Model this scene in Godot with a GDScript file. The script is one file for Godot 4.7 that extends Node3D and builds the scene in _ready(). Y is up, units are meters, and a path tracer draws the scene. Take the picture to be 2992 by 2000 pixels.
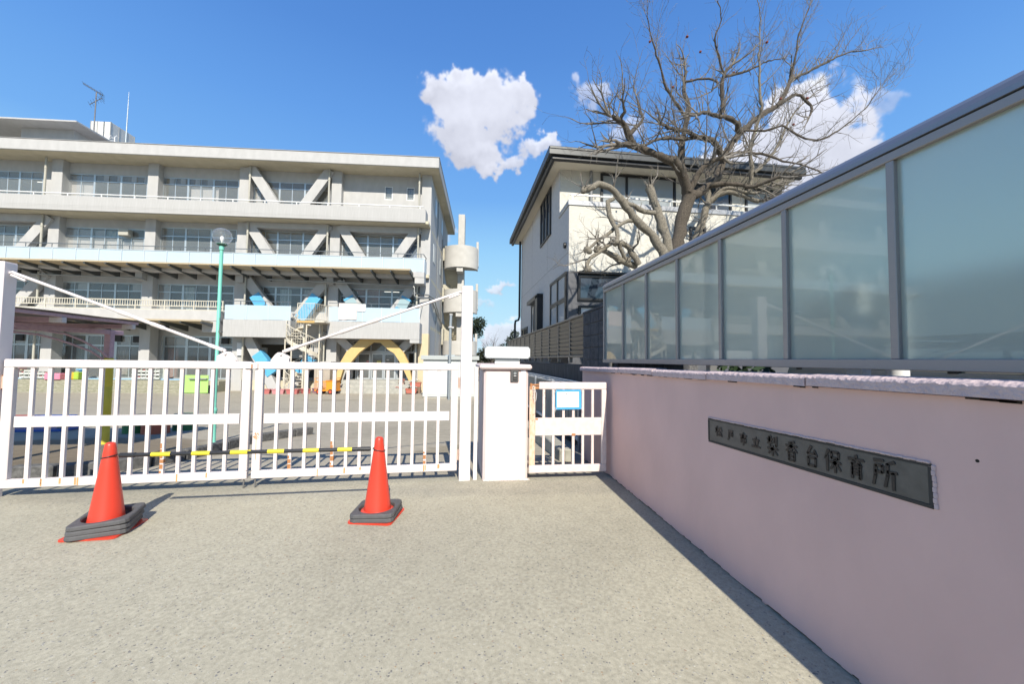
extends Node3D
# ---------------------------------------------------------------- helpers
var mats := {}
var names := {}
var rng := RandomNumberGenerator.new()
var smooth_id := 1
const BROT := -0.0635
const B0 := Vector3(-2.51, 0.0, -28.13)

func C(r: float, g: float, b: float) -> Color:
	return Color(r, g, b).linear_to_srgb()

func M(key: String, c: Color, rough := 0.7, metal := 0.0) -> StandardMaterial3D:
	if mats.has(key):
		return mats[key]
	var m := StandardMaterial3D.new()
	m.resource_name = key
	m.albedo_color = C(c.r, c.g, c.b)
	m.roughness = rough
	m.metallic = metal
	mats[key] = m
	return m

func noise_tex(freq: float, oct: int, seed_: int, c1 = null, c2 = null, size := 512, kind := FastNoiseLite.TYPE_SIMPLEX_SMOOTH, mid = null) -> NoiseTexture2D:
	var n := FastNoiseLite.new()
	n.noise_type = kind
	n.frequency = freq
	n.fractal_octaves = oct
	n.seed = seed_
	var t := NoiseTexture2D.new()
	t.width = size
	t.height = size
	t.seamless = true
	t.noise = n
	if c1 != null:
		var g := Gradient.new()
		g.set_color(0, C(c1.r, c1.g, c1.b))
		g.set_color(1, C(c2.r, c2.g, c2.b))
		if mid != null:
			g.add_point(0.5, C(mid.r, mid.g, mid.b))
		t.color_ramp = g
	return t

# a surface whose colour wanders between two real colours, with fine relief
func N(key: String, c1: Color, c2: Color, scale: float, rough := 0.8, bump := 0.0, freq := 0.012, oct := 5, metal := 0.0, stretch := Vector3.ONE) -> StandardMaterial3D:
	if mats.has(key):
		return mats[key]
	var m := StandardMaterial3D.new()
	m.resource_name = key
	var s: int = hash(key) % 1000
	m.albedo_texture = noise_tex(freq, oct, s, c1, c2)
	m.uv1_triplanar = true
	m.uv1_world_triplanar = true
	m.uv1_scale = stretch * scale
	m.roughness = rough
	m.metallic = metal
	if bump > 0.0:
		m.heightmap_enabled = true
		m.heightmap_texture = noise_tex(freq * 3.0, 4, s + 7)
		m.heightmap_scale = bump
	mats[key] = m
	return m

func numbered(called: String) -> String:
	var k: int = names.get(called, 0)
	names[called] = k + 1
	return called if k == 0 else "%s_%03d" % [called, k]

func tag(o: Node3D, label: String, category: String, group := "", kind := "") -> Node3D:
	if label:
		o.set_meta("label", label)
	if category:
		o.set_meta("category", category)
	if group:
		o.set_meta("group", group)
	if kind:
		o.set_meta("kind", kind)
	return o

func thing(called: String, label: String, category: String, at := Vector3.ZERO, turn := 0.0, group := "") -> Node3D:
	var o := Node3D.new()
	o.name = numbered(called)
	add_child(o)
	o.position = at
	o.rotation.y = turn
	return tag(o, label, category, group)

func put(called: String, st: SurfaceTool, m: Material, parent: Node = null, label := "") -> MeshInstance3D:
	st.generate_normals()
	var o := MeshInstance3D.new()
	o.mesh = st.commit()
	o.material_override = m
	if parent == null:
		o.name = numbered(called)
		add_child(o)
	else:
		o.name = called
		parent.add_child(o, true)
	if label:
		o.set_meta("label", label)
	return o

func share(called: String, mesh: Mesh, m: Material, parent: Node, at: Vector3, turn := 0.0) -> MeshInstance3D:
	var o := MeshInstance3D.new()
	o.mesh = mesh
	o.material_override = m
	o.name = called
	o.position = at
	o.rotation.y = turn
	parent.add_child(o, true)
	return o

func dup(o: Node3D, label: String, at: Vector3, turn := 0.0) -> Node3D:
	var c: Node3D = o.duplicate()
	c.name = numbered(String(o.name).rstrip("0123456789_"))
	add_child(c)
	c.position = at
	c.rotation.y = turn
	c.set_meta("label", label)
	return c

func stool() -> SurfaceTool:
	var st := SurfaceTool.new()
	st.begin(Mesh.PRIMITIVE_TRIANGLES)
	st.set_smooth_group(-1)
	return st

func tri(st: SurfaceTool, p: Vector3, q: Vector3, r: Vector3, out: Vector3) -> void:
	st.add_vertex(p)
	if (r - p).cross(q - p).dot(out) >= 0.0:
		st.add_vertex(q)
		st.add_vertex(r)
	else:
		st.add_vertex(r)
		st.add_vertex(q)

func quad(st: SurfaceTool, p: Vector3, q: Vector3, r: Vector3, s: Vector3, out: Vector3) -> void:
	tri(st, p, q, r, out)
	tri(st, p, r, s, out)

# a box with chamfered edges: centre, size
func box(st: SurfaceTool, c: Vector3, s: Vector3, bev := 0.0, B := Basis.IDENTITY) -> void:
	var h := s * 0.5
	var b: float = min(bev, min(h.x, min(h.y, h.z)) * 0.9)
	for i in 3:
		var j := (i + 1) % 3
		var k := (i + 2) % 3
		for sg in [-1.0, 1.0]:
			var pts := []
			for q in [[-1, -1], [1, -1], [1, 1], [-1, 1]]:
				var v := Vector3.ZERO
				v[i] = sg * h[i]
				v[j] = q[0] * (h[j] - b)
				v[k] = q[1] * (h[k] - b)
				pts.append(c + B * v)
			var n := Vector3.ZERO
			n[i] = sg
			quad(st, pts[0], pts[1], pts[2], pts[3], B * n)
		if b > 0.0:
			for sj in [-1.0, 1.0]:
				for sk in [-1.0, 1.0]:
					var a0 := Vector3.ZERO
					a0[j] = sj * h[j]
					a0[k] = sk * (h[k] - b)
					var a1 := Vector3.ZERO
					a1[j] = sj * (h[j] - b)
					a1[k] = sk * h[k]
					var e := Vector3.ZERO
					e[i] = h[i] - b
					var n2 := Vector3.ZERO
					n2[j] = sj
					n2[k] = sk
					quad(st, c + B * (a0 - e), c + B * (a0 + e), c + B * (a1 + e), c + B * (a1 - e), B * n2)
	if b > 0.0:
		for sx in [-1.0, 1.0]:
			for sy in [-1.0, 1.0]:
				for sz in [-1.0, 1.0]:
					var g := Vector3(sx, sy, sz)
					var hb := h - Vector3(b, b, b)
					tri(st, c + B * (g * Vector3(h.x, hb.y, hb.z)), c + B * (g * Vector3(hb.x, h.y, hb.z)), c + B * (g * Vector3(hb.x, hb.y, h.z)), B * g)

# box given by its low and high corners
func bx(st: SurfaceTool, lo: Vector3, hi: Vector3, bev := 0.0) -> void:
	box(st, (lo + hi) * 0.5, (hi - lo).abs(), bev)

# a square bar between two points
func bar(st: SurfaceTool, a: Vector3, b: Vector3, w: float, d: float, bev := 0.0, side := Vector3.ZERO) -> void:
	var y := (b - a).normalized()
	var x := side if side != Vector3.ZERO else (Vector3.UP.cross(y) if abs(y.y) < 0.95 else Vector3.RIGHT)
	x = (x - y * x.dot(y)).normalized()
	var z := x.cross(y)
	box(st, (a + b) * 0.5, Vector3(w, a.distance_to(b), d), bev, Basis(x, y, z))

func tube(st: SurfaceTool, pts: Array, radii: Array, sides := 8, cap := true) -> void:
	var n := pts.size()
	smooth_id += 1
	var prev := []
	var x := Vector3.ZERO
	for i in n:
		var d: Vector3 = (pts[min(i + 1, n - 1)] - pts[max(i - 1, 0)]).normalized()
		if x == Vector3.ZERO:
			x = (Vector3.UP if abs(d.y) < 0.9 else Vector3.RIGHT).cross(d).normalized()
		x = (x - d * x.dot(d)).normalized()
		var z := d.cross(x)
		var ring := []
		for k in sides:
			var a := TAU * k / sides
			ring.append(pts[i] + (x * cos(a) + z * sin(a)) * radii[i])
		if i > 0:
			st.set_smooth_group(smooth_id)
			for k in sides:
				var k2 := (k + 1) % sides
				quad(st, prev[k], prev[k2], ring[k2], ring[k], (prev[k] + ring[k2]) * 0.5 - (pts[i - 1] + pts[i]) * 0.5)
		if cap and (i == 0 or i == n - 1):
			st.set_smooth_group(-1)
			for k in range(1, sides - 1):
				tri(st, ring[0], ring[k], ring[k + 1], -d if i == 0 else d)
		prev = ring
	st.set_smooth_group(-1)

func rod(st: SurfaceTool, a: Vector3, b: Vector3, r: float, sides := 10) -> void:
	tube(st, [a, b], [r, r], sides)

# profile of [radius, height] turned about an axis through c
func lathe(st: SurfaceTool, c: Vector3, prof: Array, sides := 24, B := Basis.IDENTITY, sharp := false, a0 := 0.0, a1 := TAU) -> void:
	smooth_id += 1
	st.set_smooth_group(-1 if sharp else smooth_id)
	for i in prof.size() - 1:
		var p = prof[i]
		var q = prof[i + 1]
		if not sharp and i > 0 and abs((Vector2(p[0] - prof[i - 1][0], p[1] - prof[i - 1][1])).angle_to(Vector2(q[0] - p[0], q[1] - p[1]))) > 0.7:
			smooth_id += 1
			st.set_smooth_group(smooth_id)
		var e := Vector2(q[0] - p[0], q[1] - p[1])
		for k in sides:
			var u := a0 + (a1 - a0) * k / sides
			var v := a0 + (a1 - a0) * (k + 1) / sides
			var du := Vector3(cos(u), 0, sin(u))
			var dv := Vector3(cos(v), 0, sin(v))
			var out := (du + dv).normalized() * e.y + Vector3(0, -e.x, 0)
			var pa: Vector3 = c + B * (du * p[0] + Vector3(0, p[1], 0))
			var pb: Vector3 = c + B * (dv * p[0] + Vector3(0, p[1], 0))
			var qa: Vector3 = c + B * (du * q[0] + Vector3(0, q[1], 0))
			var qb: Vector3 = c + B * (dv * q[0] + Vector3(0, q[1], 0))
			if p[0] > 0.0001:
				tri(st, pa, pb, qb, B * out)
			if q[0] > 0.0001:
				tri(st, pa, qb, qa, B * out)
	st.set_smooth_group(-1)

# a flat outline in the local xy plane, given depth along local z (from 0 to -depth)
func prism(st: SurfaceTool, poly: Array, at: Vector3, depth: float, B := Basis.IDENTITY) -> void:
	var pk := PackedVector2Array(poly)
	var idx := Geometry2D.triangulate_polygon(pk)
	var f := func(p: Vector2, z: float) -> Vector3: return at + B * Vector3(p.x, p.y, z)
	for i in range(0, idx.size(), 3):
		tri(st, f.call(pk[idx[i]], 0.0), f.call(pk[idx[i + 1]], 0.0), f.call(pk[idx[i + 2]], 0.0), B.z)
		tri(st, f.call(pk[idx[i]], -depth), f.call(pk[idx[i + 1]], -depth), f.call(pk[idx[i + 2]], -depth), -B.z)
	var cw := Geometry2D.is_polygon_clockwise(pk)
	for i in pk.size():
		var a := pk[i]
		var b := pk[(i + 1) % pk.size()]
		var o := Vector2(b.y - a.y, a.x - b.x) * (-1.0 if cw else 1.0)
		quad(st, f.call(a, 0.0), f.call(b, 0.0), f.call(b, -depth), f.call(a, -depth), B * Vector3(o.x, o.y, 0))

func bw(u: float, y: float, r: float) -> Vector3:   # school building's own axes -> world
	return B0 + Basis(Vector3.UP, BROT) * Vector3(u, y, -r)

func gy(z: float) -> float:   # height of the ground
	if z > -4.7:
		return -0.02 * (z + 4.7)
	var k := [[-4.7, 0.0], [-8.0, -0.18], [-14.0, -0.54], [-20.0, -0.86], [-24.5, -1.0]]
	for i in 4:
		if z > k[i + 1][0]:
			return lerp(float(k[i][1]), float(k[i + 1][1]), (z - k[i][0]) / (k[i + 1][0] - k[i][0]))
	return -1.0

func ground_sheet(called: String, xs: Array, zs: Array, lift: float, m: Material, tint: Callable, flat := -99.0) -> void:
	var st := SurfaceTool.new()
	st.begin(Mesh.PRIMITIVE_TRIANGLES)
	for i in xs.size():
		for j in zs.size():
			st.set_color(tint.call(xs[i], zs[j]))
			st.set_normal(Vector3.UP)
			st.add_vertex(Vector3(xs[i], (gy(zs[j]) if flat < -50.0 else flat) + lift, zs[j]))
	var w := zs.size()
	for i in xs.size() - 1:
		for j in zs.size() - 1:
			var a := i * w + j
			for k in [a, a + w, a + 1, a + 1, a + w, a + w + 1]:
				st.add_index(k)
	st.generate_normals()
	var o := MeshInstance3D.new()
	o.mesh = st.commit()
	o.material_override = m
	o.name = numbered(called)
	add_child(o)
	tag(o, "", "", "", "structure")

func steps(a: float, b: float, d: float) -> Array:
	var r := []
	var n: int = max(1, roundi(abs(b - a) / d))
	for i in n + 1:
		r.append(a + (b - a) * i / n)
	return r

const CLOUDS := [
	[1.00, [[-1.0, 33.9, 4.0, 2.2], [3.9, 34.2, 3.9, 2.4], [-4.1, 34.4, 1.5, 1.2], [-0.5, 35.6, 1.1, 0.9], [4.1, 35.7, 1.4, 0.9], [8.4, 34.3, 2.1, 1.6], [9.6, 32.3, 1.5, 1.2], [-0.9, 30.9, 4.0, 2.3], [3.2, 31.1, 5.1, 2.3], [0.1, 28.1, 3.1, 1.7], [3.3, 27.4, 3.2, 1.5], [4.0, 25.6, 1.5, 0.9], [8.9, 35.6, 0.7, 0.5]]],
	[0.90, [[10.3, 28.9, 1.8, 0.9], [8.2, 27.2, 2.4, 1.0], [12.4, 28.6, 1.8, 0.9], [13.6, 29.1, 0.7, 0.6], [6.3, 26.4, 2.0, 0.7]]],
	[0.55, [[19.0, 33.6, 2.2, 2.0], [23.9, 30.4, 2.9, 1.6], [18.1, 34.8, 1.9, 1.1]]],
	[0.98, [[45.8, 26.1, 4.1, 2.9], [41.6, 25.0, 4.6, 3.1], [37.9, 23.6, 5.0, 2.8], [46.5, 22.0, 3.3, 2.6], [43.8, 28.9, 2.4, 1.6], [48.8, 23.1, 1.8, 2.1], [32.8, 22.5, 3.1, 2.0], [41.9, 20.3, 6.4, 2.8]]],
	[0.35, [[51.7, 26.0, 1.3, 0.8], [50.8, 25.8, 0.8, 0.7], [47.7, 30.4, 0.5, 0.5]]],
	[0.75, [[5.5, 10.4, 1.4, 0.6], [5.0, 10.0, 1.9, 0.3]]],
	[0.75, [[6.4, 3.7, 2.8, 1.6], [4.8, 2.5, 3.1, 1.1], [8.3, 5.0, 2.5, 1.0]]],
	[0.40, [[-2.0, 16.9, 1.0, 1.3], [2.3, 7.6, 1.9, 0.6], [0.5, 2.7, 3.7, 1.2]]],
]


# ---------------------------------------------------------------- sky
var blobs := [
	# azimuth, elevation, half width, half height (degrees), strength
]

func cloud_dir(az: float, el: float) -> Vector3:
	return Vector3(sin(deg_to_rad(az)) * cos(deg_to_rad(el)), sin(deg_to_rad(el)), -cos(deg_to_rad(az)) * cos(deg_to_rad(el)))

func sky_texture(gain: float) -> ImageTexture:
	var W := 3072
	var H := 1536
	var im := Image.create(W, H, false, Image.FORMAT_RGBF)
	var keys := [[-90, 0.42, 0.42, 0.40], [-0.5, 0.50, 0.56, 0.60], [0.0, 0.66, 0.86, 0.98], [4, 0.56, 0.84, 1.0], [9, 0.45, 0.77, 0.99], [15, 0.33, 0.65, 0.98], [22, 0.185, 0.445, 0.90], [30, 0.135, 0.355, 0.82], [38, 0.10, 0.28, 0.715], [46, 0.08, 0.235, 0.64], [60, 0.06, 0.185, 0.55], [90, 0.045, 0.15, 0.48]]
	var rows := []
	for y in H:
		var el := 90.0 - (y + 0.5) * 180.0 / H
		var c := Color(0, 0, 0)
		for i in keys.size() - 1:
			if el >= keys[i][0] and el <= keys[i + 1][0]:
				var t: float = (el - keys[i][0]) / (keys[i + 1][0] - keys[i][0])
				c = Color(lerp(float(keys[i][1]), float(keys[i + 1][1]), t), lerp(float(keys[i][2]), float(keys[i + 1][2]), t), lerp(float(keys[i][3]), float(keys[i + 1][3]), t))
		c = Color(c.r * gain, c.g * gain, c.b * gain)
		rows.append(c)
		im.fill_rect(Rect2i(0, y, W, 1), c)
	var fn := FastNoiseLite.new()
	fn.seed = 11
	fn.frequency = 9.0
	fn.fractal_octaves = 6
	fn.fractal_gain = 0.55
	var fn2 := FastNoiseLite.new()
	fn2.seed = 5
	fn2.frequency = 4.0
	fn2.fractal_octaves = 3
	var groups := []
	for g0 in CLOUDS:
		var g1 := []
		for b in g0[1]:
			g1.append([b[0], b[1], b[2] * 1.1, b[3] * 1.1])
		groups.append([g0[0], g1])
	# the same kind of small fair-weather clouds all round the rest of the sky
	rng.seed = 99
	for i in 16:
		var az := 75.0 + i * 14.0 + rng.randf_range(-5, 5)
		var el := rng.randf_range(4, 40)
		var g := []
		for k in rng.randi_range(3, 6):
			g.append([az + rng.randf_range(-5, 5), el + rng.randf_range(-2, 2.5), rng.randf_range(1.5, 5), rng.randf_range(1, 3)])
		groups.append([rng.randf_range(0.5, 1.0), g])
	for gr in groups:
		var dens: float = gr[0]
		var lo := Vector2(999, 99)
		var hi := Vector2(-999, -99)
		for b in gr[1]:
			lo = Vector2(min(lo.x, b[0] - b[2] * 1.9), min(lo.y, b[1] - b[3] * 1.9))
			hi = Vector2(max(hi.x, b[0] + b[2] * 1.9), max(hi.y, b[1] + b[3] * 1.9))
		var x0 := int((lo.x + 180.0) / 360.0 * W)
		var x1 := int((hi.x + 180.0) / 360.0 * W)
		var y0: int = max(0, int((90.0 - hi.y) / 180.0 * H))
		var y1: int = min(H / 2, int((90.0 - lo.y) / 180.0 * H))
		for y in range(y0, y1):
			var el := 90.0 - (y + 0.5) * 180.0 / H
			for x in range(x0, x1):
				var az := (x + 0.5) * 360.0 / W - 180.0
				var d := cloud_dir(az, el)
				var w1 := fn.get_noise_3dv(d * 2.2 + Vector3(3, 1, 2))
				var w2 := fn.get_noise_3dv(d * 2.2 + Vector3(7, 9, 4))
				var f := 0.0
				var shade := 0.0
				var tot := 0.0001
				for b in gr[1]:
					var p := Vector2((az + w1 * 2.2 - b[0]) / b[2], (el + w2 * 2.0 - b[1]) / b[3])
					var g: float = exp(-p.length_squared() * 1.3)
					f += g
					shade += g * p.y
					tot += g
				var nz := fn.get_noise_3dv(d * 3.0)
				var v: float = smoothstep(0.26, 0.74, f * (1.0 + 0.85 * nz) + nz * 0.14) * dens
				if v > 0.003:
					var sh: float = clamp(0.80 + 0.22 * shade / tot + 0.10 * fn2.get_noise_3dv(d * 2.0) + 0.05 * nz, 0.62, 1.0)
					var base: Color = im.get_pixel(posmod(x + W / 2, W), y)
					var white := Color(0.97 * sh, 1.0 * sh, 1.07 * min(1.0, sh + 0.05)) * gain
					im.set_pixel(posmod(x + W / 2, W), y, base.lerp(white, clamp(v, 0.0, 0.97)))
	return ImageTexture.create_from_image(im)

# ---------------------------------------------------------------- ground textures
func concrete_material() -> StandardMaterial3D:
	var S := 1024
	var im := Image.create(S, S, true, Image.FORMAT_RGB8)
	var hm := Image.create(S, S, true, Image.FORMAT_L8)
	rng.seed = 4
	var n := FastNoiseLite.new()
	n.frequency = 0.05
	n.fractal_octaves = 4
	var n2 := FastNoiseLite.new()
	n2.frequency = 0.01
	n2.seed = 3
	var base := []
	for y in S:
		for x in S:
			# blended with its own shifted copy near the edges, so that it repeats without a seam
			var v := n.get_noise_2d(x, y)
			var big := n2.get_noise_2d(x, y)
			var ex: float = clamp((x - S + 160) / 160.0, 0.0, 1.0)
			var ey: float = clamp((y - S + 160) / 160.0, 0.0, 1.0)
			if ex > 0.0:
				v = lerp(v, n.get_noise_2d(x - S, y), ex)
				big = lerp(big, n2.get_noise_2d(x - S, y), ex)
			if ey > 0.0:
				v = lerp(v, n.get_noise_2d(x, y - S), ey)
				big = lerp(big, n2.get_noise_2d(x, y - S), ey)
			var k := 0.36 + v * 0.085 + big * 0.035 + rng.randf_range(-0.055, 0.055)
			im.set_pixel(x, y, C(k * 1.06, k, k * 0.78))
			hm.set_pixel(x, y, Color(0.5 + v * 0.2, 0, 0))
	# exposed pebbles
	for i in 11500:
		var big := rng.randf() < 0.22
		var a := rng.randf_range(1.8, 3.4) if big else rng.randf_range(0.7, 1.5)
		var b := a * rng.randf_range(0.5, 0.95)
		var t := rng.randf() * TAU
		var cx := rng.randi_range(0, S - 1)
		var cy := rng.randi_range(0, S - 1)
		var pick := rng.randf()
		var k := rng.randf_range(0.10, 0.24)
		var c := Color(k, k, k * 1.02)
		if pick > 0.55:
			k = rng.randf_range(0.33, 0.5)
			c = Color(k * 1.02, k, k * 0.86)
		if pick > 0.9:
			c = Color(0.33, 0.24, 0.15) if pick > 0.94 else Color(0.27, 0.19, 0.14)
		var cs := C(c.r, c.g, c.b)
		var rr := int(a) + 1
		for dy in range(-rr, rr + 1):
			for dx in range(-rr, rr + 1):
				var p := Vector2(dx, dy).rotated(t)
				var q := Vector2(p.x / a, p.y / b).length()
				if q < 1.0:
					var px := posmod(cx + dx, S)
					var py := posmod(cy + dy, S)
					im.set_pixel(px, py, im.get_pixel(px, py).lerp(cs, 0.7 if big else 0.5))
					hm.set_pixel(px, py, Color(0.5 + 0.35 * (1.0 - q * q), 0, 0))
	im.generate_mipmaps()
	hm.generate_mipmaps()
	var m := StandardMaterial3D.new()
	m.resource_name = "exposed_aggregate_concrete"
	m.albedo_texture = ImageTexture.create_from_image(im)
	m.uv1_triplanar = true
	m.uv1_world_triplanar = true
	m.uv1_scale = Vector3.ONE / 1.9
	m.roughness = 0.92
	m.metallic_specular = 0.25
	m.heightmap_enabled = true
	m.heightmap_texture = ImageTexture.create_from_image(hm)
	m.heightmap_scale = 0.35
	m.vertex_color_use_as_albedo = true
	return m

# ---------------------------------------------------------------- brush writing
const GLYPHS := {
	"matsu": "5,30 45,28;26,5 26,95;25,32 5,65;28,40 45,55;66,15 50,45;74,12 92,42;70,50 52,85 86,80;80,65 92,92",
	"to": "20,15 80,13;30,32 75,30 75,55;30,55 75,55;30,32 28,65 12,95",
	"shi": "50,3 52,18;10,24 90,22;24,40 24,78;24,40 77,39 77,72 70,74;50,22 50,97",
	"ritsu": "50,4 52,20;18,28 82,26;34,40 40,75;68,38 60,78;8,85 92,83",
	"nashi": "40,4 18,10;8,20 48,18;28,8 28,52;27,22 8,42;30,24 46,38;62,8 62,34;82,3 82,48 74,45;8,64 92,62;50,50 50,98;47,64 15,90;53,64 88,90",
	"ka": "72,4 30,12;10,26 90,24;50,10 50,50;46,27 12,52;54,27 90,52;30,56 30,96;30,56 71,55 71,96;31,75 70,75;31,94 70,94",
	"dai": "48,4 22,40 75,36;66,22 86,46;25,56 27,95;25,56 76,55 74,95;27,92 74,92",
	"ho": "28,3 6,45;20,30 20,97;44,10 45,38;44,10 86,9 84,38;45,36 84,36;36,54 96,52;65,40 65,97;62,55 38,84;68,55 95,84",
	"iku": "50,2 52,14;8,20 92,18;40,24 26,40 74,38;62,28 80,44;28,50 26,97;28,50 72,49 72,94 64,92;29,64 71,64;28,78 71,78",
	"sho": "8,10 46,6;14,26 42,24 41,48;14,47 41,47;14,26 12,60 3,92;88,5 60,16;62,14 60,55 50,92;62,42 97,40;82,42 82,97",
	"o": "10,28 60,26;35,8 35,80 20,85 14,72 40,52 66,58 66,80 52,88;70,18 88,34",
	"shiru": "24,4 12,30;18,20 48,19;6,44 52,42;30,20 28,55 6,92;32,55 50,85;62,26 62,86;62,26 92,25 92,86;62,82 92,82",
	"ra": "40,6 60,18;30,26 26,62 50,46 76,56 72,82 40,94",
	"se": "6,42 94,38;70,10 70,62 58,60;30,18 30,80 44,90 80,88",
}

func strokes(key: String) -> Array:
	var r := []
	for s in String(GLYPHS[key]).split(";"):
		var line := []
		for p in s.split(" "):
			var v := p.split(",")
			line.append(Vector2(float(v[0]), float(v[1])) / 100.0)
		r.append(line)
	return r

# brush strokes as raised ribbons, in the xy plane of B, the glyph's top left corner at `at`
func brush(st: SurfaceTool, key: String, at: Vector3, w: float, h: float, thick: float, B: Basis) -> void:
	for line in strokes(key):
		for i in line.size() - 1:
			var a := Vector3(line[i].x * w, -line[i].y * h, 0)
			var b := Vector3(line[i + 1].x * w, -line[i + 1].y * h, 0)
			var d := (b - a).normalized()
			var s := Vector3(-d.y, d.x, 0)
			var wa := thick * (0.62 if i == 0 else 0.5)
			var wb := thick * (0.36 if i == line.size() - 2 and line.size() == 2 and abs(d.y) > 0.4 and abs(d.x) > 0.25 else 0.5)
			var top := [a - d * thick * 0.3 + s * wa * 0.7, a + s * wa, b + s * wb, b + d * thick * 0.3 - s * wb * 0.4, b - s * wb, a - s * wa]
			var up := Vector3(0, 0, 0.004)
			for k in range(1, 5):
				tri(st, at + B * (top[0] + up), at + B * (top[k] + up), at + B * (top[k + 1] + up), B.z)
			for k in 6:
				var p: Vector3 = top[k]
				var q: Vector3 = top[(k + 1) % 6]
				quad(st, at + B * (p + up), at + B * (q + up), at + B * q, at + B * p, B * ((p + q) * 0.5 - (a + b) * 0.5))

func draw_line(im: Image, a: Vector2, b: Vector2, w: float, c: Color) -> void:
	var n := int(a.distance_to(b) * 2.0) + 1
	for i in n + 1:
		var p := a.lerp(b, float(i) / n)
		im.fill_rect(Rect2i(int(p.x - w * 0.5), int(p.y - w * 0.5), max(1, int(w)), max(1, int(w))), c)

func notice_texture() -> ImageTexture:
	var im := Image.create(384, 264, true, Image.FORMAT_RGB8)
	im.fill(C(0.82, 0.84, 0.86))
	var ink := C(0.05, 0.05, 0.06)
	var x := 128.0
	for k in ["o", "shiru", "ra", "se"]:
		for line in strokes(k):
			for i in line.size() - 1:
				draw_line(im, Vector2(x, 22) + line[i] * 26.0, Vector2(x, 22) + line[i + 1] * 26.0, 3.0, ink)
		x += 32.0
	# the small print is too far away to read: rows of short strokes
	rng.seed = 12
	for row in [[58, 56, 360, 0], [82, 30, 130, 0], [112, 56, 350, 0], [140, 30, 355, 0], [168, 30, 250, 1], [196, 56, 230, 0]]:
		var px: float = row[1]
		while px < row[2]:
			var c := C(0.6, 0.06, 0.08) if row[3] == 1 else ink
			for k in 3:
				var a := Vector2(px + rng.randf_range(0, 8), row[0] + rng.randf_range(0, 10))
				draw_line(im, a, a + (Vector2(6, 0) if rng.randf() < 0.5 else Vector2(0, 6)), 1.4, c)
			px += 12.0
	im.generate_mipmaps()
	return ImageTexture.create_from_image(im)


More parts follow.
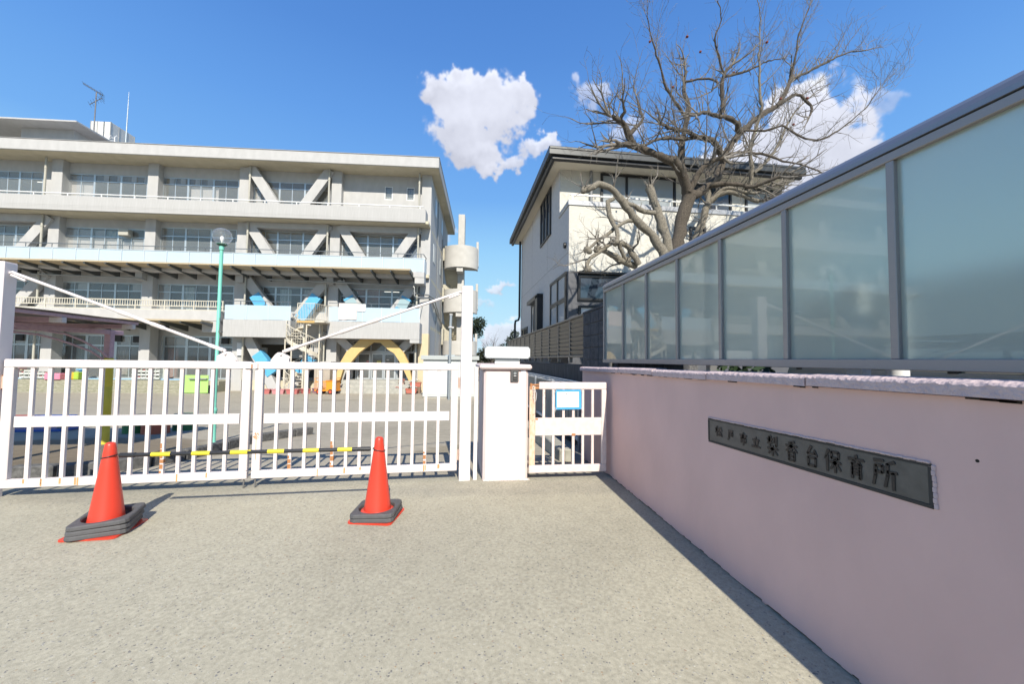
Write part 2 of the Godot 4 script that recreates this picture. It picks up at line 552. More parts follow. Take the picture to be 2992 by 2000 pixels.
# ---------------------------------------------------------------- bare trees: limbs as [name, first radius, last radius, x y z ...]
const FORKED := [
	["trunk", 0.140, 0.125, [4.36, 3.60, -7.60, 4.45, 4.01, -7.60, 4.52, 4.32, -7.60, 4.60, 4.60, -7.60, 4.68, 4.85, -7.60]],
	["l1", 0.105, 0.050, [4.68, 4.85, -7.60, 4.51, 5.09, -7.47, 4.33, 5.29, -7.34, 4.11, 5.35, -7.21, 3.82, 5.36, -7.09, 3.42, 5.38, -6.96, 3.11, 5.38, -6.83, 2.85, 5.30, -6.70]],
	["l1b", 0.060, 0.030, [3.09, 5.36, -6.80, 2.97, 5.48, -6.70, 2.83, 5.65, -6.60, 2.71, 5.62, -6.50, 2.51, 5.61, -6.40]],
	["l1c", 0.040, 0.015, [3.03, 5.56, -6.80, 3.21, 5.79, -6.88, 3.39, 6.01, -6.95, 3.33, 6.18, -7.02, 3.30, 6.52, -7.10]],
	["l1d", 0.035, 0.020, [2.71, 5.62, -6.50, 2.76, 5.70, -6.40, 2.68, 5.83, -6.30]],
	["leader", 0.070, 0.030, [4.56, 5.38, -7.70, 4.63, 5.77, -7.77, 4.68, 6.13, -7.83, 4.83, 6.70, -7.90, 4.92, 7.08, -7.97, 4.85, 7.38, -8.03, 4.93, 7.93, -8.10]],
	["l2", 0.095, 0.040, [4.68, 4.82, -7.60, 5.06, 5.04, -7.68, 5.38, 5.31, -7.76, 5.56, 5.59, -7.85, 5.69, 5.87, -7.93, 5.86, 6.13, -8.01, 6.06, 6.40, -8.09, 6.37, 6.74, -8.17, 6.90, 7.21, -8.25, 7.41, 7.55, -8.34, 7.73, 7.98, -8.42, 7.94, 8.35, -8.50]],
	["l2b", 0.045, 0.020, [7.37, 7.52, -8.30, 7.49, 7.57, -8.24, 7.74, 7.74, -8.18, 7.94, 7.60, -8.12, 8.06, 7.39, -8.06, 7.94, 7.11, -8.00]],
	["l2c", 0.035, 0.012, [7.94, 8.35, -8.50, 8.40, 8.63, -8.62, 9.09, 9.07, -8.74, 9.80, 9.49, -8.86, 10.33, 9.74, -8.98, 10.77, 9.90, -9.10]],
	["l2d", 0.030, 0.010, [7.87, 8.22, -8.50, 7.94, 8.58, -8.43, 7.97, 9.02, -8.35, 8.02, 9.46, -8.27, 8.20, 9.99, -8.20]],
	["l3", 0.070, 0.025, [5.60, 5.78, -7.80, 5.42, 5.98, -7.67, 5.10, 6.07, -7.53, 4.72, 6.00, -7.40, 4.44, 6.04, -7.27, 4.07, 5.94, -7.13, 3.74, 5.95, -7.00]],
	["l3b", 0.040, 0.020, [4.79, 6.06, -7.50, 4.34, 5.86, -7.28, 3.94, 5.72, -7.05, 3.55, 5.51, -6.82, 3.22, 5.27, -6.60]],
	["l4", 0.060, 0.030, [6.08, 6.50, -7.90, 5.92, 6.62, -7.76, 5.52, 6.64, -7.62, 5.16, 6.54, -7.48, 4.89, 6.50, -7.34, 4.60, 6.33, -7.20]],
	["l4b", 0.050, 0.030, [5.45, 6.70, -7.70, 5.56, 6.91, -7.72, 5.56, 7.37, -7.75, 5.64, 7.73, -7.77, 5.83, 7.95, -7.80]],
	["l4c", 0.025, 0.008, [5.66, 7.75, -7.80, 5.45, 8.09, -7.70, 5.30, 8.36, -7.60, 5.39, 8.65, -7.50, 5.25, 8.97, -7.40]],
	["l4d", 0.030, 0.010, [5.69, 7.68, -7.80, 6.14, 7.93, -7.95, 6.50, 8.14, -8.10, 7.05, 8.51, -8.25, 7.66, 8.78, -8.40]],
	["l5", 0.060, 0.045, [4.62, 4.88, -7.50, 4.75, 5.17, -7.45, 4.81, 5.32, -7.40, 5.03, 5.50, -7.35, 5.25, 5.56, -7.30]],
	["l6", 0.050, 0.030, [5.19, 5.13, -7.60, 5.45, 5.11, -7.44, 5.70, 5.01, -7.28, 5.86, 4.93, -7.12, 5.94, 4.97, -6.96, 6.08, 5.00, -6.80]],
	["l7", 0.035, 0.012, [5.74, 5.98, -7.90, 6.04, 5.96, -7.70, 6.37, 5.81, -7.50, 6.65, 5.59, -7.30, 6.88, 5.44, -7.10, 7.12, 5.19, -6.90]],
	["l8", 0.035, 0.008, [4.83, 6.70, -7.90, 4.25, 7.25, -7.72, 4.04, 7.56, -7.55, 3.78, 7.88, -7.37, 3.58, 8.22, -7.20]],
	["l9", 0.025, 0.015, [4.87, 7.62, -8.00, 5.22, 7.61, -7.83, 5.41, 7.44, -7.67, 5.15, 7.08, -7.50]],
	["l10", 0.030, 0.006, [6.32, 6.69, -8.10, 6.74, 6.62, -7.92, 6.98, 6.65, -7.73, 7.33, 6.31, -7.55, 7.62, 6.20, -7.37, 8.30, 6.69, -7.18, 8.61, 7.17, -7.00]],
]
const PRUNED := [
	["p1", 0.085, 0.070, [3.75, 3.30, -6.70, 3.67, 3.73, -6.72, 3.59, 4.02, -6.75, 3.47, 4.40, -6.78, 3.40, 4.60, -6.80]],
	["p1b", 0.040, 0.045, [3.45, 4.10, -6.70, 3.18, 4.08, -6.63, 2.99, 4.14, -6.57, 2.81, 4.13, -6.50]],
	["p2", 0.075, 0.050, [3.58, 3.30, -6.60, 3.34, 3.63, -6.56, 3.08, 3.80, -6.51, 2.91, 3.95, -6.47, 2.77, 4.09, -6.42, 2.61, 4.24, -6.38, 2.46, 4.32, -6.33, 2.23, 4.35, -6.29, 2.07, 4.25, -6.24, 1.96, 4.20, -6.20]],
	["p3", 0.035, 0.020, [2.95, 3.86, -6.50, 2.67, 3.74, -6.40, 2.38, 3.49, -6.30, 2.02, 3.20, -6.20]],
	["p4", 0.040, 0.035, [2.52, 4.13, -6.30, 2.43, 4.07, -6.28, 2.44, 3.84, -6.26, 2.54, 3.62, -6.24, 2.58, 3.48, -6.22, 2.53, 3.36, -6.20]],
	["p5", 0.050, 0.030, [3.06, 3.08, -6.50, 2.82, 3.40, -6.45, 2.65, 3.43, -6.40, 2.46, 3.35, -6.35, 2.25, 3.20, -6.30, 2.07, 3.05, -6.25, 2.02, 2.89, -6.20]],
	["p6", 0.060, 0.040, [3.05, 3.07, -6.60, 2.81, 3.12, -6.53, 2.54, 3.21, -6.45, 2.37, 3.28, -6.38, 2.25, 3.27, -6.30]],
	["p7", 0.035, 0.030, [2.66, 3.42, -6.40, 2.73, 3.27, -6.45, 2.85, 3.15, -6.50]],
]
const REAR := [
	["q1", 0.110, 0.050, [5.48, 3.96, -8.80, 5.66, 4.53, -8.80, 5.79, 4.90, -8.80, 5.92, 5.31, -8.80, 5.89, 5.63, -8.80, 5.95, 5.92, -8.80]],
	["q2", 0.070, 0.050, [5.92, 5.27, -8.80, 6.16, 5.45, -8.65, 6.44, 5.42, -8.50, 6.65, 5.24, -8.35, 6.78, 5.13, -8.20]],
	["q3", 0.050, 0.030, [6.01, 5.36, -8.80, 6.26, 5.57, -8.60, 6.53, 5.42, -8.40, 6.70, 5.31, -8.20, 6.91, 5.39, -8.00]],
	["q4", 0.050, 0.008, [6.62, 5.35, -8.30, 6.64, 5.83, -8.24, 6.58, 6.38, -8.19, 6.80, 7.14, -8.13, 6.74, 7.64, -8.07, 6.69, 8.60, -8.01, 6.69, 9.29, -7.96, 6.57, 9.65, -7.90]],
	["q5", 0.040, 0.010, [6.75, 5.83, -8.30, 7.16, 6.21, -8.38, 7.49, 6.60, -8.45, 8.01, 7.50, -8.53, 8.74, 8.21, -8.60]],
]


# ================================================================ the scene
func _ready() -> void:
	var cam := Camera3D.new()
	cam.name = "camera"
	add_child(cam)
	cam.transform = Transform3D(Basis(Vector3.UP, deg_to_rad(-7.54)) * Basis(Vector3.RIGHT, deg_to_rad(2.56)) * Basis(Vector3.BACK, deg_to_rad(0.72)), Vector3(0, 1.4, 0))
	cam.fov = 81.37
	cam.near = 0.05
	cam.far = 2000.0
	cam.current = true
	var we := WorldEnvironment.new()
	we.name = "environment"
	var env := Environment.new()
	env.background_mode = Environment.BG_SKY
	env.sky = Sky.new()
	var pano := PanoramaSkyMaterial.new()
	const EXPOSURE := 1.45
	pano.panorama = sky_texture(1.0 / EXPOSURE)
	env.sky.sky_material = pano
	env.tonemap_mode = Environment.TONE_MAPPER_LINEAR
	env.tonemap_exposure = EXPOSURE
	env.sdfgi_enabled = true
	env.ssao_enabled = true
	env.ssil_enabled = true
	we.environment = env
	add_child(we)
	var sun := DirectionalLight3D.new()
	sun.name = "sun"
	sun.light_energy = 1.5
	sun.light_color = Color(1.0, 0.965, 0.90)
	sun.light_angular_distance = 0.53
	sun.shadow_enabled = true
	add_child(sun)
	sun.look_at_from_position(Vector3.ZERO, Vector3(-0.10, -1.0, -1.22), Vector3.UP)

	grounds()
	school()
	stair_tower()
	house()
	boundary()
	glass_fence()
	pink_wall()
	gates()
	pillar()
	wicket()
	cones()
	lamp_post()
	pergola()
	yard_things()
	terrace_things()
	spiral_stairs()
	ramp()
	behind_glass()
	trees()
	far_trees()
	photographer()

# ---------------------------------------------------------------- ground
func grounds() -> void:
	var n := FastNoiseLite.new()
	n.frequency = 0.35
	n.fractal_octaves = 4
	n.seed = 21
	var apron_tint := func(x: float, z: float) -> Color:
		var v := 1.0 + n.get_noise_2d(x, z) * 0.20
		# smoother, greyer mortar band where the gate stands
		var edge := z + 4.33 + 0.05 * n.get_noise_2d(x * 4.0, 7.0) + (x + 2.0) * -0.035
		var band: float = smoothstep(0.14, -0.02, edge) * (0.75 + 0.5 * n.get_noise_2d(x * 3.0, z * 9.0))
		v *= 1.0 - 0.20 * clamp(band, 0.0, 1.0)
		return Color(v, v * (1.0 + 0.01 * band), v * (1.0 + 0.05 * band))
	ground_sheet("pavement", steps(-14, 2.1, 0.14), steps(7.0, -4.95, 0.08), 0.004, concrete_material(), apron_tint)
	var dirt := N("yard_dirt", Color(0.30, 0.272, 0.215), Color(0.40, 0.365, 0.29), 0.45, 0.95, 0.25, 0.018, 6)
	dirt.vertex_color_use_as_albedo = true
	var yard_tint := func(x: float, z: float) -> Color:
		var v := 1.0 + n.get_noise_2d(x * 0.5, z * 0.8) * 0.18 + n.get_noise_2d(x * 2.0 + 40.0, z * 3.0) * 0.09
		var c := Color(v, v, v)
		# dug, darker soil of the sand pit on the left
		var p := Vector2((x + 6.6) / 2.6, (z + 7.2) / 1.75)
		var s: float = smoothstep(1.12, 0.82, p.length() + 0.22 * n.get_noise_2d(x * 3.0, z * 3.0))
		c = c.lerp(Color(0.42, 0.36, 0.30) * v, s * 0.85)
		# damp patches near the right hand gate leaf and before the entrance
		for d in [[-0.25, -6.6, 0.5, 0.22], [-7.0, -23.2, 1.7, 0.3], [-0.05, -7.0, 0.35, 0.3]]:
			var q := Vector2((x - d[0]) / d[2], (z - d[1]) / d[3])
			c = c.lerp(Color(0.62, 0.58, 0.5) * v, smoothstep(1.3, 0.7, q.length() + 0.5 * n.get_noise_2d(x * 6.0, z * 6.0)) * 0.75)
		return c
	ground_sheet("yard", steps(-60, -12, 3.0) + steps(-11.8, 2.15, 0.16), steps(-4.6, -26, 0.14) + steps(-26.6, -70, 3.0), 0.0, dirt, yard_tint)
	var flat_tint := func(_x: float, _z: float) -> Color: return Color.WHITE
	ground_sheet("ground", steps(-900, 900, 60), steps(900, -900, 60), 0.0, N("far_earth", Color(0.16, 0.15, 0.10), Color(0.24, 0.22, 0.15), 0.05, 0.95), flat_tint, -1.25)
	ground_sheet("garden_ground", steps(2.2, 16, 1.0), steps(8, -30, 1.0), 0.0, N("garden_gravel", Color(0.20, 0.18, 0.14), Color(0.36, 0.33, 0.27), 0.9, 0.95, 0.4, 0.03), flat_tint, 0.55)
	# side of the raised garden
	var st := stool()
	bx(st, Vector3(2.21, -1.3, -30), Vector3(2.6, 0.54, 8))
	tag(put("earth_bank", st, N("far_earth", Color.BLACK, Color.WHITE, 1.0)), "", "", "", "structure")

# ---------------------------------------------------------------- school building
func wall_holes(st: SurfaceTool, u0: float, u1: float, y0: float, y1: float, z: float, th: float, holes: Array) -> void:
	var u := u0
	for h in holes:
		if h[0] > u:
			bx(st, Vector3(u, y0, z - th), Vector3(h[0], y1, z))
		if h[2] > y0:
			bx(st, Vector3(h[0], y0, z - th), Vector3(h[1], h[2], z))
		if h[3] < y1:
			bx(st, Vector3(h[0], h[3], z - th), Vector3(h[1], y1, z))
		u = h[1]
	if u < u1:
		bx(st, Vector3(u, y0, z - th), Vector3(u1, y1, z))

# a window of columns x 2 panes; ytr is the transom's height
func window_unit(root: Node3D, u0: float, u1: float, y0: float, y1: float, z: float, cols: int, ytr: float, glass: Array, frame: Material, fat := 0.06) -> void:
	var st := stool()
	var f := fat
	bx(st, Vector3(u0, y1 - f, z - 0.07), Vector3(u1, y1, z))
	bx(st, Vector3(u0, y0, z - 0.07), Vector3(u1, y0 + f, z))
	bx(st, Vector3(u0, y0 + f, z - 0.068), Vector3(u0 + f, y1 - f, z - 0.002))
	bx(st, Vector3(u1 - f, y0 + f, z - 0.068), Vector3(u1, y1 - f, z - 0.002))
	bx(st, Vector3(u0 + f, ytr - f * 0.55, z - 0.066), Vector3(u1 - f, ytr + f * 0.55, z - 0.004))
	for c in range(1, cols):
		var x := u0 + (u1 - u0) * c / cols
		bx(st, Vector3(x - 0.024, y0 + f, z - 0.06), Vector3(x + 0.024, ytr - f * 0.55, z - 0.008))
		bx(st, Vector3(x - 0.018, ytr + f * 0.55, z - 0.06), Vector3(x + 0.018, y1 - f, z - 0.008))
	var w := put("window", st, frame, root)
	for c in cols:
		for row in 2:
			var s2 := stool()
			var xa := u0 + (u1 - u0) * c / cols + 0.02
			var xb := u0 + (u1 - u0) * (c + 1) / cols - 0.02
			bx(s2, Vector3(xa, (y0 + 0.03) if row == 0 else ytr, z - 0.042 - 0.006 * (c % 2)), Vector3(xb, ytr if row == 0 else y1 - 0.03, z - 0.037 - 0.006 * (c % 2)))
			put("pane", s2, glass[(c * 2 + row) % glass.size()], w)

func blind(root: Node3D, u0: float, u1: float, y0: float, y1: float, z: float, m: Material) -> void:
	var st := stool()
	bx(st, Vector3(u0, y0, z - 0.16), Vector3(u1, y1, z - 0.15))
	put("blind", st, m, root)

func curtain(root: Node3D, u0: float, u1: float, y0: float, y1: float, z: float, m: Material) -> void:
	var st := stool()
	var n := int((u1 - u0) / 0.045)
	for i in n:
		var a := u0 + (u1 - u0) * i / n
		var b := u0 + (u1 - u0) * (i + 1) / n
		var za := z + 0.03 * sin(i * 1.7)
		var zb := z + 0.03 * sin((i + 1) * 1.7)
		quad(st, Vector3(a, y0, za), Vector3(b, y0, zb), Vector3(b, y1, zb), Vector3(a, y1, za), Vector3.BACK)
	put("curtain", st, m, root)

func school() -> void:
	var s := thing("school_building", "long pale concrete school building of three upper floors with diagonal braces", "building", B0, BROT)
	var conc := N("painted_concrete", Color(0.405, 0.405, 0.405), Color(0.475, 0.475, 0.475), 0.16, 0.85, 0.15, 0.02, 5, 0.0, Vector3(1.0, 0.5, 1.0))
	var soff := N("soffit_concrete", Color(0.50, 0.46, 0.35), Color(0.58, 0.53, 0.42), 0.2, 0.9)
	var stain := N("streaked_concrete", Color(0.38, 0.38, 0.375), Color(0.455, 0.455, 0.455), 0.5, 0.88, 0.1, 0.02, 4, 0.0, Vector3(2.2, 0.14, 2.2))
	var cream := N("cream_paint", Color(0.55, 0.45, 0.30), Color(0.60, 0.50, 0.34), 0.3, 0.8)
	var yellow := N("ochre_paint", Color(0.56, 0.40, 0.17), Color(0.62, 0.45, 0.20), 0.4, 0.7)
	var blue := N("blue_padding", Color(0.09, 0.36, 0.62), Color(0.11, 0.42, 0.70), 0.6, 0.5)
	var frame := M("window_aluminium", Color(0.50, 0.55, 0.58), 0.35, 0.5)
	var white := M("white_metal", Color(0.70, 0.71, 0.72), 0.45)
	var rail_dark := M("dark_rail", Color(0.14, 0.16, 0.18), 0.4, 0.5)
	var pipe_m := M("pipe_beige", Color(0.42, 0.41, 0.36), 0.6)
	var glass := M("window_glass", Color(0.55, 0.6, 0.62), 0.02)
	glass.transparency = BaseMaterial3D.TRANSPARENCY_ALPHA
	glass.albedo_color.a = 0.12
	glass.metallic_specular = 0.75
	var frost := M("balcony_panel", Color(0.50, 0.62, 0.72), 0.3)
	frost.transparency = BaseMaterial3D.TRANSPARENCY_ALPHA
	frost.albedo_color.a = 0.82
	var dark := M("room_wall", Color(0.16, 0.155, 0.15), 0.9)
	var blind_m := M("roller_blind", Color(0.40, 0.385, 0.37), 0.9)
	var wood := N("canopy_boards", Color(0.36, 0.30, 0.20), Color(0.46, 0.38, 0.26), 0.8, 0.8, 0.0, 0.03, 3, 0.0, Vector3(0.3, 1, 3))
	var beam_m := M("canopy_beam", Color(0.075, 0.085, 0.09), 0.6)
	var L := -33.0
	var R := 0.2
	var st: SurfaceTool

	# roof slab with a deep fascia
	st = stool()
	bx(st, Vector3(L, 14.91, -15.2), Vector3(0.86, 15.66, 0.0), 0.03)
	var roof := put("roof", st, conc, s)
	st = stool()
	bx(st, Vector3(L, 15.661, -15.25), Vector3(0.89, 15.70, 0.03), 0.01)
	put("coping", st, M("roof_coping", Color(0.33, 0.33, 0.33), 0.6), roof)
	st = stool()
	bx(st, Vector3(L, 14.895, -15.15), Vector3(0.80, 14.908, -0.06))
	put("soffit", st, soff, roof)
	# floor slabs and balconies
	st = stool()
	bx(st, Vector3(L, 10.90, -14.0), Vector3(R, 11.10, -0.13))
	bx(st, Vector3(L, 7.2, -14.0), Vector3(R, 7.44, -0.8))
	bx(st, Vector3(L, 3.6, -14.0), Vector3(R, 3.85, -1.75))
	bx(st, Vector3(L, -1.2, -14.0), Vector3(R, -0.3, -1.9))
	put("floor_slab", st, soff, s)
	st = stool()
	bx(st, Vector3(L, 10.93, -0.13), Vector3(0.0, 11.93, 0.0), 0.02)
	bx(st, Vector3(-0.13, 10.932, -1.2), Vector3(-0.002, 11.928, -0.13), 0.02)
	put("parapet", st, stain, s, "third floor balcony wall")
	st = stool()
	for k in 3:   # faint shuttering lines
		bx(st, Vector3(L, 11.10 + 0.09 * k, 0.0), Vector3(-0.5 - 6.0 * k, 11.104 + 0.09 * k, 0.006))
	put("shuttering_line", st, conc, s)
	# third floor handrail
	st = stool()
	bx(st, Vector3(L, 12.06, -0.10), Vector3(-0.17, 12.13, -0.03), 0.015)
	var u := -0.4
	while u > L:
		bx(st, Vector3(u - 0.03, 11.93, -0.09), Vector3(u + 0.03, 12.06, -0.04))
		u -= 2.1
	put("handrail", st, white, s)
	# second floor glass balustrade
	u = -0.02
	while u > L:
		st = stool()
		bx(st, Vector3(u - 1.40, 7.46, -0.055), Vector3(u - 0.02, 8.40, -0.035))
		put("balustrade_panel", st, frost, s)
		u -= 1.42
	st = stool()
	u = -0.03
	while u > L:
		bx(st, Vector3(u - 0.02, 7.44, -0.03), Vector3(u + 0.02, 8.42, 0.0))
		u -= 1.42
	bx(st, Vector3(L, 8.40, -0.06), Vector3(0.0, 8.43, -0.005))
	put("balustrade_frame", st, M("pale_frame", Color(0.62, 0.68, 0.72), 0.4, 0.3), s)
	st = stool()
	u = -0.25
	while u > L:
		rod(st, Vector3(u, 8.42, -0.04), Vector3(u, 8.70, -0.04), 0.022, 6)
		u -= 1.6
	bar(st, Vector3(L, 8.70, -0.04), Vector3(-0.08, 8.70, -0.04), 0.045, 0.045)
	bar(st, Vector3(-0.08, 8.70, -0.04), Vector3(-0.06, 8.70, -1.15), 0.045, 0.045)
	put("handrail", st, rail_dark, s, "thin dark handrail")
	st = stool()
	bx(st, Vector3(-0.03, 7.46, -1.15), Vector3(-0.012, 8.40, -0.06))
	put("balustrade_panel", st, frost, s)
	st = stool()
	bx(st, Vector3(L, 7.05, -0.8), Vector3(0.0, 7.44, 0.0), 0.02)
	bx(st, Vector3(-0.66, 6.62, -0.9), Vector3(0.0, 7.05, -0.02), 0.02)
	put("balcony_slab", st, conc, s)

	# columns
	var cu := [-26.0 - 6.0, -25.72, -19.45, -13.3, -6.92, -0.48]
	for x in cu:
		st = stool()
		bx(st, Vector3(x, -1.2, -1.9), Vector3(x + 0.7, 14.91, -1.15), 0.02)
		put("column", st, conc, s)
	# walls, storey by storey
	var bays := [[-31.3, -26.69], [-25.11, -19.81], [-18.8, -13.6], [-12.53, -7.2], [-6.21, -0.73]]
	var w3 := []
	var w2 := []
	var w1 := []
	var tops2 := [10.3, 10.30, 10.5, 10.48, 10.43]
	for i in 5:
		if i < 4:
			w3.append([bays[i][0], bays[i][1], 12.0, 14.12])
		w2.append([bays[i][0], bays[i][1], 8.0, tops2[i]])
		w1.append([bays[i][0], bays[i][1], 4.6, 6.45])
	w3.append([-3.26, -2.69, 13.11, 14.10])
	w3.append([-1.67, -1.11, 13.11, 14.10])
	st = stool()
	wall_holes(st, L, R, 11.1, 14.895, -1.6, 0.22, w3)
	wall_holes(st, L, R, 7.44, 10.9, -1.6, 0.22, w2)
	wall_holes(st, L, R, 3.85, 7.2, -1.6, 0.22, w1)
	wall_holes(st, L, R, -0.3, 3.6, -2.2, 0.22, [[-31.0, -26.2, -0.28, 2.84], [-26.1 + 0.3, -20.0, -0.28, 2.82], [-18.75, -13.9, -0.28, 2.82], [-12.0, -7.5, -0.1, 2.3], [-5.4, -0.75, -0.28, 2.6]])
	bx(st, Vector3(L, -0.3, -14.0), Vector3(L + 0.2, 14.895, -1.85))
	put("front_wall", st, conc, s)
	st = stool()
	bx(st, Vector3(0.0, -0.3, -14.0), Vector3(R, 14.895, -1.83))
	var side := put("side_wall", st, stain, s)
	st = stool()
	for q in [[13.5, -4.0], [13.5, -8.5], [9.6, -3.4], [9.6, -8.0], [5.2, -4.6]]:
		bx(st, Vector3(R, q[0] - 0.7, q[1] - 0.5), Vector3(R + 0.03, q[0] + 0.7, q[1] + 0.5))
	put("side_window", st, frame, side)
	st = stool()
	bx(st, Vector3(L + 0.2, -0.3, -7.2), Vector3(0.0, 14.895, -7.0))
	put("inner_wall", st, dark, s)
	# lower part of the end column in cream paint
	st = stool()
	bx(st, Vector3(-0.485, -1.19, -1.91), Vector3(0.226, 3.2, -1.143), 0.01)
	put("painted_column_base", st, cream, s)

	# windows
	rng.seed = 31
	for i in 5:
		var b = bays[i]
		var d: float = (b[1] - b[0]) / 3.0
		for k in 3:
			var a: float = b[0] + d * k
			if i < 4:
				window_unit(s, a, a + d, 12.0, 14.12, -1.62, 2, 13.62, [glass], frame)
			window_unit(s, a, a + d, 8.0, tops2[i], -1.62, 2, tops2[i] - 0.62, [glass], frame)
			window_unit(s, a, a + d, 4.6, 6.45, -1.62, 2, 5.88, [glass], frame)
	for x in [-3.26, -1.67]:
		window_unit(s, x, x + 0.565, 13.11, 14.10, -1.61, 1, 13.13, [glass], white, 0.05)
		curtain(s, x + 0.05, x + 0.52, 13.15, 14.05, -1.85, M("grey_curtain", Color(0.33, 0.35, 0.33), 0.9))
	# blinds as the photograph shows them
	for q in [[-25.05, -23.4, 12.05, 14.05], [-17.0, -15.1, 12.05, 13.6], [-25.05, -23.4, 8.05, 10.2], [-23.3, -22.6, 8.05, 10.2], [-22.5, -21.5, 8.05, 9.7], [-21.4, -19.9, 8.05, 9.62], [-12.5, -11.6, 12.05, 14.05], [-28.6, -26.8, 8.05, 9.7], [-24.2, -23.5, 5.9, 6.4], [-20.6, -19.9, 5.9, 6.4], [-18.8, -18.1, 4.65, 6.4]]:
		blind(s, q[0], q[1], q[2], q[3], -1.68, blind_m)
	for q in [[-2.3, -0.8, 8.05, 10.35, 0], [-23.0, -21.4, 8.05, 10.2, 1], [-17.4, -16.5, 4.65, 6.3, 1], [-8.9, -8.3, 4.65, 6.3, 1], [-5.9, -5.1, 4.65, 6.3, 1], [-10.6, -9.8, 4.65, 6.3, 1]]:
		curtain(s, q[0], q[1], q[2], q[3], -1.95, M("blue_curtain", Color(0.22, 0.28, 0.42), 0.9) if q[4] == 0 else M("pale_curtain", Color(0.38, 0.44, 0.44), 0.9))
	# strip lights seen through the glass
	var tube_m := M("ceiling_light_tube", Color(0.9, 0.9, 0.88), 0.5)
	tube_m.emission_enabled = true
	tube_m.emission = Color(1.0, 0.98, 0.92)
	tube_m.emission_energy_multiplier = 1.1
	for q in [[-10.3, 6.9, -3.6], [-9.1, 6.9, -5.0], [-4.1, 6.9, -3.4], [-3.3, 6.9, -4.8], [-2.2, 6.9, -3.2], [-1.6, 6.9, -4.8], [-4.0, 3.25, -4.0], [-3.6, 3.25, -5.2], [-2.9, 3.25, -4.6], [-29.0, 14.5, -4.0], [-27.7, 14.5, -3.4]]:
		st = stool()
		rod(st, Vector3(q[0] - 0.6, q[1] - 0.12, q[2]), Vector3(q[0] + 0.6, q[1] - 0.12, q[2]), 0.03, 8)
		put("ceiling_light", st, tube_m, s)

	# diagonal braces: each leg a part
	var leg := func(a: Vector2, b: Vector2, w: float, m: Material, z := -0.95, dp := 0.42) -> MeshInstance3D:
		var q := stool()
		var d := (b - a).normalized()
		var n := Vector2(-d.y, d.x) * w * 0.5
		prism(q, [a + n, b + n, b - n, a - n], Vector3(0, 0, z), dp)
		return put("brace", q, m, s)
	var vee := func(u0: float, u1: float, top: float, bot: float) -> void:
		var mid := (u0 + u1) * 0.5
		leg.call(Vector2(u0 - 0.05, top), Vector2(mid - 0.55, bot), 0.64, conc)
		leg.call(Vector2(u1 + 0.05, top), Vector2(mid + 0.55, bot), 0.64, conc)
	vee.call(-12.45, -7.05, 14.88, 11.5)
	vee.call(-12.45, -7.05, 10.86, 7.5)
	vee.call(-6.1, -0.75, 10.86, 7.5)
	vee.call(-12.45, -7.05, 6.9, 3.9)
	vee.call(-6.1, -0.75, 6.9, 3.9)
	vee.call(-12.45, -7.05, 3.2, -0.9)
	leg.call(Vector2(-25.55, 10.8), Vector2(-28.0, 7.5), 0.64, conc)
	leg.call(Vector2(-25.55, 6.9), Vector2(-28.0, 3.9), 0.64, conc)
	leg.call(Vector2(-6.2, 2.95), Vector2(-4.9, 1.75), 0.55, conc)
	leg.call(Vector2(-0.75, 2.95), Vector2(-1.95, 1.75), 0.55, conc)
	# lintel beams of the brace frames
	for q in [[-12.6, -6.9, 10.5, 10.9], [-6.2, -0.5, 10.45, 10.9], [-31.0, -25.7, 10.4, 10.9]]:
		st = stool()
		bx(st, Vector3(q[0], q[2], -1.38), Vector3(q[1], q[3], -0.96), 0.02)
		put("brace_beam", st, conc, s)
	# blue padding round the lower braces
	for q in [[-11.85, 5.72, -10.75, 4.05], [-7.62, 5.75, -8.75, 4.05], [-11.55, 1.62, -10.45, 0.2], [-7.85, 1.4, -8.7, 0.3]]:
		var a := Vector2(q[0], q[1])
		var b := Vector2(q[2], q[3])
		for k in 2:
			st = stool()
			var d := (b - a).normalized()
			var n := Vector2(-d.y, d.x) * 0.36
			var p0 := a.lerp(b, 0.5 * k) + d * 0.012
			var p1 := a.lerp(b, 0.5 * (k + 1)) - d * 0.012
			prism(st, [p0 + n, p1 + n, p1 - n, p0 - n], Vector3(0, 0, -0.90), 0.52)
			put("brace_padding", st, blue, s)
	var torn := M("worn_blue", Color(0.30, 0.42, 0.46), 0.7)
	for q in [[-5.45, 5.7, -4.5, 4.05], [-1.35, 5.75, -2.2, 4.05]]:
		var a := Vector2(q[0], q[1])
		var b := Vector2(q[2], q[3])
		var d := (b - a).normalized()
		var n := Vector2(-d.y, d.x) * 0.355
		st = stool()
		for e in [[0.0, 0.07], [0.48, 1.0]]:
			prism(st, [a.lerp(b, e[0]) + n, a.lerp(b, e[1]) + n, a.lerp(b, e[1]) - n, a.lerp(b, e[0]) - n], Vector3(0, 0, -0.90), 0.52)
		put("brace_padding", st, blue, s, "torn blue padding with bare grey patch")
		st = stool()
		prism(st, [a.lerp(b, 0.08) + n * 0.98, a.lerp(b, 0.47) + n * 0.98, a.lerp(b, 0.47) - n * 0.98, a.lerp(b, 0.08) - n * 0.98], Vector3(0, 0, -0.905), 0.5)
		put("brace_padding", st, torn, s)

	# ochre arch in front of the entrance
	st = stool()
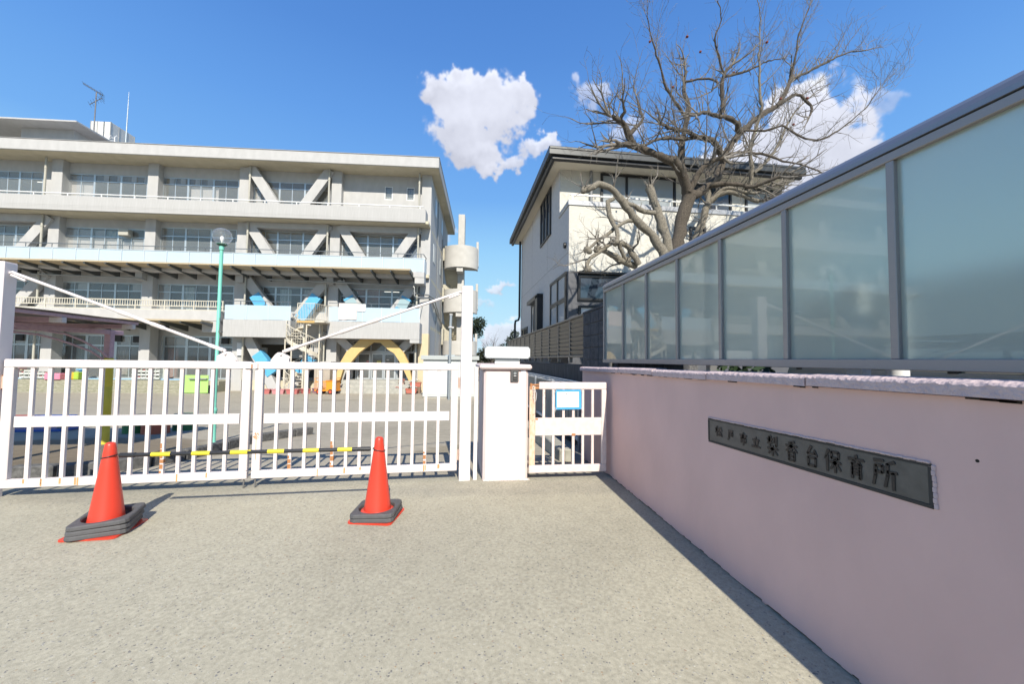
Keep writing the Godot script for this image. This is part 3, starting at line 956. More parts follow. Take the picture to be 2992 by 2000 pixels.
	prism(st, [Vector2(-4.43, 2.74), Vector2(-4.98, 2.19), Vector2(-5.37, 1.82), Vector2(-5.75, 1.11), Vector2(-6.42, -0.9), Vector2(-5.95, -0.9), Vector2(-5.57, 0.54), Vector2(-5.02, 1.12), Vector2(-4.48, 1.79), Vector2(-3.61, 2.5), Vector2(-3.08, 2.5), Vector2(-2.54, 2.02), Vector2(-2.09, 1.74), Vector2(-1.70, 1.16), Vector2(-0.98, -0.25), Vector2(-0.78, -0.25), Vector2(-1.11, 1.17), Vector2(-1.435, 1.79), Vector2(-1.77, 2.2), Vector2(-2.4, 2.74)], Vector3(0, 0, -0.72), 0.40)
	put("entrance_arch", st, yellow, s)

	# first floor balcony: open rail on the left, glass on the right
	st = stool()
	bx(st, Vector3(L, 3.74, -1.75), Vector3(-13.45, 4.43, 0.0), 0.02)
	put("balcony_slab", st, conc, s, "lower left balcony slab")
	var beige := M("beige_rail", Color(0.56, 0.53, 0.45), 0.5)
	st = stool()
	for y in [5.08, 4.70, 4.46]:
		bx(st, Vector3(-26.3, y - 0.03, -0.09), Vector3(-13.3, y + 0.03, -0.03), 0.01)
	u = -13.35
	while u > -26.4:
		bx(st, Vector3(u - 0.03, 4.43, -0.085), Vector3(u + 0.03, 5.08, -0.035))
		u -= 1.85
	put("railing", st, beige, s)
	u = -13.5
	while u > -26.3:
		st = stool()
		bx(st, Vector3(u - 0.018, 4.73, -0.07), Vector3(u + 0.018, 5.05, -0.05))
		put("baluster", st, beige, s)
		u -= 0.155
	# right hand balcony: two lengths of slab with a notch where the stair arrives
	for q in [[-13.25, -8.9], [-6.45, -0.24]]:
		st = stool()
		prism(st, [Vector2(q[0], 3.88), Vector2(q[0], 2.72), Vector2(q[1] + (0.05 if q[1] < -5.0 else 0.0), 2.72), Vector2(q[1], 3.88)], Vector3.ZERO, 1.75)
		var slab := put("balcony_slab", st, stain, s)
		st = stool()
		bx(st, Vector3(q[0] + 0.02, 3.50, -0.01), Vector3(q[1] - 0.02, 3.52, 0.006))
		put("drip_line", st, conc, slab)
	st = stool()
	bx(st, Vector3(-8.9, 2.75, -1.75), Vector3(-6.45, 3.82, -1.2))
	bx(st, Vector3(-0.9, 2.45, -1.75), Vector3(-0.24, 2.72, -0.02), 0.02)
	put("balcony_slab", st, conc, s)
	u = -0.26
	while u > -13.2:
		if u > -6.4 or u < -8.9:
			var e: float = max(u - 1.29, -6.4) if u > -6.4 else u - 1.43
			st = stool()
			bx(st, Vector3(e + 0.02, 3.90, -0.05), Vector3(u - 0.02, 4.87, -0.03))
			put("balustrade_panel", st, frost, s)
			st = stool()
			bx(st, Vector3(u - 0.02, 3.88, -0.028), Vector3(u + 0.02, 4.89, 0.002))
			put("balustrade_post", st, M("pale_frame", Color.WHITE), s)
			u = e if e > -6.39 else min(e, -8.92)
		else:
			u = -8.92
	st = stool()
	for q in [[-13.2, -8.9], [-6.4, -0.26]]:
		bar(st, Vector3(q[0], 5.14, -0.05), Vector3(q[1], 5.14, -0.05), 0.04, 0.04)
		u = q[1] - 0.1
		while u > q[0]:
			bx(st, Vector3(u - 0.02, 4.87, -0.07), Vector3(u + 0.02, 5.14, -0.03))
			u -= 1.6
	bar(st, Vector3(-0.26, 5.14, -0.05), Vector3(-0.26, 5.14, -1.1), 0.04, 0.04)
	put("handrail", st, rail_dark, s)

	# timber canopies on dark beams
	for q in [[L, -0.75, 7.30, 12], [L, -13.9, 3.62, 12]]:
		st = stool()
		prism(st, [Vector2(-1.1, q[2]), Vector2(-1.1, q[2] + 0.10), Vector2(1.45, q[2] - 0.02), Vector2(1.45, q[2] - 0.12)], Vector3(q[0], 0, 0), q[0] - q[1], Basis(Vector3(0, 0, -1), Vector3.UP, Vector3(1, 0, 0)))
		var can := put("canopy", st, wood, s)
		u = q[1] - 0.05
		while u > L:
			st = stool()
			prism(st, [Vector2(-1.05, q[2] - 0.002), Vector2(-1.05, q[2] - 0.11), Vector2(1.45, q[2] - 0.52), Vector2(1.45, q[2] - 0.122)], Vector3(u - 0.05, 0, 0), -0.10, Basis(Vector3(0, 0, -1), Vector3.UP, Vector3(1, 0, 0)))
			put("canopy_beam", st, beam_m, can)
			u -= 1.275
		st = stool()
		for k in 4:
			bx(st, Vector3(q[0], q[2] - 0.03 - 0.036 * (k * 0.6), 0.55 - 0.55 * k), Vector3(q[1], q[2] + 0.02 - 0.036 * (k * 0.6), 0.63 - 0.55 * k))
		put("purlin", st, wood, can)
	st = stool()
	u = -0.75
	for q in [-19.6, -13.0, -6.9]:
		bx(st, Vector3(q, 6.55, -1.2), Vector3(q + 0.45, 7.05, -0.75))
	bx(st, Vector3(-14.6, 3.0, -0.8), Vector3(-13.5, 3.73, -0.02))
	put("bracket_block", st, conc, s)
	# drain pipes down the columns, and service pipes under the canopy
	for q in [[-12.42, 14.9], [-6.98, 14.9], [-0.62, 14.9], [-25.8, 14.9]]:
		for e in [[14.85, 12.0], [10.85, 8.4], [6.95, 5.0], [3.0, -0.2]]:
			st = stool()
			rod(st, Vector3(q[0], e[0], -0.86), Vector3(q[0], e[1], -0.86), 0.065, 10)
			lathe(st, Vector3(q[0], e[0] - 0.75, -0.86), [[0.065, -0.05], [0.082, -0.04], [0.082, 0.04], [0.065, 0.05]], 10)
			put("drain_pipe", st, pipe_m, s)
	var pm := M("service_pipe", Color(0.30, 0.31, 0.31), 0.4, 0.6)
	st = stool()
	tube(st, [Vector3(-26, 6.72, -0.55), Vector3(-19, 6.62, -0.55), Vector3(-18.8, 6.5, -0.6)], [0.05, 0.05, 0.05], 8)
	tube(st, [Vector3(-10.8, 6.75, -0.55), Vector3(-0.95, 6.55, -0.55), Vector3(-0.75, 6.45, -0.55), Vector3(-0.75, 5.85, -0.6), Vector3(-0.6, 5.75, -0.6), Vector3(0.25, 5.75, -0.9), Vector3(0.32, 5.7, -2.0), Vector3(0.32, 4.9, -6.0), Vector3(0.32, 4.6, -9.0)], [0.06, 0.06, 0.06, 0.06, 0.06, 0.06, 0.06, 0.06, 0.06], 8)
	tube(st, [Vector3(-0.75, 6.05, -0.75), Vector3(0.2, 5.98, -0.95), Vector3(0.42, 5.9, -2.0), Vector3(0.42, 5.0, -6.0)], [0.05, 0.05, 0.05, 0.05], 8)
	put("service_pipe", st, pm, s)
	st = stool()
	for q in [[0.26, 12.0, -5.2], [0.26, 10.0, -9.0]]:
		rod(st, Vector3(q[0], q[1] + 2.5, q[2]), Vector3(q[0], -0.5, q[2]), 0.04, 6)
	put("service_pipe", st, pm, s)

	# ground floor: sliding glass doors of the left class rooms
	for q in [[-31.0, -26.2], [-25.8, -20.0], [-18.75, -13.9]]:
		var n := 6 if q[0] < -19.0 else 5
		var d: float = (q[1] - q[0]) / 3.0
		for k in 3:
			window_unit(s, q[0] + d * k, q[0] + d * (k + 1), -0.27, 2.82, -2.3, 2, 2.05, [glass], frame, 0.09)
	for q in [[-21.7, -21.1, 2.12, 2.75], [-18.6, -17.2, 2.12, 2.75], [-15.6, -14.0, 2.12, 2.75], [-30.5, -28.0, 2.12, 2.75]]:
		blind(s, q[0], q[1], q[2], q[3], -2.3, blind_m)
	for q in [[-24.8, -23.9, 0.1, 1.95, Color(0.30, 0.36, 0.36)], [-18.6, -17.9, -0.2, 1.9, Color(0.32, 0.20, 0.18)], [-22.0, -21.3, 0.0, 1.7, Color(0.24, 0.22, 0.2)]]:
		curtain(s, q[0], q[1], q[2], q[3], -2.62, M("curtain_%d" % int(q[0]), q[4], 0.9))
	# the entrance: four glass door leaves under a transom
	var dframe := M("door_aluminium", Color(0.42, 0.45, 0.48), 0.35, 0.5)
	st = stool()
	bx(st, Vector3(-5.4, 1.78, -2.42), Vector3(-0.75, 1.92, -2.32))
	for x in [-5.18, -4.15, -3.2, -2.3, -1.4, -0.95]:
		bx(st, Vector3(x - 0.05, -0.28, -2.42), Vector3(x + 0.05, 1.78, -2.32))
	for x in [-4.15, -3.1, -1.2]:
		bx(st, Vector3(x - 0.03, 1.92, -2.42), Vector3(x + 0.03, 2.6, -2.32))
	var ent := put("entrance_frame", st, dframe, s)
	for q in [[-5.1, -4.2], [-4.08, -3.22], [-3.16, -2.36], [-2.24, -1.45]]:
		st = stool()
		for e in [[q[0], -0.2, q[1], -0.08], [q[0], 1.66, q[1], 1.76], [q[0], -0.08, q[0] + 0.07, 1.66], [q[1] - 0.07, -0.08, q[1], 1.66]]:
			bx(st, Vector3(e[0], e[1], -2.41), Vector3(e[2], e[3], -2.36))
		bx(st, Vector3(q[1] - 0.12, 0.6, -2.36), Vector3(q[1] - 0.09, 1.0, -2.31))
		put("door", st, M("door_leaf", Color(0.55, 0.58, 0.6), 0.35, 0.4), ent)
		st = stool()
		bx(st, Vector3(q[0] + 0.07, -0.08, -2.392), Vector3(q[1] - 0.07, 1.66, -2.386))
		put("pane", st, glass, ent)
	st = stool()
	bx(st, Vector3(-5.35, 1.92, -2.39), Vector3(-0.8, 2.58, -2.384))
	put("pane", st, glass, ent)
	for q in [[-3.7, 0.95, 0.30, 0.24, Color(0.60, 0.58, 0.20)], [-3.0, 1.22, 0.2, 0.1, Color(0.65, 0.66, 0.68)], [-4.45, 1.0, 0.2, 0.2, Color(0.55, 0.22, 0.22)]]:
		st = stool()
		bx(st, Vector3(q[0], q[1], -2.384), Vector3(q[0] + q[2], q[1] + q[3], -2.378))
		put("door_notice", st, M("notice_%d" % int(q[0] * 10), q[4], 0.8), ent)
	# entrance platform and steps
	st = stool()
	bx(st, Vector3(-5.6, -1.2, -2.2), Vector3(-0.7, -0.17, -0.55), 0.01)
	bx(st, Vector3(-5.6, -1.2, -0.55), Vector3(-0.9, -0.40, 0.0), 0.01)
	bx(st, Vector3(-5.6, -1.2, 0.0), Vector3(-1.0, -0.62, 0.45), 0.01)
	put("entrance_step", st, N("step_concrete", Color(0.30, 0.30, 0.27), Color(0.44, 0.43, 0.39), 0.5, 0.9), s)
	# green-grey bank below the step
	# terrace and steps before the class rooms
	var mossy := N("mossy_concrete", Color(0.19, 0.19, 0.125), Color(0.42, 0.40, 0.33), 0.55, 0.95, 0.4, 0.02, 6, 0.0, Vector3(0.6, 2.0, 2.0))
	for q in [[-0.28, -2.2, 0.0], [-0.53, 0.0, 0.45], [-0.78, 0.45, 0.9], [-0.96, 0.9, 1.25]]:
		st = stool()
		bx(st, Vector3(L, -1.25, q[1]), Vector3(-13.35, q[0], q[2]), 0.02)
		put("terrace_step", st, mossy, s)
	# rooftop stair house
	st = stool()
	bx(st, Vector3(-40.0, 19.72, -14.0), Vector3(-28.13, 19.86, -5.0), 0.02)
	bx(st, Vector3(-33.4, 15.6, -13.4), Vector3(-29.43, 19.72, -6.2))
	put("roof_house", st, conc, s)
	st = stool()
	bx(st, Vector3(-29.43, 17.0, -12.0), Vector3(-29.41, 19.2, -7.0))
	put("roof_house_louvre", st, M("louvre_dark", Color(0.08, 0.08, 0.08), 0.8), s)
	# equipment under the stair
	for q in [[-12.9, 1.45, -1.0, 0.36, 0.9, Color(0.6, 0.62, 0.64)], [-12.2, 1.5, -1.8, 0.8, 0.55, Color(0.42, 0.42, 0.40)], [-9.7, 1.3, -1.9, 1.0, 0.65, Color(0.28, 0.28, 0.27)]]:
		st = stool()
		bx(st, Vector3(q[0], q[1], q[2] - 0.3), Vector3(q[0] + q[3], q[1] + q[4], q[2]), 0.02)
		bx(st, Vector3(q[0] + 0.1, q[1] + 0.08, q[2]), Vector3(q[0] + q[3] - 0.1, q[1] + q[4] * 0.55, q[2] + 0.008))
		put("equipment_box", st, M("equip_%d" % int(q[0] * 10), q[5], 0.6), s)
	# louvred vents and speakers on the classroom fronts
	for q in [[-28.45, 2.3], [-22.0, 2.35], [-20.7, 2.3], [-14.7, 2.28]]:
		st = stool()
		bx(st, Vector3(q[0], q[1], -2.28), Vector3(q[0] + 0.5, q[1] + 0.45, -2.18), 0.01)
		for k in 4:
			bx(st, Vector3(q[0] + 0.04, q[1] + 0.06 + k * 0.1, -2.18), Vector3(q[0] + 0.46, q[1] + 0.09 + k * 0.1, -2.16))
		put("vent", st, M("vent_dark", Color(0.035, 0.035, 0.04), 0.6), s)
	st = stool()
	bx(st, Vector3(-21.25, 9.72, -1.62), Vector3(-20.6, 10.15, -1.2), 0.02)
	put("vent_hood", st, pipe_m, s)
	# blue sill strip on the terrace
	st = stool()
	bx(st, Vector3(-31.0, -0.28, -1.3), Vector3(-14.3, -0.22, -1.05))
	put("sill_strip", st, M("pale_blue", Color(0.30, 0.50, 0.70), 0.6), s)

	# things on the roof and the balcony
	var w := thing("water_tank", "square white panelled water tank on the school roof", "water tank", bw(-31.0, 15.66, 11.3), BROT)
	st = stool()
	bx(st, Vector3(-0.85, 4.2, -1.25), Vector3(0.85, 7.05, 1.25), 0.02)
	put("tank_body", st, N("tank_white", Color(0.5, 0.5, 0.48), Color(0.62, 0.62, 0.6), 0.5, 0.5), w)
	for k in 4:
		st = stool()
		bx(st, Vector3(-0.87 + k * 0.567, 4.2, 1.25), Vector3(-0.83 + k * 0.567, 7.05, 1.28))
		bx(st, Vector3(0.85, 4.2, -1.25 + k * 0.82), Vector3(0.88, 7.05, -1.21 + k * 0.82))
		put("panel_seam", st, M("tank_seam", Color(0.3, 0.31, 0.31), 0.5), w)
	st = stool()
	bx(st, Vector3(-0.8, 0, -1.2), Vector3(0.8, 4.2, 1.2))
	put("tank_stand", st, conc, w)
	st = stool()
	for x in [0.95, 1.45]:
		tube(st, [Vector3(x, 4.0, 1.45), Vector3(x, 5.55, 1.45), Vector3(x + 0.02, 5.75, 1.3), Vector3(x + 0.02, 5.6, 1.15)], [0.03, 0.03, 0.03, 0.03], 6)
	for k in 6:
		rod(st, Vector3(0.95, 4.2 + k * 0.25, 1.45), Vector3(1.45, 4.2 + k * 0.25, 1.45), 0.02, 6)
	put("ladder", st, white, w)
	var a := thing("television_antenna", "thin grey television antenna mast on the school roof", "antenna", bw(-30.6, 15.66, 9.0), BROT)
	var gm := M("antenna_metal", Color(0.16, 0.16, 0.17), 0.5, 0.6)
	st = stool()
	rod(st, Vector3(0, 0, 0), Vector3(0.05, 9.1, 0), 0.045, 6)
	put("mast", st, gm, a)
	st = stool()
	rod(st, Vector3(-1.1, 9.85, 0), Vector3(0.6, 8.85, 0), 0.03, 5)
	for k in 14:
		var p := Vector3(-1.1, 9.85, 0).lerp(Vector3(0.6, 8.85, 0), k / 13.0)
		rod(st, p - Vector3(0.05, 0.08, 0.16), p + Vector3(0.05, 0.08, 0.16), 0.012, 4)
	for k in 5:
		rod(st, Vector3(0.5, 8.3 + 0.16 * k, -0.3), Vector3(0.62, 8.45 + 0.16 * k, 0.35), 0.014, 4)
	put("upper_yagi", st, gm, a)
	st = stool()
	rod(st, Vector3(-0.45, 7.95, 0), Vector3(0.55, 8.6, 0), 0.03, 5)
	for k in 6:
		var p := Vector3(-0.45, 7.95, 0).lerp(Vector3(0.55, 8.6, 0), k / 5.0)
		rod(st, p - Vector3(0.02, 0.16, 0.2), p + Vector3(0.02, 0.16, 0.2), 0.014, 4)
	put("lower_yagi", st, gm, a)
	var lr := thing("lightning_rod", "tall slender pale lightning rod on the school roof", "lightning rod", bw(-27.86, 15.66, 9.0), BROT)
	st = stool()
	tube(st, [Vector3.ZERO, Vector3(0, 4.8, 0), Vector3(0.02, 7.4, 0), Vector3(0.03, 9.3, 0)], [0.07, 0.06, 0.04, 0.015], 7)
	put("rod", st, M("rod_metal", Color(0.45, 0.5, 0.52), 0.4, 0.5), lr)
	var cl := stool()
	for i in 12:
		var x0 := -5.72 + 0.1 * i
		quad(cl, bw(x0, 4.02 - 0.01 * i * 0.2 - (0.0 if i > 5 else 0.03), -0.02 - 0.012 * sin(i * 1.3)), bw(x0 + 0.1, 4.02 - (0.0 if i > 4 else 0.03), -0.02 - 0.012 * sin((i + 1) * 1.3)), bw(x0 + 0.1, 5.13, -0.015), bw(x0, 5.13, -0.015), Vector3.BACK)
	tag(put("hanging_cloth", cl, M("pale_pink_cloth", Color(0.66, 0.56, 0.53), 0.95)), "pale pink cloth pegged over the glass balcony rail of the school", "cloth")
	var c2 := stool()
	for i in 8:
		var x0 := -4.52 + 0.075 * i
		quad(c2, bw(x0, 4.62 - 0.05 * sin(i * 0.4), -0.02), bw(x0 + 0.075, 4.62 - 0.05 * sin((i + 1) * 0.4), -0.02), bw(x0 + 0.075, 5.1, -0.02 - 0.01 * sin(i + 1.0)), bw(x0, 5.1, -0.02 - 0.01 * sin(float(i))), Vector3.BACK)
	tag(put("hanging_towel", c2, M("white_cloth", Color(0.66, 0.68, 0.68), 0.95)), "small white towel hung on the balcony rail right of the pink cloth", "towel")
	for q in [-22.75, -21.85, -20.9, -20.05, -18.35, -17.6, -16.6, -15.75]:
		var p := stool()
		for i in 2:
			quad(p, bw(q, 13.66, 1.625), bw(q + 0.34, 13.66, 1.625), bw(q + 0.34, 14.05, 1.625), bw(q, 14.05, 1.625), Vector3.BACK)
		tag(put("paper_notice", p, M("notice_paper", Color(0.70, 0.76, 0.82), 0.9)), "white paper sheet stuck behind a third floor school window", "paper", "paper sheets in the third floor windows")


# ---------------------------------------------------------------- open concrete spiral stair at the building's end
func stair_tower() -> void:
	var o := thing("concrete_stair_tower", "round open concrete stair tower beside the end of the school building", "stair tower", bw(1.95, 0, 9.5), BROT)
	var conc := N("tower_concrete", Color(0.44, 0.43, 0.405), Color(0.52, 0.51, 0.485), 0.2, 0.85, 0.1)
	var under := N("soffit_concrete", Color.BLACK, Color.WHITE, 1.0)
	var st := stool()
	bx(st, Vector3(-0.3, -1.3, -0.9), Vector3(0.3, 15.0, 0.35), 0.03)
	put("core_wall", st, conc, o)
	for q in [[9.75, 11.75], [5.65, 7.75], [1.75, 3.05]]:
		st = stool()
		var y0: float = q[0]
		var y1: float = q[1]
		lathe(st, Vector3.ZERO, [[1.42, y0], [1.58, y0], [1.58, y1], [1.42, y1], [1.42, y0]], 40, Basis.IDENTITY, true, -0.12, PI + 0.35)
		lathe(st, Vector3.ZERO, [[0.2, y0 + 0.02], [1.5, y0 + 0.02], [1.5, y0 + 0.22], [0.2, y0 + 0.22]], 40, Basis.IDENTITY, true, -0.12, PI + 0.35)
		put("landing_wall", st, conc, o)
		st = stool()
		bx(st, Vector3(-0.32, y0 - 0.42, 0.3), Vector3(0.25, y0 + 0.3, 1.45), 0.02)
		put("landing_beam", st, conc, o)
		st = stool()
		bx(st, Vector3(1.40, y0 + 0.4, -0.75), Vector3(1.62, y1 + 0.75, 0.05), 0.02)
		put("side_panel", st, conc, o)
	for top in [9.8, 5.7]:
		# the flight behind: a winding soffit with its outer wall
		st = stool()
		var n := 20
		for i in n:
			var a := PI * 0.98 + PI * 0.52 * i / n
			var b := PI * 0.98 + PI * 0.52 * (i + 1) / n
			var ya: float = top - 4.0 + 4.0 * (1.0 - float(i) / n)
			var yb: float = top - 4.0 + 4.0 * (1.0 - float(i + 1) / n)
			var da := Vector3(cos(a), 0, sin(a))
			var db := Vector3(cos(b), 0, sin(b))
			quad(st, da * 0.2 + Vector3(0, ya, 0), da * 1.55 + Vector3(0, ya, 0), db * 1.55 + Vector3(0, yb, 0), db * 0.2 + Vector3(0, yb, 0), Vector3.DOWN)
			quad(st, da * 0.2 + Vector3(0, ya + 0.25, 0), da * 1.55 + Vector3(0, ya + 0.25, 0), db * 1.55 + Vector3(0, yb + 0.25, 0), db * 0.2 + Vector3(0, yb + 0.25, 0), Vector3.UP)
			for r in [1.42, 1.55]:
				quad(st, da * r + Vector3(0, ya - 0.1, 0), da * r + Vector3(0, ya + 1.2, 0), db * r + Vector3(0, yb + 1.2, 0), db * r + Vector3(0, yb - 0.1, 0), (da + db) * (1.0 if r > 1.5 else -1.0))
		put("stair_flight", st, under, o)
	st = stool()
	lathe(st, Vector3.ZERO, [[1.58, -1.3], [1.58, 1.3], [1.42, 1.3]], 40, Basis.IDENTITY, true, -0.12, PI + 0.35)
	put("base_wall", st, conc, o)
	for q in [[10.55, 12.2], [6.7, 8.5], [2.7, 4.7]]:
		st = stool()
		bx(st, Vector3(-1.72, q[0], -0.9), Vector3(-0.9, q[1], -0.6), 0.02)
		bx(st, Vector3(-1.72, q[0], -0.6), Vector3(-1.5, q[1] - 0.5, 0.4), 0.02)
		bx(st, Vector3(-1.72, q[0] - 0.2, -1.5), Vector3(0.2, q[0] + 0.05, -0.3), 0.02)
		put("link_bridge", st, N("bridge_concrete", Color(0.37, 0.35, 0.28), Color(0.47, 0.45, 0.38), 0.4, 0.9), o)

# ---------------------------------------------------------------- neighbouring house
func house() -> void:
	var h := thing("neighbour_house", "two storey cream house with a dark flat eave and a long balcony", "house", Vector3(2.845, 0, -10.2))
	var wall := N("cream_siding", Color(0.56, 0.545, 0.49), Color(0.68, 0.665, 0.61), 0.9, 0.85, 0.9, 0.02, 3, 0.0, Vector3(0.35, 3.2, 0.35))
	var grey := N("grey_siding", Color(0.50, 0.48, 0.46), Color(0.57, 0.55, 0.53), 0.6, 0.85, 0.4, 0.02, 4)
	var black := N("charcoal_cladding", Color(0.075, 0.078, 0.09), Color(0.10, 0.103, 0.115), 0.5, 0.45)
	var fr := M("dark_window_frame", Color(0.03, 0.031, 0.034), 0.35, 0.4)
	var gl := M("house_glass", Color(0.035, 0.05, 0.07), 0.02)
	gl.metallic_specular = 0.9
	var st := stool()
	bx(st, Vector3(0.012, 3.78, -8.25), Vector3(7.25, 5.56, 0.0))
	bx(st, Vector3(0.012, 5.56, -8.25), Vector3(7.25, 7.16, -1.02))
	put("front_wall", st, wall, h)
	st = stool()
	bx(st, Vector3(0.0, 0.4, -8.26), Vector3(0.11, 7.15, -1.021))
	bx(st, Vector3(0.001, 0.4, -1.021), Vector3(0.11, 5.555, -0.002))
	put("side_wall", st, grey, h)
	st = stool()
	bx(st, Vector3(0.002, 4.29, -8.2), Vector3(-0.004, 4.305, -0.05))
	for z in [-2.6, -5.4]:
		bx(st, Vector3(0.002, 4.31, z - 0.006), Vector3(-0.003, 7.1, z + 0.006))
	put("wall_joint", st, M("joint", Color(0.36, 0.35, 0.33), 0.9), h)
	st = stool()
	bx(st, Vector3(-0.005, 0.4, -7.9), Vector3(7.24, 3.78, 0.004))
	put("ground_floor_cladding", st, black, h)
	st = stool()
	bx(st, Vector3(-0.012, 0.4, -8.2), Vector3(0.0, 3.79, -2.05))
	put("lower_side_wall", st, grey, h)
	# roof with gutter
	st = stool()
	var dk := M("roof_metal", Color(0.06, 0.065, 0.068), 0.4, 0.3)
	bx(st, Vector3(-0.5, 7.20, -8.9), Vector3(7.35, 7.29, -0.22), 0.02)
	bx(st, Vector3(-0.505, 7.05, -8.905), Vector3(7.355, 7.20, -0.215), 0.01)
	var roof := put("roof", st, dk, h)
	st = stool()
	bx(st, Vector3(-0.42, 6.93, -8.8), Vector3(-0.30, 7.05, -0.30), 0.03)
	bx(st, Vector3(-0.42, 6.931, -0.42), Vector3(7.3, 7.049, -0.29), 0.03)
	put("gutter", st, M("gutter", Color(0.02, 0.021, 0.023), 0.35), roof)
	st = stool()
	bx(st, Vector3(-0.30, 7.03, -8.7), Vector3(7.3, 7.045, -0.42))
	put("soffit", st, M("cream_soffit", Color(0.60, 0.56, 0.47), 0.8), roof)
	for i in 9:
		st = stool()
		bx(st, Vector3(0.35 + i * 0.86, 7.29, -0.36), Vector3(0.38 + i * 0.86, 7.36, -0.30))
		put("snow_guard", st, dk, roof)
	# balcony cap and rail
	st = stool()
	bx(st, Vector3(-0.03, 5.56, -0.12), Vector3(7.25, 5.70, 0.03), 0.01)
	bx(st, Vector3(-0.03, 5.561, -1.05), Vector3(0.12, 5.699, -0.12), 0.01)
	put("balcony_cap", st, M("cap_metal", Color(0.40, 0.41, 0.43), 0.4, 0.4), h)
	st = stool()
	bar(st, Vector3(0.05, 5.87, -0.05), Vector3(7.2, 5.87, -0.05), 0.04, 0.04)
	for i in 6:
		bar(st, Vector3(0.1 + i * 1.4, 5.70, -0.05), Vector3(0.1 + i * 1.4, 5.87, -0.05), 0.03, 0.03)
	put("balcony_rail", st, M("rail_pale", Color(0.62, 0.62, 0.60), 0.4, 0.4), h)
	var win := func(x0: float, x1: float, y0: float, y1: float, z: float, n: int, pane_m: Material) -> void:
		var q := stool()
		for e in [[x0 - 0.06, y0 - 0.06, x1 + 0.06, y0], [x0 - 0.06, y1, x1 + 0.06, y1 + 0.06], [x0 - 0.06, y0, x0, y1], [x1, y0, x1 + 0.06, y1]]:
			bx(q, Vector3(e[0], e[1], z), Vector3(e[2], e[3], z + 0.06))
		for i in range(1, n):
			var x: float = lerp(x0, x1, float(i) / n)
			bx(q, Vector3(x - 0.035, y0, z), Vector3(x + 0.035, y1, z + 0.045))
		var w := put("window", q, fr, h)
		for i in n:
			q = stool()
			bx(q, Vector3(lerp(x0, x1, float(i) / n) + 0.02, y0, z + 0.002), Vector3(lerp(x0, x1, (i + 1.0) / n) - 0.02, y1, z + 0.02))
			put("pane", q, pane_m, w)
	win.call(1.30, 3.55, 5.75, 6.93, -1.02, 3, M("shaded_glass", Color(0.30, 0.33, 0.35), 0.08))
	win.call(4.15, 5.4, 5.75, 6.85, -1.02, 2, gl)
	win.call(6.0, 7.0, 5.75, 6.8, -1.02, 1, M("shaded_glass", Color.BLACK))
	win.call(3.5, 3.85, 4.5, 5.1, 0.0, 1, gl)
	win.call(0.30, 1.45, 3.06, 3.62, 0.004, 1, gl)
	# curtained lower window
	win.call(0.32, 1.45, 1.95, 2.80, 0.004, 1, M("net_curtain", Color(0.62, 0.64, 0.66), 0.25))
	st = stool()
	bx(st, Vector3(0.25, 3.70, 0.0), Vector3(7.2, 3.77, 0.14), 0.01)
	put("shutter_box", st, fr, h)
	# windows on the shaded side: built on the plane x = 0 of the house
	var sw := func(z0: float, z1: float, y0: float, y1: float, rows: Array, cols: int, m: Material, proud := 0.05) -> void:
		var q := stool()
		for e in [[z0, y0 - 0.06, z1, y0], [z0, y1, z1, y1 + 0.08]]:
			bx(q, Vector3(-proud, e[1], e[0] - 0.06), Vector3(-0.001, e[3], e[2] + 0.06))
		for i in cols + 1:
			var z: float = lerp(z0, z1, float(i) / cols)
			bx(q, Vector3(-proud + 0.004, y0, z - 0.05), Vector3(-0.001, y1, z + 0.05))
		for y in rows:
			bx(q, Vector3(-proud + 0.008, y - 0.06, z0), Vector3(-0.001, y + 0.06, z1))
		var w := put("window", q, fr, h)
		for i in cols:
			q = stool()
			bx(q, Vector3(-0.02, y0, lerp(z0, z1, float(i) / cols) + 0.03), Vector3(-0.006, y1, lerp(z0, z1, (i + 1.0) / cols) - 0.03))
			put("pane", q, m, w)
	sw.call(-3.62, -2.13, 5.48, 6.88, [], 3, gl)
	sw.call(-1.98, -0.22, 2.1, 3.72, [3.06], 2, M("pale_glass", Color(0.36, 0.38, 0.40), 0.05))
	sw.call(-5.3, -3.75, 2.2, 3.5, [], 3, M("pale_glass", Color.BLACK))
	sw.call(-7.7, -6.25, 2.2, 2.72, [], 2, gl)
	st = stool()
	bx(st, Vector3(-0.22, 2.1, -3.62), Vector3(0.0, 3.66, -3.20), 0.01)
	bx(st, Vector3(-0.22, 3.55, -5.35), Vector3(0.0, 3.70, -3.20), 0.01)
	put("shutter_case", st, fr, h)
	st = stool()
	lathe(st, Vector3(-0.03, 4.55, -0.31), [[0.0, -0.03], [0.08, -0.03], [0.08, 0.03], [0.0, 0.04]], 16, Basis(Vector3.BACK, PI / 2))
	put("vent", st, fr, h)
	st = stool()
	var pz := -8.05
	tube(st, [Vector3(-0.10, 6.95, pz), Vector3(-0.10, 3.4, pz), Vector3(-0.14, 3.25, pz), Vector3(-0.28, 3.2, pz), Vector3(-0.30, 3.05, pz), Vector3(-0.30, 0.5, pz)], [0.05, 0.05, 0.05, 0.05, 0.05, 0.05], 8)
	put("down_pipe", st, fr, h)
	st = stool()
	rod(st, Vector3(0.93, 7.0, -0.95), Vector3(0.93, 5.5, -0.95), 0.05, 8)
	put("down_pipe", st, M("pipe_grey", Color(0.2, 0.21, 0.22), 0.5), h)

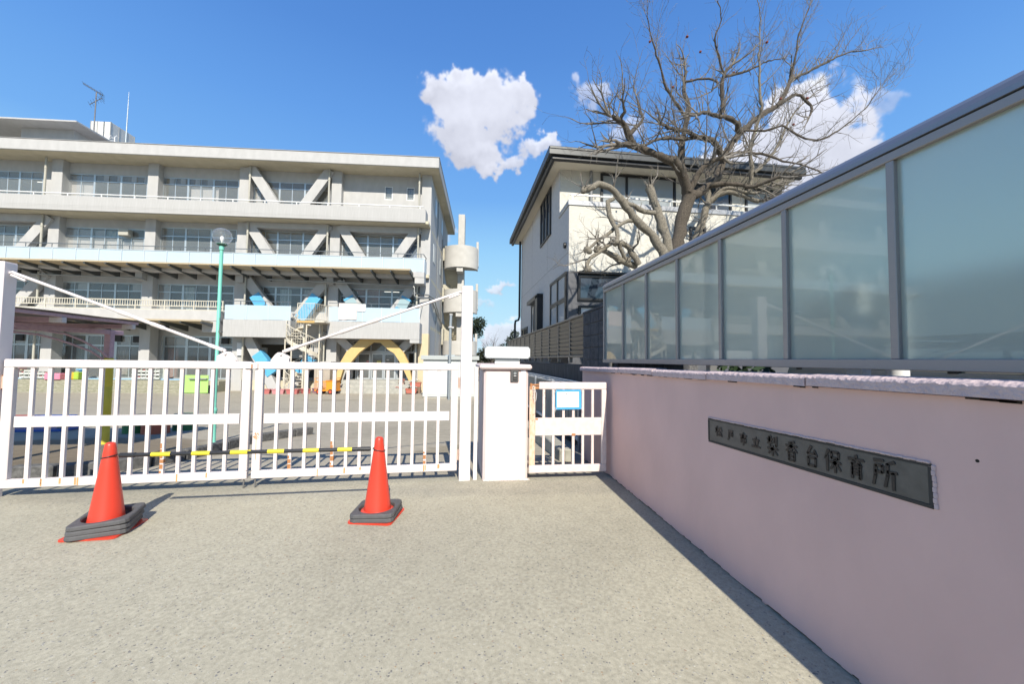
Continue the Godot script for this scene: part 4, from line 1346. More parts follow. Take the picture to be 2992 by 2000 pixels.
# ---------------------------------------------------------------- louvred fence and dark block wall along the path
func boundary() -> void:
	var f := thing("louvre_fence", "brown louvre panel fence along the top of the dark wall beside the house", "fence", Vector3(2.2, 0, 0))
	var bm := M("fence_brown", Color(0.115, 0.100, 0.085), 0.45, 0.2)
	var bl := M("fence_brown_light", Color(0.17, 0.15, 0.13), 0.45, 0.2)
	var st := stool()
	box(st, Vector3.ZERO, Vector3(0.018, 0.095, 0.86), 0.003, Basis(Vector3.BACK, 0.35))
	st.generate_normals()
	var slat := st.commit()
	st = stool()
	bx(st, Vector3(-0.03, 1.36, -0.03), Vector3(0.03, 2.20, 0.03), 0.004)
	st.generate_normals()
	var post := st.commit()
	var z := -6.76
	for i in 13:
		share("post", post, bl, f, Vector3(0, 0, z))
		if i < 12:
			for k in 8:
				share("slat", slat, bm, f, Vector3(-0.005, 1.545 + k * 0.085, z - 0.465))
		z -= 0.93
	st = stool()
	bx(st, Vector3(-0.045, 2.20, -18.0), Vector3(0.045, 2.24, -6.70), 0.006)
	bx(st, Vector3(-0.035, 1.46, -18.0), Vector3(0.035, 1.50, -6.70), 0.006)
	put("rail", st, bl, f)
	var w := thing("dark_retaining_wall", "weathered black concrete wall below the brown louvre fence", "wall", Vector3(2.2, 0, 0))
	st = stool()
	bx(st, Vector3(-0.06, -1.2, -18.5), Vector3(0.2, 1.33, -6.75), 0.01)
	put("concrete_wall", st, N("black_concrete", Color(0.018, 0.019, 0.022), Color(0.075, 0.078, 0.085), 0.5, 0.9, 0.3, 0.02, 5, 0.0, Vector3(2.0, 0.4, 2.0)), w)
	var vars := []
	for i in 3:
		vars.append(N("black_block_%d" % i, Color(0.028 + 0.006 * i, 0.03 + 0.006 * i, 0.036 + 0.006 * i), Color(0.085, 0.088, 0.10), 0.8 + 0.2 * i, 0.85, 0.4))
	st = stool()
	bx(st, Vector3(-0.04, -0.4, -6.74), Vector3(0.10, 2.22, -3.6))
	put("mortar", st, N("mortar", Color(0.05, 0.05, 0.055), Color(0.22, 0.22, 0.22), 1.5, 0.95, 0.0, 0.05), w)
	rng.seed = 8
	for r in 13:
		for c in 8:
			st = stool()
			bx(st, Vector3(-0.055, -0.38 + r * 0.2, -6.74 + c * 0.395), Vector3(0.0, -0.192 + r * 0.2, -6.355 + c * 0.395), 0.006)
			put("block", st, vars[rng.randi() % 3], w)
	st = stool()
	prism(st, [Vector2(-6.76, 2.22), Vector2(-3.6, 2.22), Vector2(-3.6, 2.25), Vector2(-6.76, 2.25)], Vector3(-0.06, 0, 0), 0.16, Basis(Vector3(0, 0, 1), Vector3.UP, Vector3(-1, 0, 0)))
	put("wall_cap", st, vars[0], w)

# ---------------------------------------------------------------- frosted glass screen
func glass_fence() -> void:
	var o := thing("glass_screen", "tall frosted glass screen in a grey metal frame above the pink wall", "glass fence", Vector3(1.97, 0, 0))
	var fm := M("screen_metal", Color(0.30, 0.285, 0.285), 0.38, 0.35)
	var gl := M("frosted_glass", Color(0.60, 0.68, 0.62), 0.36)
	gl.refraction_enabled = true
	gl.refraction_scale = 0.03
	gl.albedo_color.a = 0.42
	gl.clearcoat_enabled = true
	gl.clearcoat = 1.0
	gl.clearcoat_roughness = 0.015
	gl.normal_enabled = true
	gl.normal_texture = noise_tex(0.004, 2, 77)
	(gl.normal_texture as NoiseTexture2D).as_normal_map = true
	(gl.normal_texture as NoiseTexture2D).bump_strength = 1.2
	gl.normal_scale = 0.05
	gl.uv1_triplanar = true
	gl.uv1_world_triplanar = true
	gl.uv1_scale = Vector3(0.8, 0.8, 0.8)
	var zs := [-5.262]
	for i in 12:
		zs.append(-4.63 + 0.612 * i)
	for i in zs.size():
		var st := stool()
		bx(st, Vector3(-0.004, 1.425, zs[i] - 0.018), Vector3(0.05, 2.345, zs[i] + 0.018), 0.003)
		put("mullion", st, fm, o)
		if i < zs.size() - 1:
			st = stool()
			bx(st, Vector3(0.018, 1.422, zs[i] + 0.016), Vector3(0.026, 2.348, zs[i + 1] - 0.016))
			put("pane", st, gl, o)
	var st := stool()
	var z0 := -5.285
	var z1 := 2.2
	bx(st, Vector3(-0.006, 1.375, z0), Vector3(0.056, 1.425, z1), 0.003)
	put("bottom_rail", st, fm, o)
	st = stool()
	bx(st, Vector3(-0.006, 2.345, z0), Vector3(0.056, 2.386, z1), 0.003)
	put("top_rail", st, fm, o)
	st = stool()
	var prof := [Vector2(-0.012, 2.392), Vector2(-0.012, 2.415), Vector2(-0.004, 2.438), Vector2(0.012, 2.458), Vector2(0.036, 2.472), Vector2(0.07, 2.478), Vector2(0.12, 2.476), Vector2(0.15, 2.46), Vector2(0.16, 2.43), Vector2(0.16, 2.392)]
	prism(st, prof, Vector3(0, 0, z1), z1 - z0)
	put("cap_rail", st, M("cap_rail_metal", Color(0.27, 0.275, 0.30), 0.28, 0.5), o)
	for z in [-5.2, -3.04, -0.95, 1.1]:
		st = stool()
		bx(st, Vector3(0.06, 0.5, z - 0.03), Vector3(0.12, 2.39, z + 0.03), 0.004)
		put("post", st, M("post_metal", Color(0.22, 0.22, 0.22), 0.4, 0.4), o)

# ---------------------------------------------------------------- pink wall, coping, name plate
func pink_wall() -> void:
	var o := thing("pink_wall", "pink painted wall with rough coping stones at the right", "wall", Vector3(1.84, 0, 0))
	var pink := N("pink_paint", Color(0.60, 0.425, 0.40), Color(0.67, 0.475, 0.445), 0.30, 0.75, 0.10, 0.01, 6, 0.0, Vector3(1.2, 0.7, 1.2))
	pink.heightmap_texture = noise_tex(0.12, 4, 31)
	pink.heightmap_scale = 0.06
	var st := stool()
	# ragged foot where the render meets the pavement
	rng.seed = 41
	var prev := 0.0
	var z := -5.8
	while z < 3.0:
		var dz := rng.randf_range(0.025, 0.06)
		var f := gy(z) + 0.008 + rng.randf_range(0.0, 0.014)
		var top := 1.252 + (z + 5.8) * 0.0066
		bx(st, Vector3(0.0, f, z), Vector3(0.11, top + 0.002, z + dz))
		z += dz
	put("wall_face", st, pink, o)
	st = stool()
	bx(st, Vector3(0.012, -0.4, -5.79), Vector3(0.108, 1.25, 3.0))
	put("wall_core", st, M("dark_render", Color(0.09, 0.075, 0.07), 0.95), o)
	var cop := N("coping_pink", Color(0.46, 0.37, 0.385), Color(0.58, 0.475, 0.48), 0.9, 0.9, 0.5, 0.03)
	var edges := [-5.83, -5.0, -4.39, -3.56, -2.73, -1.88, -1.03, -0.2, 0.65, 1.5, 2.35, 3.0]
	for i in edges.size() - 1:
		var a: float = edges[i]
		var b: float = edges[i + 1]
		var dy := 0.004 * ((i * 7) % 3 - 1)
		st = stool()
		var n := int((b - a) / 0.014)
		var ya := 1.254 + (a + 5.8) * 0.0066 + dy
		var gap := 0.006
		var d := 0.018
		# rough upper arris: a strip of points that wander a little
		var pts := []
		for k in n + 1:
			var zz: float = lerp(a + gap, b - gap, float(k) / n)
			var y: float = ya + (zz - a) * 0.0066
			var j := rng.randf_range(-0.0055, 0.0055)
			pts.append([Vector3(-0.035, y, zz), Vector3(-0.035, y + 0.041 + j, zz), Vector3(-0.028 + rng.randf_range(-0.003, 0.003), y + 0.050 + j * 0.4, zz), Vector3(-0.010 + rng.randf_range(-0.004, 0.004), y + 0.058 + rng.randf_range(-0.003, 0.003), zz), Vector3(0.03, y + 0.062 + rng.randf_range(-0.0015, 0.0015), zz), Vector3(0.115, y + 0.063, zz), Vector3(0.115, y, zz)])
		for k in n:
			for e in 7:
				var p = pts[k]
				var q = pts[k + 1]
				var e2 := (e + 1) % 7
				quad(st, p[e], p[e2], q[e2], q[e], (p[e] + p[e2]) * 0.5 - Vector3(0.04, ya + 0.03, p[e].z))
		for q in [[pts[0], -1.0], [pts[n], 1.0]]:
			for e in range(1, 6):
				tri(st, q[0][0], q[0][e], q[0][e + 1], Vector3(0, 0, q[1]))
		put("coping_stone", st, cop, o)
	# gaps in the mortar under the coping
	st = stool()
	for i in 34:
		var zz := rng.randf_range(-5.2, 1.0)
		var y := 1.2525 + (zz + 5.8) * 0.0066
		bx(st, Vector3(-0.004, y - rng.randf_range(0.003, 0.009), zz), Vector3(0.0, y + 0.001, zz + rng.randf_range(0.03, 0.14)))
	put("mortar_gap", st, M("gap_black", Color(0.02, 0.018, 0.016), 0.95), o)
	st = stool()
	lathe(st, Vector3(0.0, 1.06, -1.207), [[0.0, 0.001], [0.006, 0.001], [0.006, -0.001]], 10, Basis(Vector3.BACK, PI / 2))
	put("plug_hole", st, M("gap_black", Color.BLACK), o)

	# name plate, let into the wall, with its ten brush written characters
	var p := thing("name_plate", "grey stone name plate with dark brush characters set into the pink wall", "sign", Vector3(1.84, 0.898, -2.75))
	var slope := 0.0176
	var B := Basis(Vector3(0, slope, 1).normalized(), Vector3(0, 1, -slope).normalized(), Vector3(-1, 0, 0))
	var plate := N("plate_stone", Color(0.085, 0.082, 0.072), Color(0.125, 0.12, 0.108), 1.2, 0.6, 0.05, 0.02, 5)
	st = stool()
	box(st, B * Vector3(0.70, 0.005, -0.006), Vector3(1.385, 0.148, 0.016), 0.002, B)
	put("plate", st, plate, p)
	st = stool()
	for q in [[0.70, 0.0845, 1.41, 0.011], [0.70, -0.076, 1.41, 0.015]]:
		box(st, B * Vector3(q[0], q[1], -0.002), Vector3(q[2], q[3], 0.012), 0.001, B)
	for q in [-0.0, 1.40]:
		box(st, B * Vector3(q, 0.004, -0.002), Vector3(0.014, 0.146, 0.012), 0.001, B)
	put("dark_edge", st, M("plate_edge", Color(0.03, 0.032, 0.032), 0.7), p)
	st = stool()
	for i in 60:
		var t := i / 60.0 * 1.40
		box(st, B * Vector3(t + 0.012, 0.094 + rng.randf_range(-0.0015, 0.002), 0.001), Vector3(0.026, 0.011, 0.012), 0.003, B)
	for i in 8:
		box(st, B * Vector3(1.412 + rng.randf_range(-0.002, 0.003), -0.07 + i * 0.021, 0.001), Vector3(0.014, 0.022, 0.012), 0.003, B)
	put("filler_bead", st, N("coping_pink", Color.BLACK, Color.WHITE, 1.0), p)
	var ink := M("plate_ink", Color(0.015, 0.016, 0.017), 0.5)
	var glyphs := [["matsu", 0.075, 0.082, 0.075, 0.01], ["to", 0.205, 0.072, 0.075, 0.005], ["shi", 0.325, 0.075, 0.085, 0.0], ["ritsu", 0.432, 0.082, 0.072, -0.003], ["nashi", 0.56, 0.092, 0.118, 0.004], ["ka", 0.695, 0.092, 0.112, 0.002], ["dai", 0.825, 0.088, 0.112, 0.002], ["ho", 0.94, 0.092, 0.112, 0.004], ["iku", 1.062, 0.085, 0.112, 0.004], ["sho", 1.178, 0.105, 0.128, 0.006]]
	for g in glyphs:
		st = stool()
		brush(st, g[0], B * Vector3(g[1], g[3] * 0.5 + g[4], 0.0015), g[2], g[3], 0.0125, B)
		put("character", st, ink, p)

# ---------------------------------------------------------------- gate
var paint: StandardMaterial3D
var rust: StandardMaterial3D

func gate_leaf(label: String, at: Vector3, turn: float, w: float, flip: bool) -> Node3D:
	# local x runs from the hinge post (0) to the meeting stile (w), mirrored for the other leaf
	var o := thing("gate_leaf", label, "gate", at, turn, "leaves of the white driveway gate")
	var sx := -1.0 if flip else 1.0
	var F := func(st: SurfaceTool, x0: float, y0: float, z0: float, x1: float, y1: float, z1: float, bev := 0.004) -> void:
		bx(st, Vector3(min(x0 * sx, x1 * sx), y0, z0), Vector3(max(x0 * sx, x1 * sx), y1, z1), bev)
	var st := stool()
	F.call(st, 0.0, 1.265, -0.03, w, 1.345, 0.03, 0.008)
	put("top_rail", st, paint, o)
	st = stool()
	F.call(st, 0.0, 0.10, -0.03, w, 0.182, 0.03, 0.008)
	put("bottom_rail", st, paint, o)
	for x in [0.0, w - 0.082]:
		st = stool()
		F.call(st, x, 0.182, -0.0295, x + 0.082, 1.265, 0.0295, 0.008)
		put("stile", st, paint, o)
	var pitch := (w - 0.164) / 14.0
	st = stool()
	bx(st, Vector3(-0.017, 0.176, -0.016), Vector3(0.017, 1.27, 0.016), 0.003)
	st.generate_normals()
	var bar_mesh := st.commit()
	st = stool()
	for k in 14:
		F.call(st, 0.082 + k * pitch + 0.016, 0.682, -0.012, 0.082 + (k + 1) * pitch - 0.016, 0.787, 0.012, 0.002)
	put("middle_band", st, paint, o)
	for k in range(1, 14):
		var b := share("bar", bar_mesh, paint, o, Vector3(sx * (0.082 + k * pitch), 0, 0))
		if (flip and k in [2, 9, 12]) or (not flip and k in [9]):
			# rust that has broken through near the foot of the bar
			rng.seed = k * 3 + (1 if flip else 0)
			var rs := stool()
			var y := 0.19
			var up := 0.34 if k == 9 else 0.22
			while y < up + 0.12:
				var h := rng.randf_range(0.02, 0.06)
				bx(rs, Vector3(-0.0178, y, -0.0168), Vector3(rng.randf_range(-0.004, 0.0178), y + h, 0.0168))
				y += h + rng.randf_range(0.0, 0.02)
			put("rust_patch", rs, rust, b)
	# rust runs below the bars and on the meeting stile
	rng.seed = 5 if flip else 6
	for i in 9:
		var k := rng.randi_range(1, 13)
		var x := 0.082 + k * pitch + rng.randf_range(-0.015, 0.015)
		st = stool()
		var ww := rng.randf_range(0.006, 0.014)
		F.call(st, x - ww, 0.186 - rng.randf_range(0.03, 0.085), 0.0301, x + ww * 0.4, 0.184, 0.0312, 0.0)
		put("rust_run", st, M("rust_wash", Color(0.55, 0.30, 0.14), 0.8), o)
	if flip:
		st = stool()
		for i in 40:
			var a := rng.randf() * TAU
			var r := sqrt(rng.randf()) * 0.034
			F.call(st, w - 0.041 + cos(a) * r * 0.9 - 0.004, 0.555 + sin(a) * r - 0.004, 0.0301, w - 0.041 + cos(a) * r * 0.9 + 0.004, 0.555 + sin(a) * r + 0.004, 0.0310, 0.0)
		F.call(st, w - 0.044, 0.30, 0.0301, w - 0.038, 0.53, 0.0306, 0.0)
		put("rust_patch", st, M("rust_wash", Color.BLACK), o)
	# sloping tie rod with turnbuckle and its bracket on the top rail
	var e := Vector3(sx * (w - 0.26), 1.455, 0.0)
	var t := Vector3(sx * -0.005, 2.20, 0.0)
	st = stool()
	tube(st, [e, e.lerp(t, 0.30), e.lerp(t, 0.31), e.lerp(t, 0.36), e.lerp(t, 0.37), e.lerp(t, 0.47), e.lerp(t, 0.48), e.lerp(t, 0.52), e.lerp(t, 0.53), e.lerp(t, 0.985), t + Vector3(0, 0.004, 0)], [0.017, 0.015, 0.022, 0.022, 0.018, 0.018, 0.022, 0.022, 0.015, 0.015, 0.013], 10)
	bar(st, e + (t - e).normalized() * 0.02, e + (t - e).normalized() * 0.17, 0.05, 0.035, 0.006)
	rod(st, t, t + Vector3(sx * -0.03, -0.01, 0), 0.014, 8)
	var back := (e - t).normalized()
	rod(st, t + Vector3(sx * 0.01, -0.03, 0.02), t + Vector3(sx * 0.01, -0.035, 0.02) + back * 0.13, 0.012, 8)
	put("tie_rod", st, paint, o)
	st = stool()
	var bp := [Vector2(-0.09, 0), Vector2(0.09, 0), Vector2(0.09, 0.02), Vector2(0.045, 0.085), Vector2(0.02, 0.105), Vector2(-0.02, 0.105), Vector2(-0.05, 0.085), Vector2(-0.09, 0.06)]
	for i in bp.size():
		bp[i] = Vector2(bp[i].x * sx, bp[i].y)
	prism(st, bp, Vector3(sx * (w - 0.24), 1.344, 0.026), 0.012)
	prism(st, bp, Vector3(sx * (w - 0.24), 1.344, -0.014), 0.012)
	lathe(st, Vector3(sx * (w - 0.25), 1.425, 0.026), [[0.0, 0.018], [0.012, 0.016], [0.016, 0.0]], 10, Basis(Vector3.RIGHT, PI / 2))
	put("rod_bracket", st, paint, o)
	st = stool()
	rod(st, Vector3(sx * (w - 0.035), 0.12, 0.0), Vector3(sx * (w - 0.035), 0.006, 0.0), 0.009, 8)
	put("drop_bolt", st, M("bolt_steel", Color(0.25, 0.25, 0.25), 0.4, 0.6), o)
	for y in [0.28, 1.12]:
		st = stool()
		rod(st, Vector3(sx * -0.015, y - 0.06, 0), Vector3(sx * -0.015, y + 0.06, 0), 0.014, 10)
		put("hinge", st, M("rusty_paint", Color(0.55, 0.42, 0.36), 0.7), o)
	return o

func gates() -> void:
	paint = N("gate_paint", Color(0.66, 0.60, 0.585), Color(0.74, 0.685, 0.67), 0.8, 0.45, 0.0, 0.02)
	rust = N("rust", Color(0.30, 0.10, 0.035), Color(0.60, 0.34, 0.16), 6.0, 0.9, 0.2, 0.04)
	gate_leaf("white barred gate leaf behind the left cone", Vector3(-4.376, 0.0, -4.51), 0.057, 2.17, false)
	gate_leaf("white barred gate leaf between the meeting stiles and tall right post", Vector3(-0.004, 0.0, -4.762), 0.057, 2.17, true)
	# latch strip over the meeting stiles
	var o := thing("gate_latch", "short white latch plate bridging the two gate leaves", "latch", Vector3(-2.19, 1.30, -4.60), 0.057)
	var st := stool()
	bx(st, Vector3(-0.07, -0.03, 0.0), Vector3(0.055, 0.035, 0.014), 0.004)
	put("plate", st, paint, o)
	st = stool()
	bx(st, Vector3(-0.004, -0.028, 0.014), Vector3(0.008, 0.02, 0.022), 0.002)
	put("bolt", st, rust, o)
	var pm := N("post_paint", Color(0.66, 0.60, 0.60), Color(0.73, 0.68, 0.675), 0.5, 0.5)
	for q in [["white square gate post beside the pink pillar", 0.085, -4.735, 2.265], ["tall square gate post at the left edge", -4.462, -4.515, 2.30]]:
		o = thing("gate_post", q[0], "post", Vector3(q[1], 0, q[2]), 0.02, "tall square gate posts")
		st = stool()
		bx(st, Vector3(-0.064, -0.15, -0.064), Vector3(0.064, q[3] - 0.006, 0.064), 0.006)
		put("shaft", st, pm, o)
		st = stool()
		bx(st, Vector3(-0.060, q[3] - 0.006, -0.060), Vector3(0.060, q[3], 0.060), 0.003)
		put("cap", st, pm, o)
		for y in [0.28, 1.12]:
			st = stool()
			bx(st, Vector3(-0.067 if q[1] > -1.0 else 0.064, y - 0.07, -0.02), Vector3(-0.064 if q[1] > -1.0 else 0.067, y + 0.07, 0.02))
			put("hinge_plate", st, rust, o)
	o = thing("door_stop_post", "slim white flat post between the tall gate post and pink pillar", "post", Vector3(0.207, 0, -4.72))
	st = stool()
	bx(st, Vector3(-0.022, -0.1, -0.03), Vector3(0.022, 1.31, 0.03), 0.003)
	put("flat_bar", st, pm, o)

func pillar() -> void:
	var o := thing("gate_pillar", "stout pale pink pillar with rounded corners and capstone", "pillar", Vector3(0.555, 0, -4.645))
	var pm := N("pillar_paint", Color(0.66, 0.545, 0.53), Color(0.74, 0.63, 0.61), 0.5, 0.7, 0.12, 0.01, 6)
	var st := stool()
	bx(st, Vector3(-0.262, -0.12, -1.15), Vector3(0.262, 1.282, 0.0), 0.028)
	put("shaft", st, pm, o)
	st = stool()
	bx(st, Vector3(-0.315, 1.284, -1.20), Vector3(0.298, 1.345, 0.045), 0.02)
	put("capstone", st, pm, o)
	rng.seed = 3
	st = stool()
	for i in 40:   # crust of mortar at the foot
		var x := rng.randf_range(-0.27, 0.27)
		bx(st, Vector3(x, -0.02, -0.01), Vector3(x + rng.randf_range(0.01, 0.04), rng.randf_range(0.008, 0.02), rng.randf_range(0.003, 0.012)), 0.004)
	put("mortar_foot", st, pm, o)
	var l := thing("sign_light", "blank white illuminated sign box on top of the pink pillar", "light box", Vector3(0.56, 1.346, -4.66))
	st = stool()
	bx(st, Vector3(-0.145, 0.0, -0.05), Vector3(0.145, 0.035, 0.05), 0.004)
	put("plinth", st, M("plinth_white", Color(0.66, 0.66, 0.66), 0.5), l)
	st = stool()
	bx(st, Vector3(-0.14, 0.035, -0.045), Vector3(0.14, 0.066, 0.045), 0.002)
	for k in 3:
		bx(st, Vector3(-0.142, 0.04 + k * 0.009, -0.047), Vector3(0.142, 0.044 + k * 0.009, 0.047))
	put("neck", st, M("neck_grey", Color(0.22, 0.24, 0.26), 0.4, 0.4), l)
	var oct := func(w: float, h: float, c: float) -> Array:
		return [Vector2(-w + c, -h), Vector2(w - c, -h), Vector2(w, -h + c), Vector2(w, h - c), Vector2(w - c, h), Vector2(-w + c, h), Vector2(-w, h - c), Vector2(-w, -h + c)]
	st = stool()
	prism(st, oct.call(0.266, 0.071, 0.024), Vector3(0, 0.138, 0.06), 0.12)
	put("case", st, M("case_grey", Color(0.40, 0.42, 0.44), 0.35, 0.3), l)
	st = stool()
	prism(st, oct.call(0.257, 0.062, 0.021), Vector3(0, 0.138, 0.065), 0.008)
	put("panel", st, M("acrylic_white", Color(0.76, 0.78, 0.79), 0.3), l)
	var k := thing("intercom", "dark grey door intercom on the pink pillar", "intercom", Vector3(0.648, 1.213, -4.645))
	st = stool()
	bx(st, Vector3(-0.048, -0.072, 0.0), Vector3(0.048, 0.070, 0.022), 0.006)
	put("case", st, M("intercom_grey", Color(0.085, 0.085, 0.085), 0.45), k)
	st = stool()
	bx(st, Vector3(-0.018, -0.055, 0.0225), Vector3(0.026, 0.052, 0.026), 0.003)
	put("front_plate", st, M("intercom_black", Color(0.02, 0.02, 0.022), 0.2), k)
	st = stool()
	bx(st, Vector3(-0.013, 0.016, 0.0262), Vector3(0.021, 0.044, 0.0285), 0.003)
	put("camera_window", st, M("intercom_lens", Color(0.25, 0.27, 0.28), 0.1), k)
	st = stool()
	bx(st, Vector3(-0.012, -0.006, 0.0262), Vector3(0.020, 0.006, 0.029), 0.003)
	put("call_button", st, M("intercom_button", Color(0.5, 0.5, 0.5), 0.3), k)
	st = stool()
	bx(st, Vector3(-0.015, -0.048, 0.0262), Vector3(0.023, -0.014, 0.0275), 0.002)
	put("speaker_grille", st, M("intercom_grille", Color(0.05, 0.05, 0.05), 0.6), k)
	var s := thing("pillar_sticker", "narrow white sticker right of the intercom on the pillar", "sticker", Vector3(0.757, 1.215, -4.645))
	st = stool()
	bx(st, Vector3(-0.025, -0.065, 0.0), Vector3(0.025, 0.062, 0.0015))
	put("paper", st, M("sticker_white", Color(0.66, 0.68, 0.76), 0.6), s)
	st = stool()
	rng.seed = 2
	for c in 2:
		for i in 11:
			var y := 0.045 - i * 0.0095
			bx(st, Vector3(-0.012 + c * 0.017, y - rng.randf_range(0.003, 0.007), 0.0015), Vector3(-0.007 + c * 0.017, y, 0.0019))
	put("print", st, M("sticker_ink", Color(0.36, 0.40, 0.58), 0.7), s)

func wicket() -> void:
	var o := thing("wicket_gate", "low rusty pink wicket gate beside the pillar", "gate", Vector3(0.0, 0, -4.66))
	var pk := N("wicket_paint", Color(0.64, 0.535, 0.50), Color(0.73, 0.63, 0.60), 1.2, 0.5, 0.0, 0.02)
	var st := stool()
	bx(st, Vector3(0.945, 1.053, -0.02), Vector3(1.775, 1.14, 0.02), 0.008)
	put("top_rail", st, pk, o)
	st = stool()
	bx(st, Vector3(0.832, 0.075, -0.02), Vector3(1.775, 0.165, 0.02), 0.008)
	put("bottom_rail", st, pk, o)
	st = stool()
	bx(st, Vector3(1.714, 0.165, -0.0195), Vector3(1.775, 1.053, 0.0195), 0.006)
	put("stile", st, pk, o)
	st = stool()
	bx(st, Vector3(0.832, 0.165, -0.0195), Vector3(0.902, 1.09, 0.0195), 0.006)
	put("stile", st, N("rusty_wicket_paint", Color(0.62, 0.40, 0.24), Color(0.74, 0.60, 0.53), 2.2, 0.7, 0.05, 0.02, 5, 0.0, Vector3(1, 0.4, 1)), o, "rust stained stile beside the pillar")
	st = stool()
	bx(st, Vector3(0.902, 0.51, -0.015), Vector3(1.714, 0.718, 0.015), 0.004)
	put("middle_panel", st, pk, o)
	for x in [1.005, 1.122, 1.245, 1.366, 1.483, 1.604]:
		for q in [[0.718, 1.053], [0.165, 0.51]]:
			st = stool()
			bx(st, Vector3(x - 0.0155, q[0], -0.012), Vector3(x + 0.0155, q[1], 0.012), 0.003)
			put("bar", st, pk, o)
	rng.seed = 15
	st = stool()
	for i in 46:
		var x := 0.835 + rng.randf() * 0.06
		var y: float = rng.randf_range(0.6, 1.08)
		if i > 30:
			x = 0.99 + rng.randf() * 0.028
			y = rng.randf_range(0.72, 1.05)
		var r := rng.randf_range(0.002, 0.007)
		bx(st, Vector3(x, y, 0.019 if x < 0.91 else 0.012), Vector3(x + r, y + r * 1.6, 0.0205 if x < 0.91 else 0.0135))
	bx(st, Vector3(1.345, 0.505, 0.0150), Vector3(1.39, 0.532, 0.0165))
	bx(st, Vector3(0.905, 0.695, 0.0150), Vector3(0.935, 0.715, 0.0165))
	put("rust_patch", st, rust, o)
	st = stool()
	rod(st, Vector3(0.845, 1.105, 0.0), Vector3(0.955, 1.105, 0.0), 0.011, 10)
	bx(st, Vector3(0.838, 1.05, -0.02), Vector3(0.858, 1.125, 0.025), 0.004)
	bx(st, Vector3(0.90, 1.055, -0.02), Vector3(0.945, 1.085, 0.015), 0.004)
	put("slide_bolt", st, rust, o)
	st = stool()
	for i in 9:   # chain links
		var c := Vector3(0.875 + 0.004 * sin(i * 2.0), 1.085 - i * 0.017, 0.03)
		lathe(st, c, [[0.006, -0.002], [0.010, 0.0], [0.006, 0.002]], 8, Basis(Vector3.RIGHT, PI / 2) * Basis(Vector3.BACK, PI / 2 * (i % 2)))
	put("chain", st, M("chain_steel", Color(0.35, 0.35, 0.35), 0.35, 0.8), o)
	st = stool()
	tube(st, [Vector3(0.885, 1.06, 0.03), Vector3(0.912, 1.0, 0.035), Vector3(0.905, 0.93, 0.035), Vector3(0.885, 0.90, 0.035), Vector3(0.882, 0.97, 0.033), Vector3(0.892, 1.05, 0.03)], [0.003, 0.003, 0.003, 0.003, 0.003, 0.003], 6)
	put("cord", st, M("white_cord", Color(0.7, 0.7, 0.7), 0.7), o)

	var n := thing("notice_board", "blue bordered paper notice tied to the wicket gate bars", "notice", Vector3(1.30, 0.933, -4.630))
	n.rotation.z = 0.01
	st = stool()
	bx(st, Vector3(-0.158, -0.115, -0.004), Vector3(0.158, 0.118, 0.0), 0.004)
	put("blue_backing", st, M("notice_blue", Color(0.07, 0.36, 0.70), 0.4), n)
	var q := MeshInstance3D.new()
	var qm := QuadMesh.new()
	qm.size = Vector2(0.268, 0.182)
	q.mesh = qm
	var nm := StandardMaterial3D.new()
	nm.albedo_texture = notice_texture()
	nm.roughness = 0.35
	q.material_override = nm
	q.name = "paper"
	q.position = Vector3(-0.008, 0.003, 0.0022)
	n.add_child(q)
	for c in [[-0.15, 0.108], [0.15, 0.108], [-0.145, -0.105], [0.15, -0.105]]:
		st = stool()
		tube(st, [Vector3(c[0], c[1], 0.003), Vector3(c[0] * 1.1, c[1] + 0.02, 0.006), Vector3(c[0] * 1.16, c[1] + (0.03 if c[1] > 0 else -0.055), -0.01)], [0.002, 0.002, 0.002], 5)
		tube(st, [Vector3(c[0], c[1], 0.003), Vector3(c[0] * 1.05, c[1] - 0.01, 0.004), Vector3(c[0] * 1.2, c[1] - 0.03, -0.01)], [0.0018, 0.0018, 0.0018], 5)
		put("tie_string", st, M("white_cord", Color.BLACK), n)

# ---------------------------------------------------------------- cones and bar
func traffic_cone(label: String, at: Vector3, turn: float) -> Node3D:
	var o := thing("traffic_cone", label, "traffic cone", at, turn, "red traffic cones before the gate")
	var red := M("cone_red", Color(0.62, 0.050, 0.026), 0.38)
	var st := stool()
	lathe(st, Vector3.ZERO, [[0.146, 0.012], [0.140, 0.062], [0.118, 0.070], [0.114, 0.082], [0.061, 0.485], [0.050, 0.575], [0.0465, 0.592], [0.044, 0.62], [0.036, 0.682], [0.031, 0.697], [0.020, 0.704], [0.0, 0.705]], 48)
	put("cone_body", st, red, o)
	st = stool()
	# thin square foot with rounded corners, slightly curled
	var pts := []
	for c in 4:
		for k in 5:
			var a := c * PI / 2 + k * PI / 8
			var cc: Vector2 = [Vector2(1, 1), Vector2(-1, 1), Vector2(-1, -1), Vector2(1, -1)][c]
			pts.append(cc * 0.155 + Vector2(cos(a), sin(a)) * 0.038)
	prism(st, pts, Vector3(0, 0.012, 0), 0.012, Basis(Vector3.RIGHT, Vector3.FORWARD, Vector3.UP))
	put("foot", st, red, o)
	return o

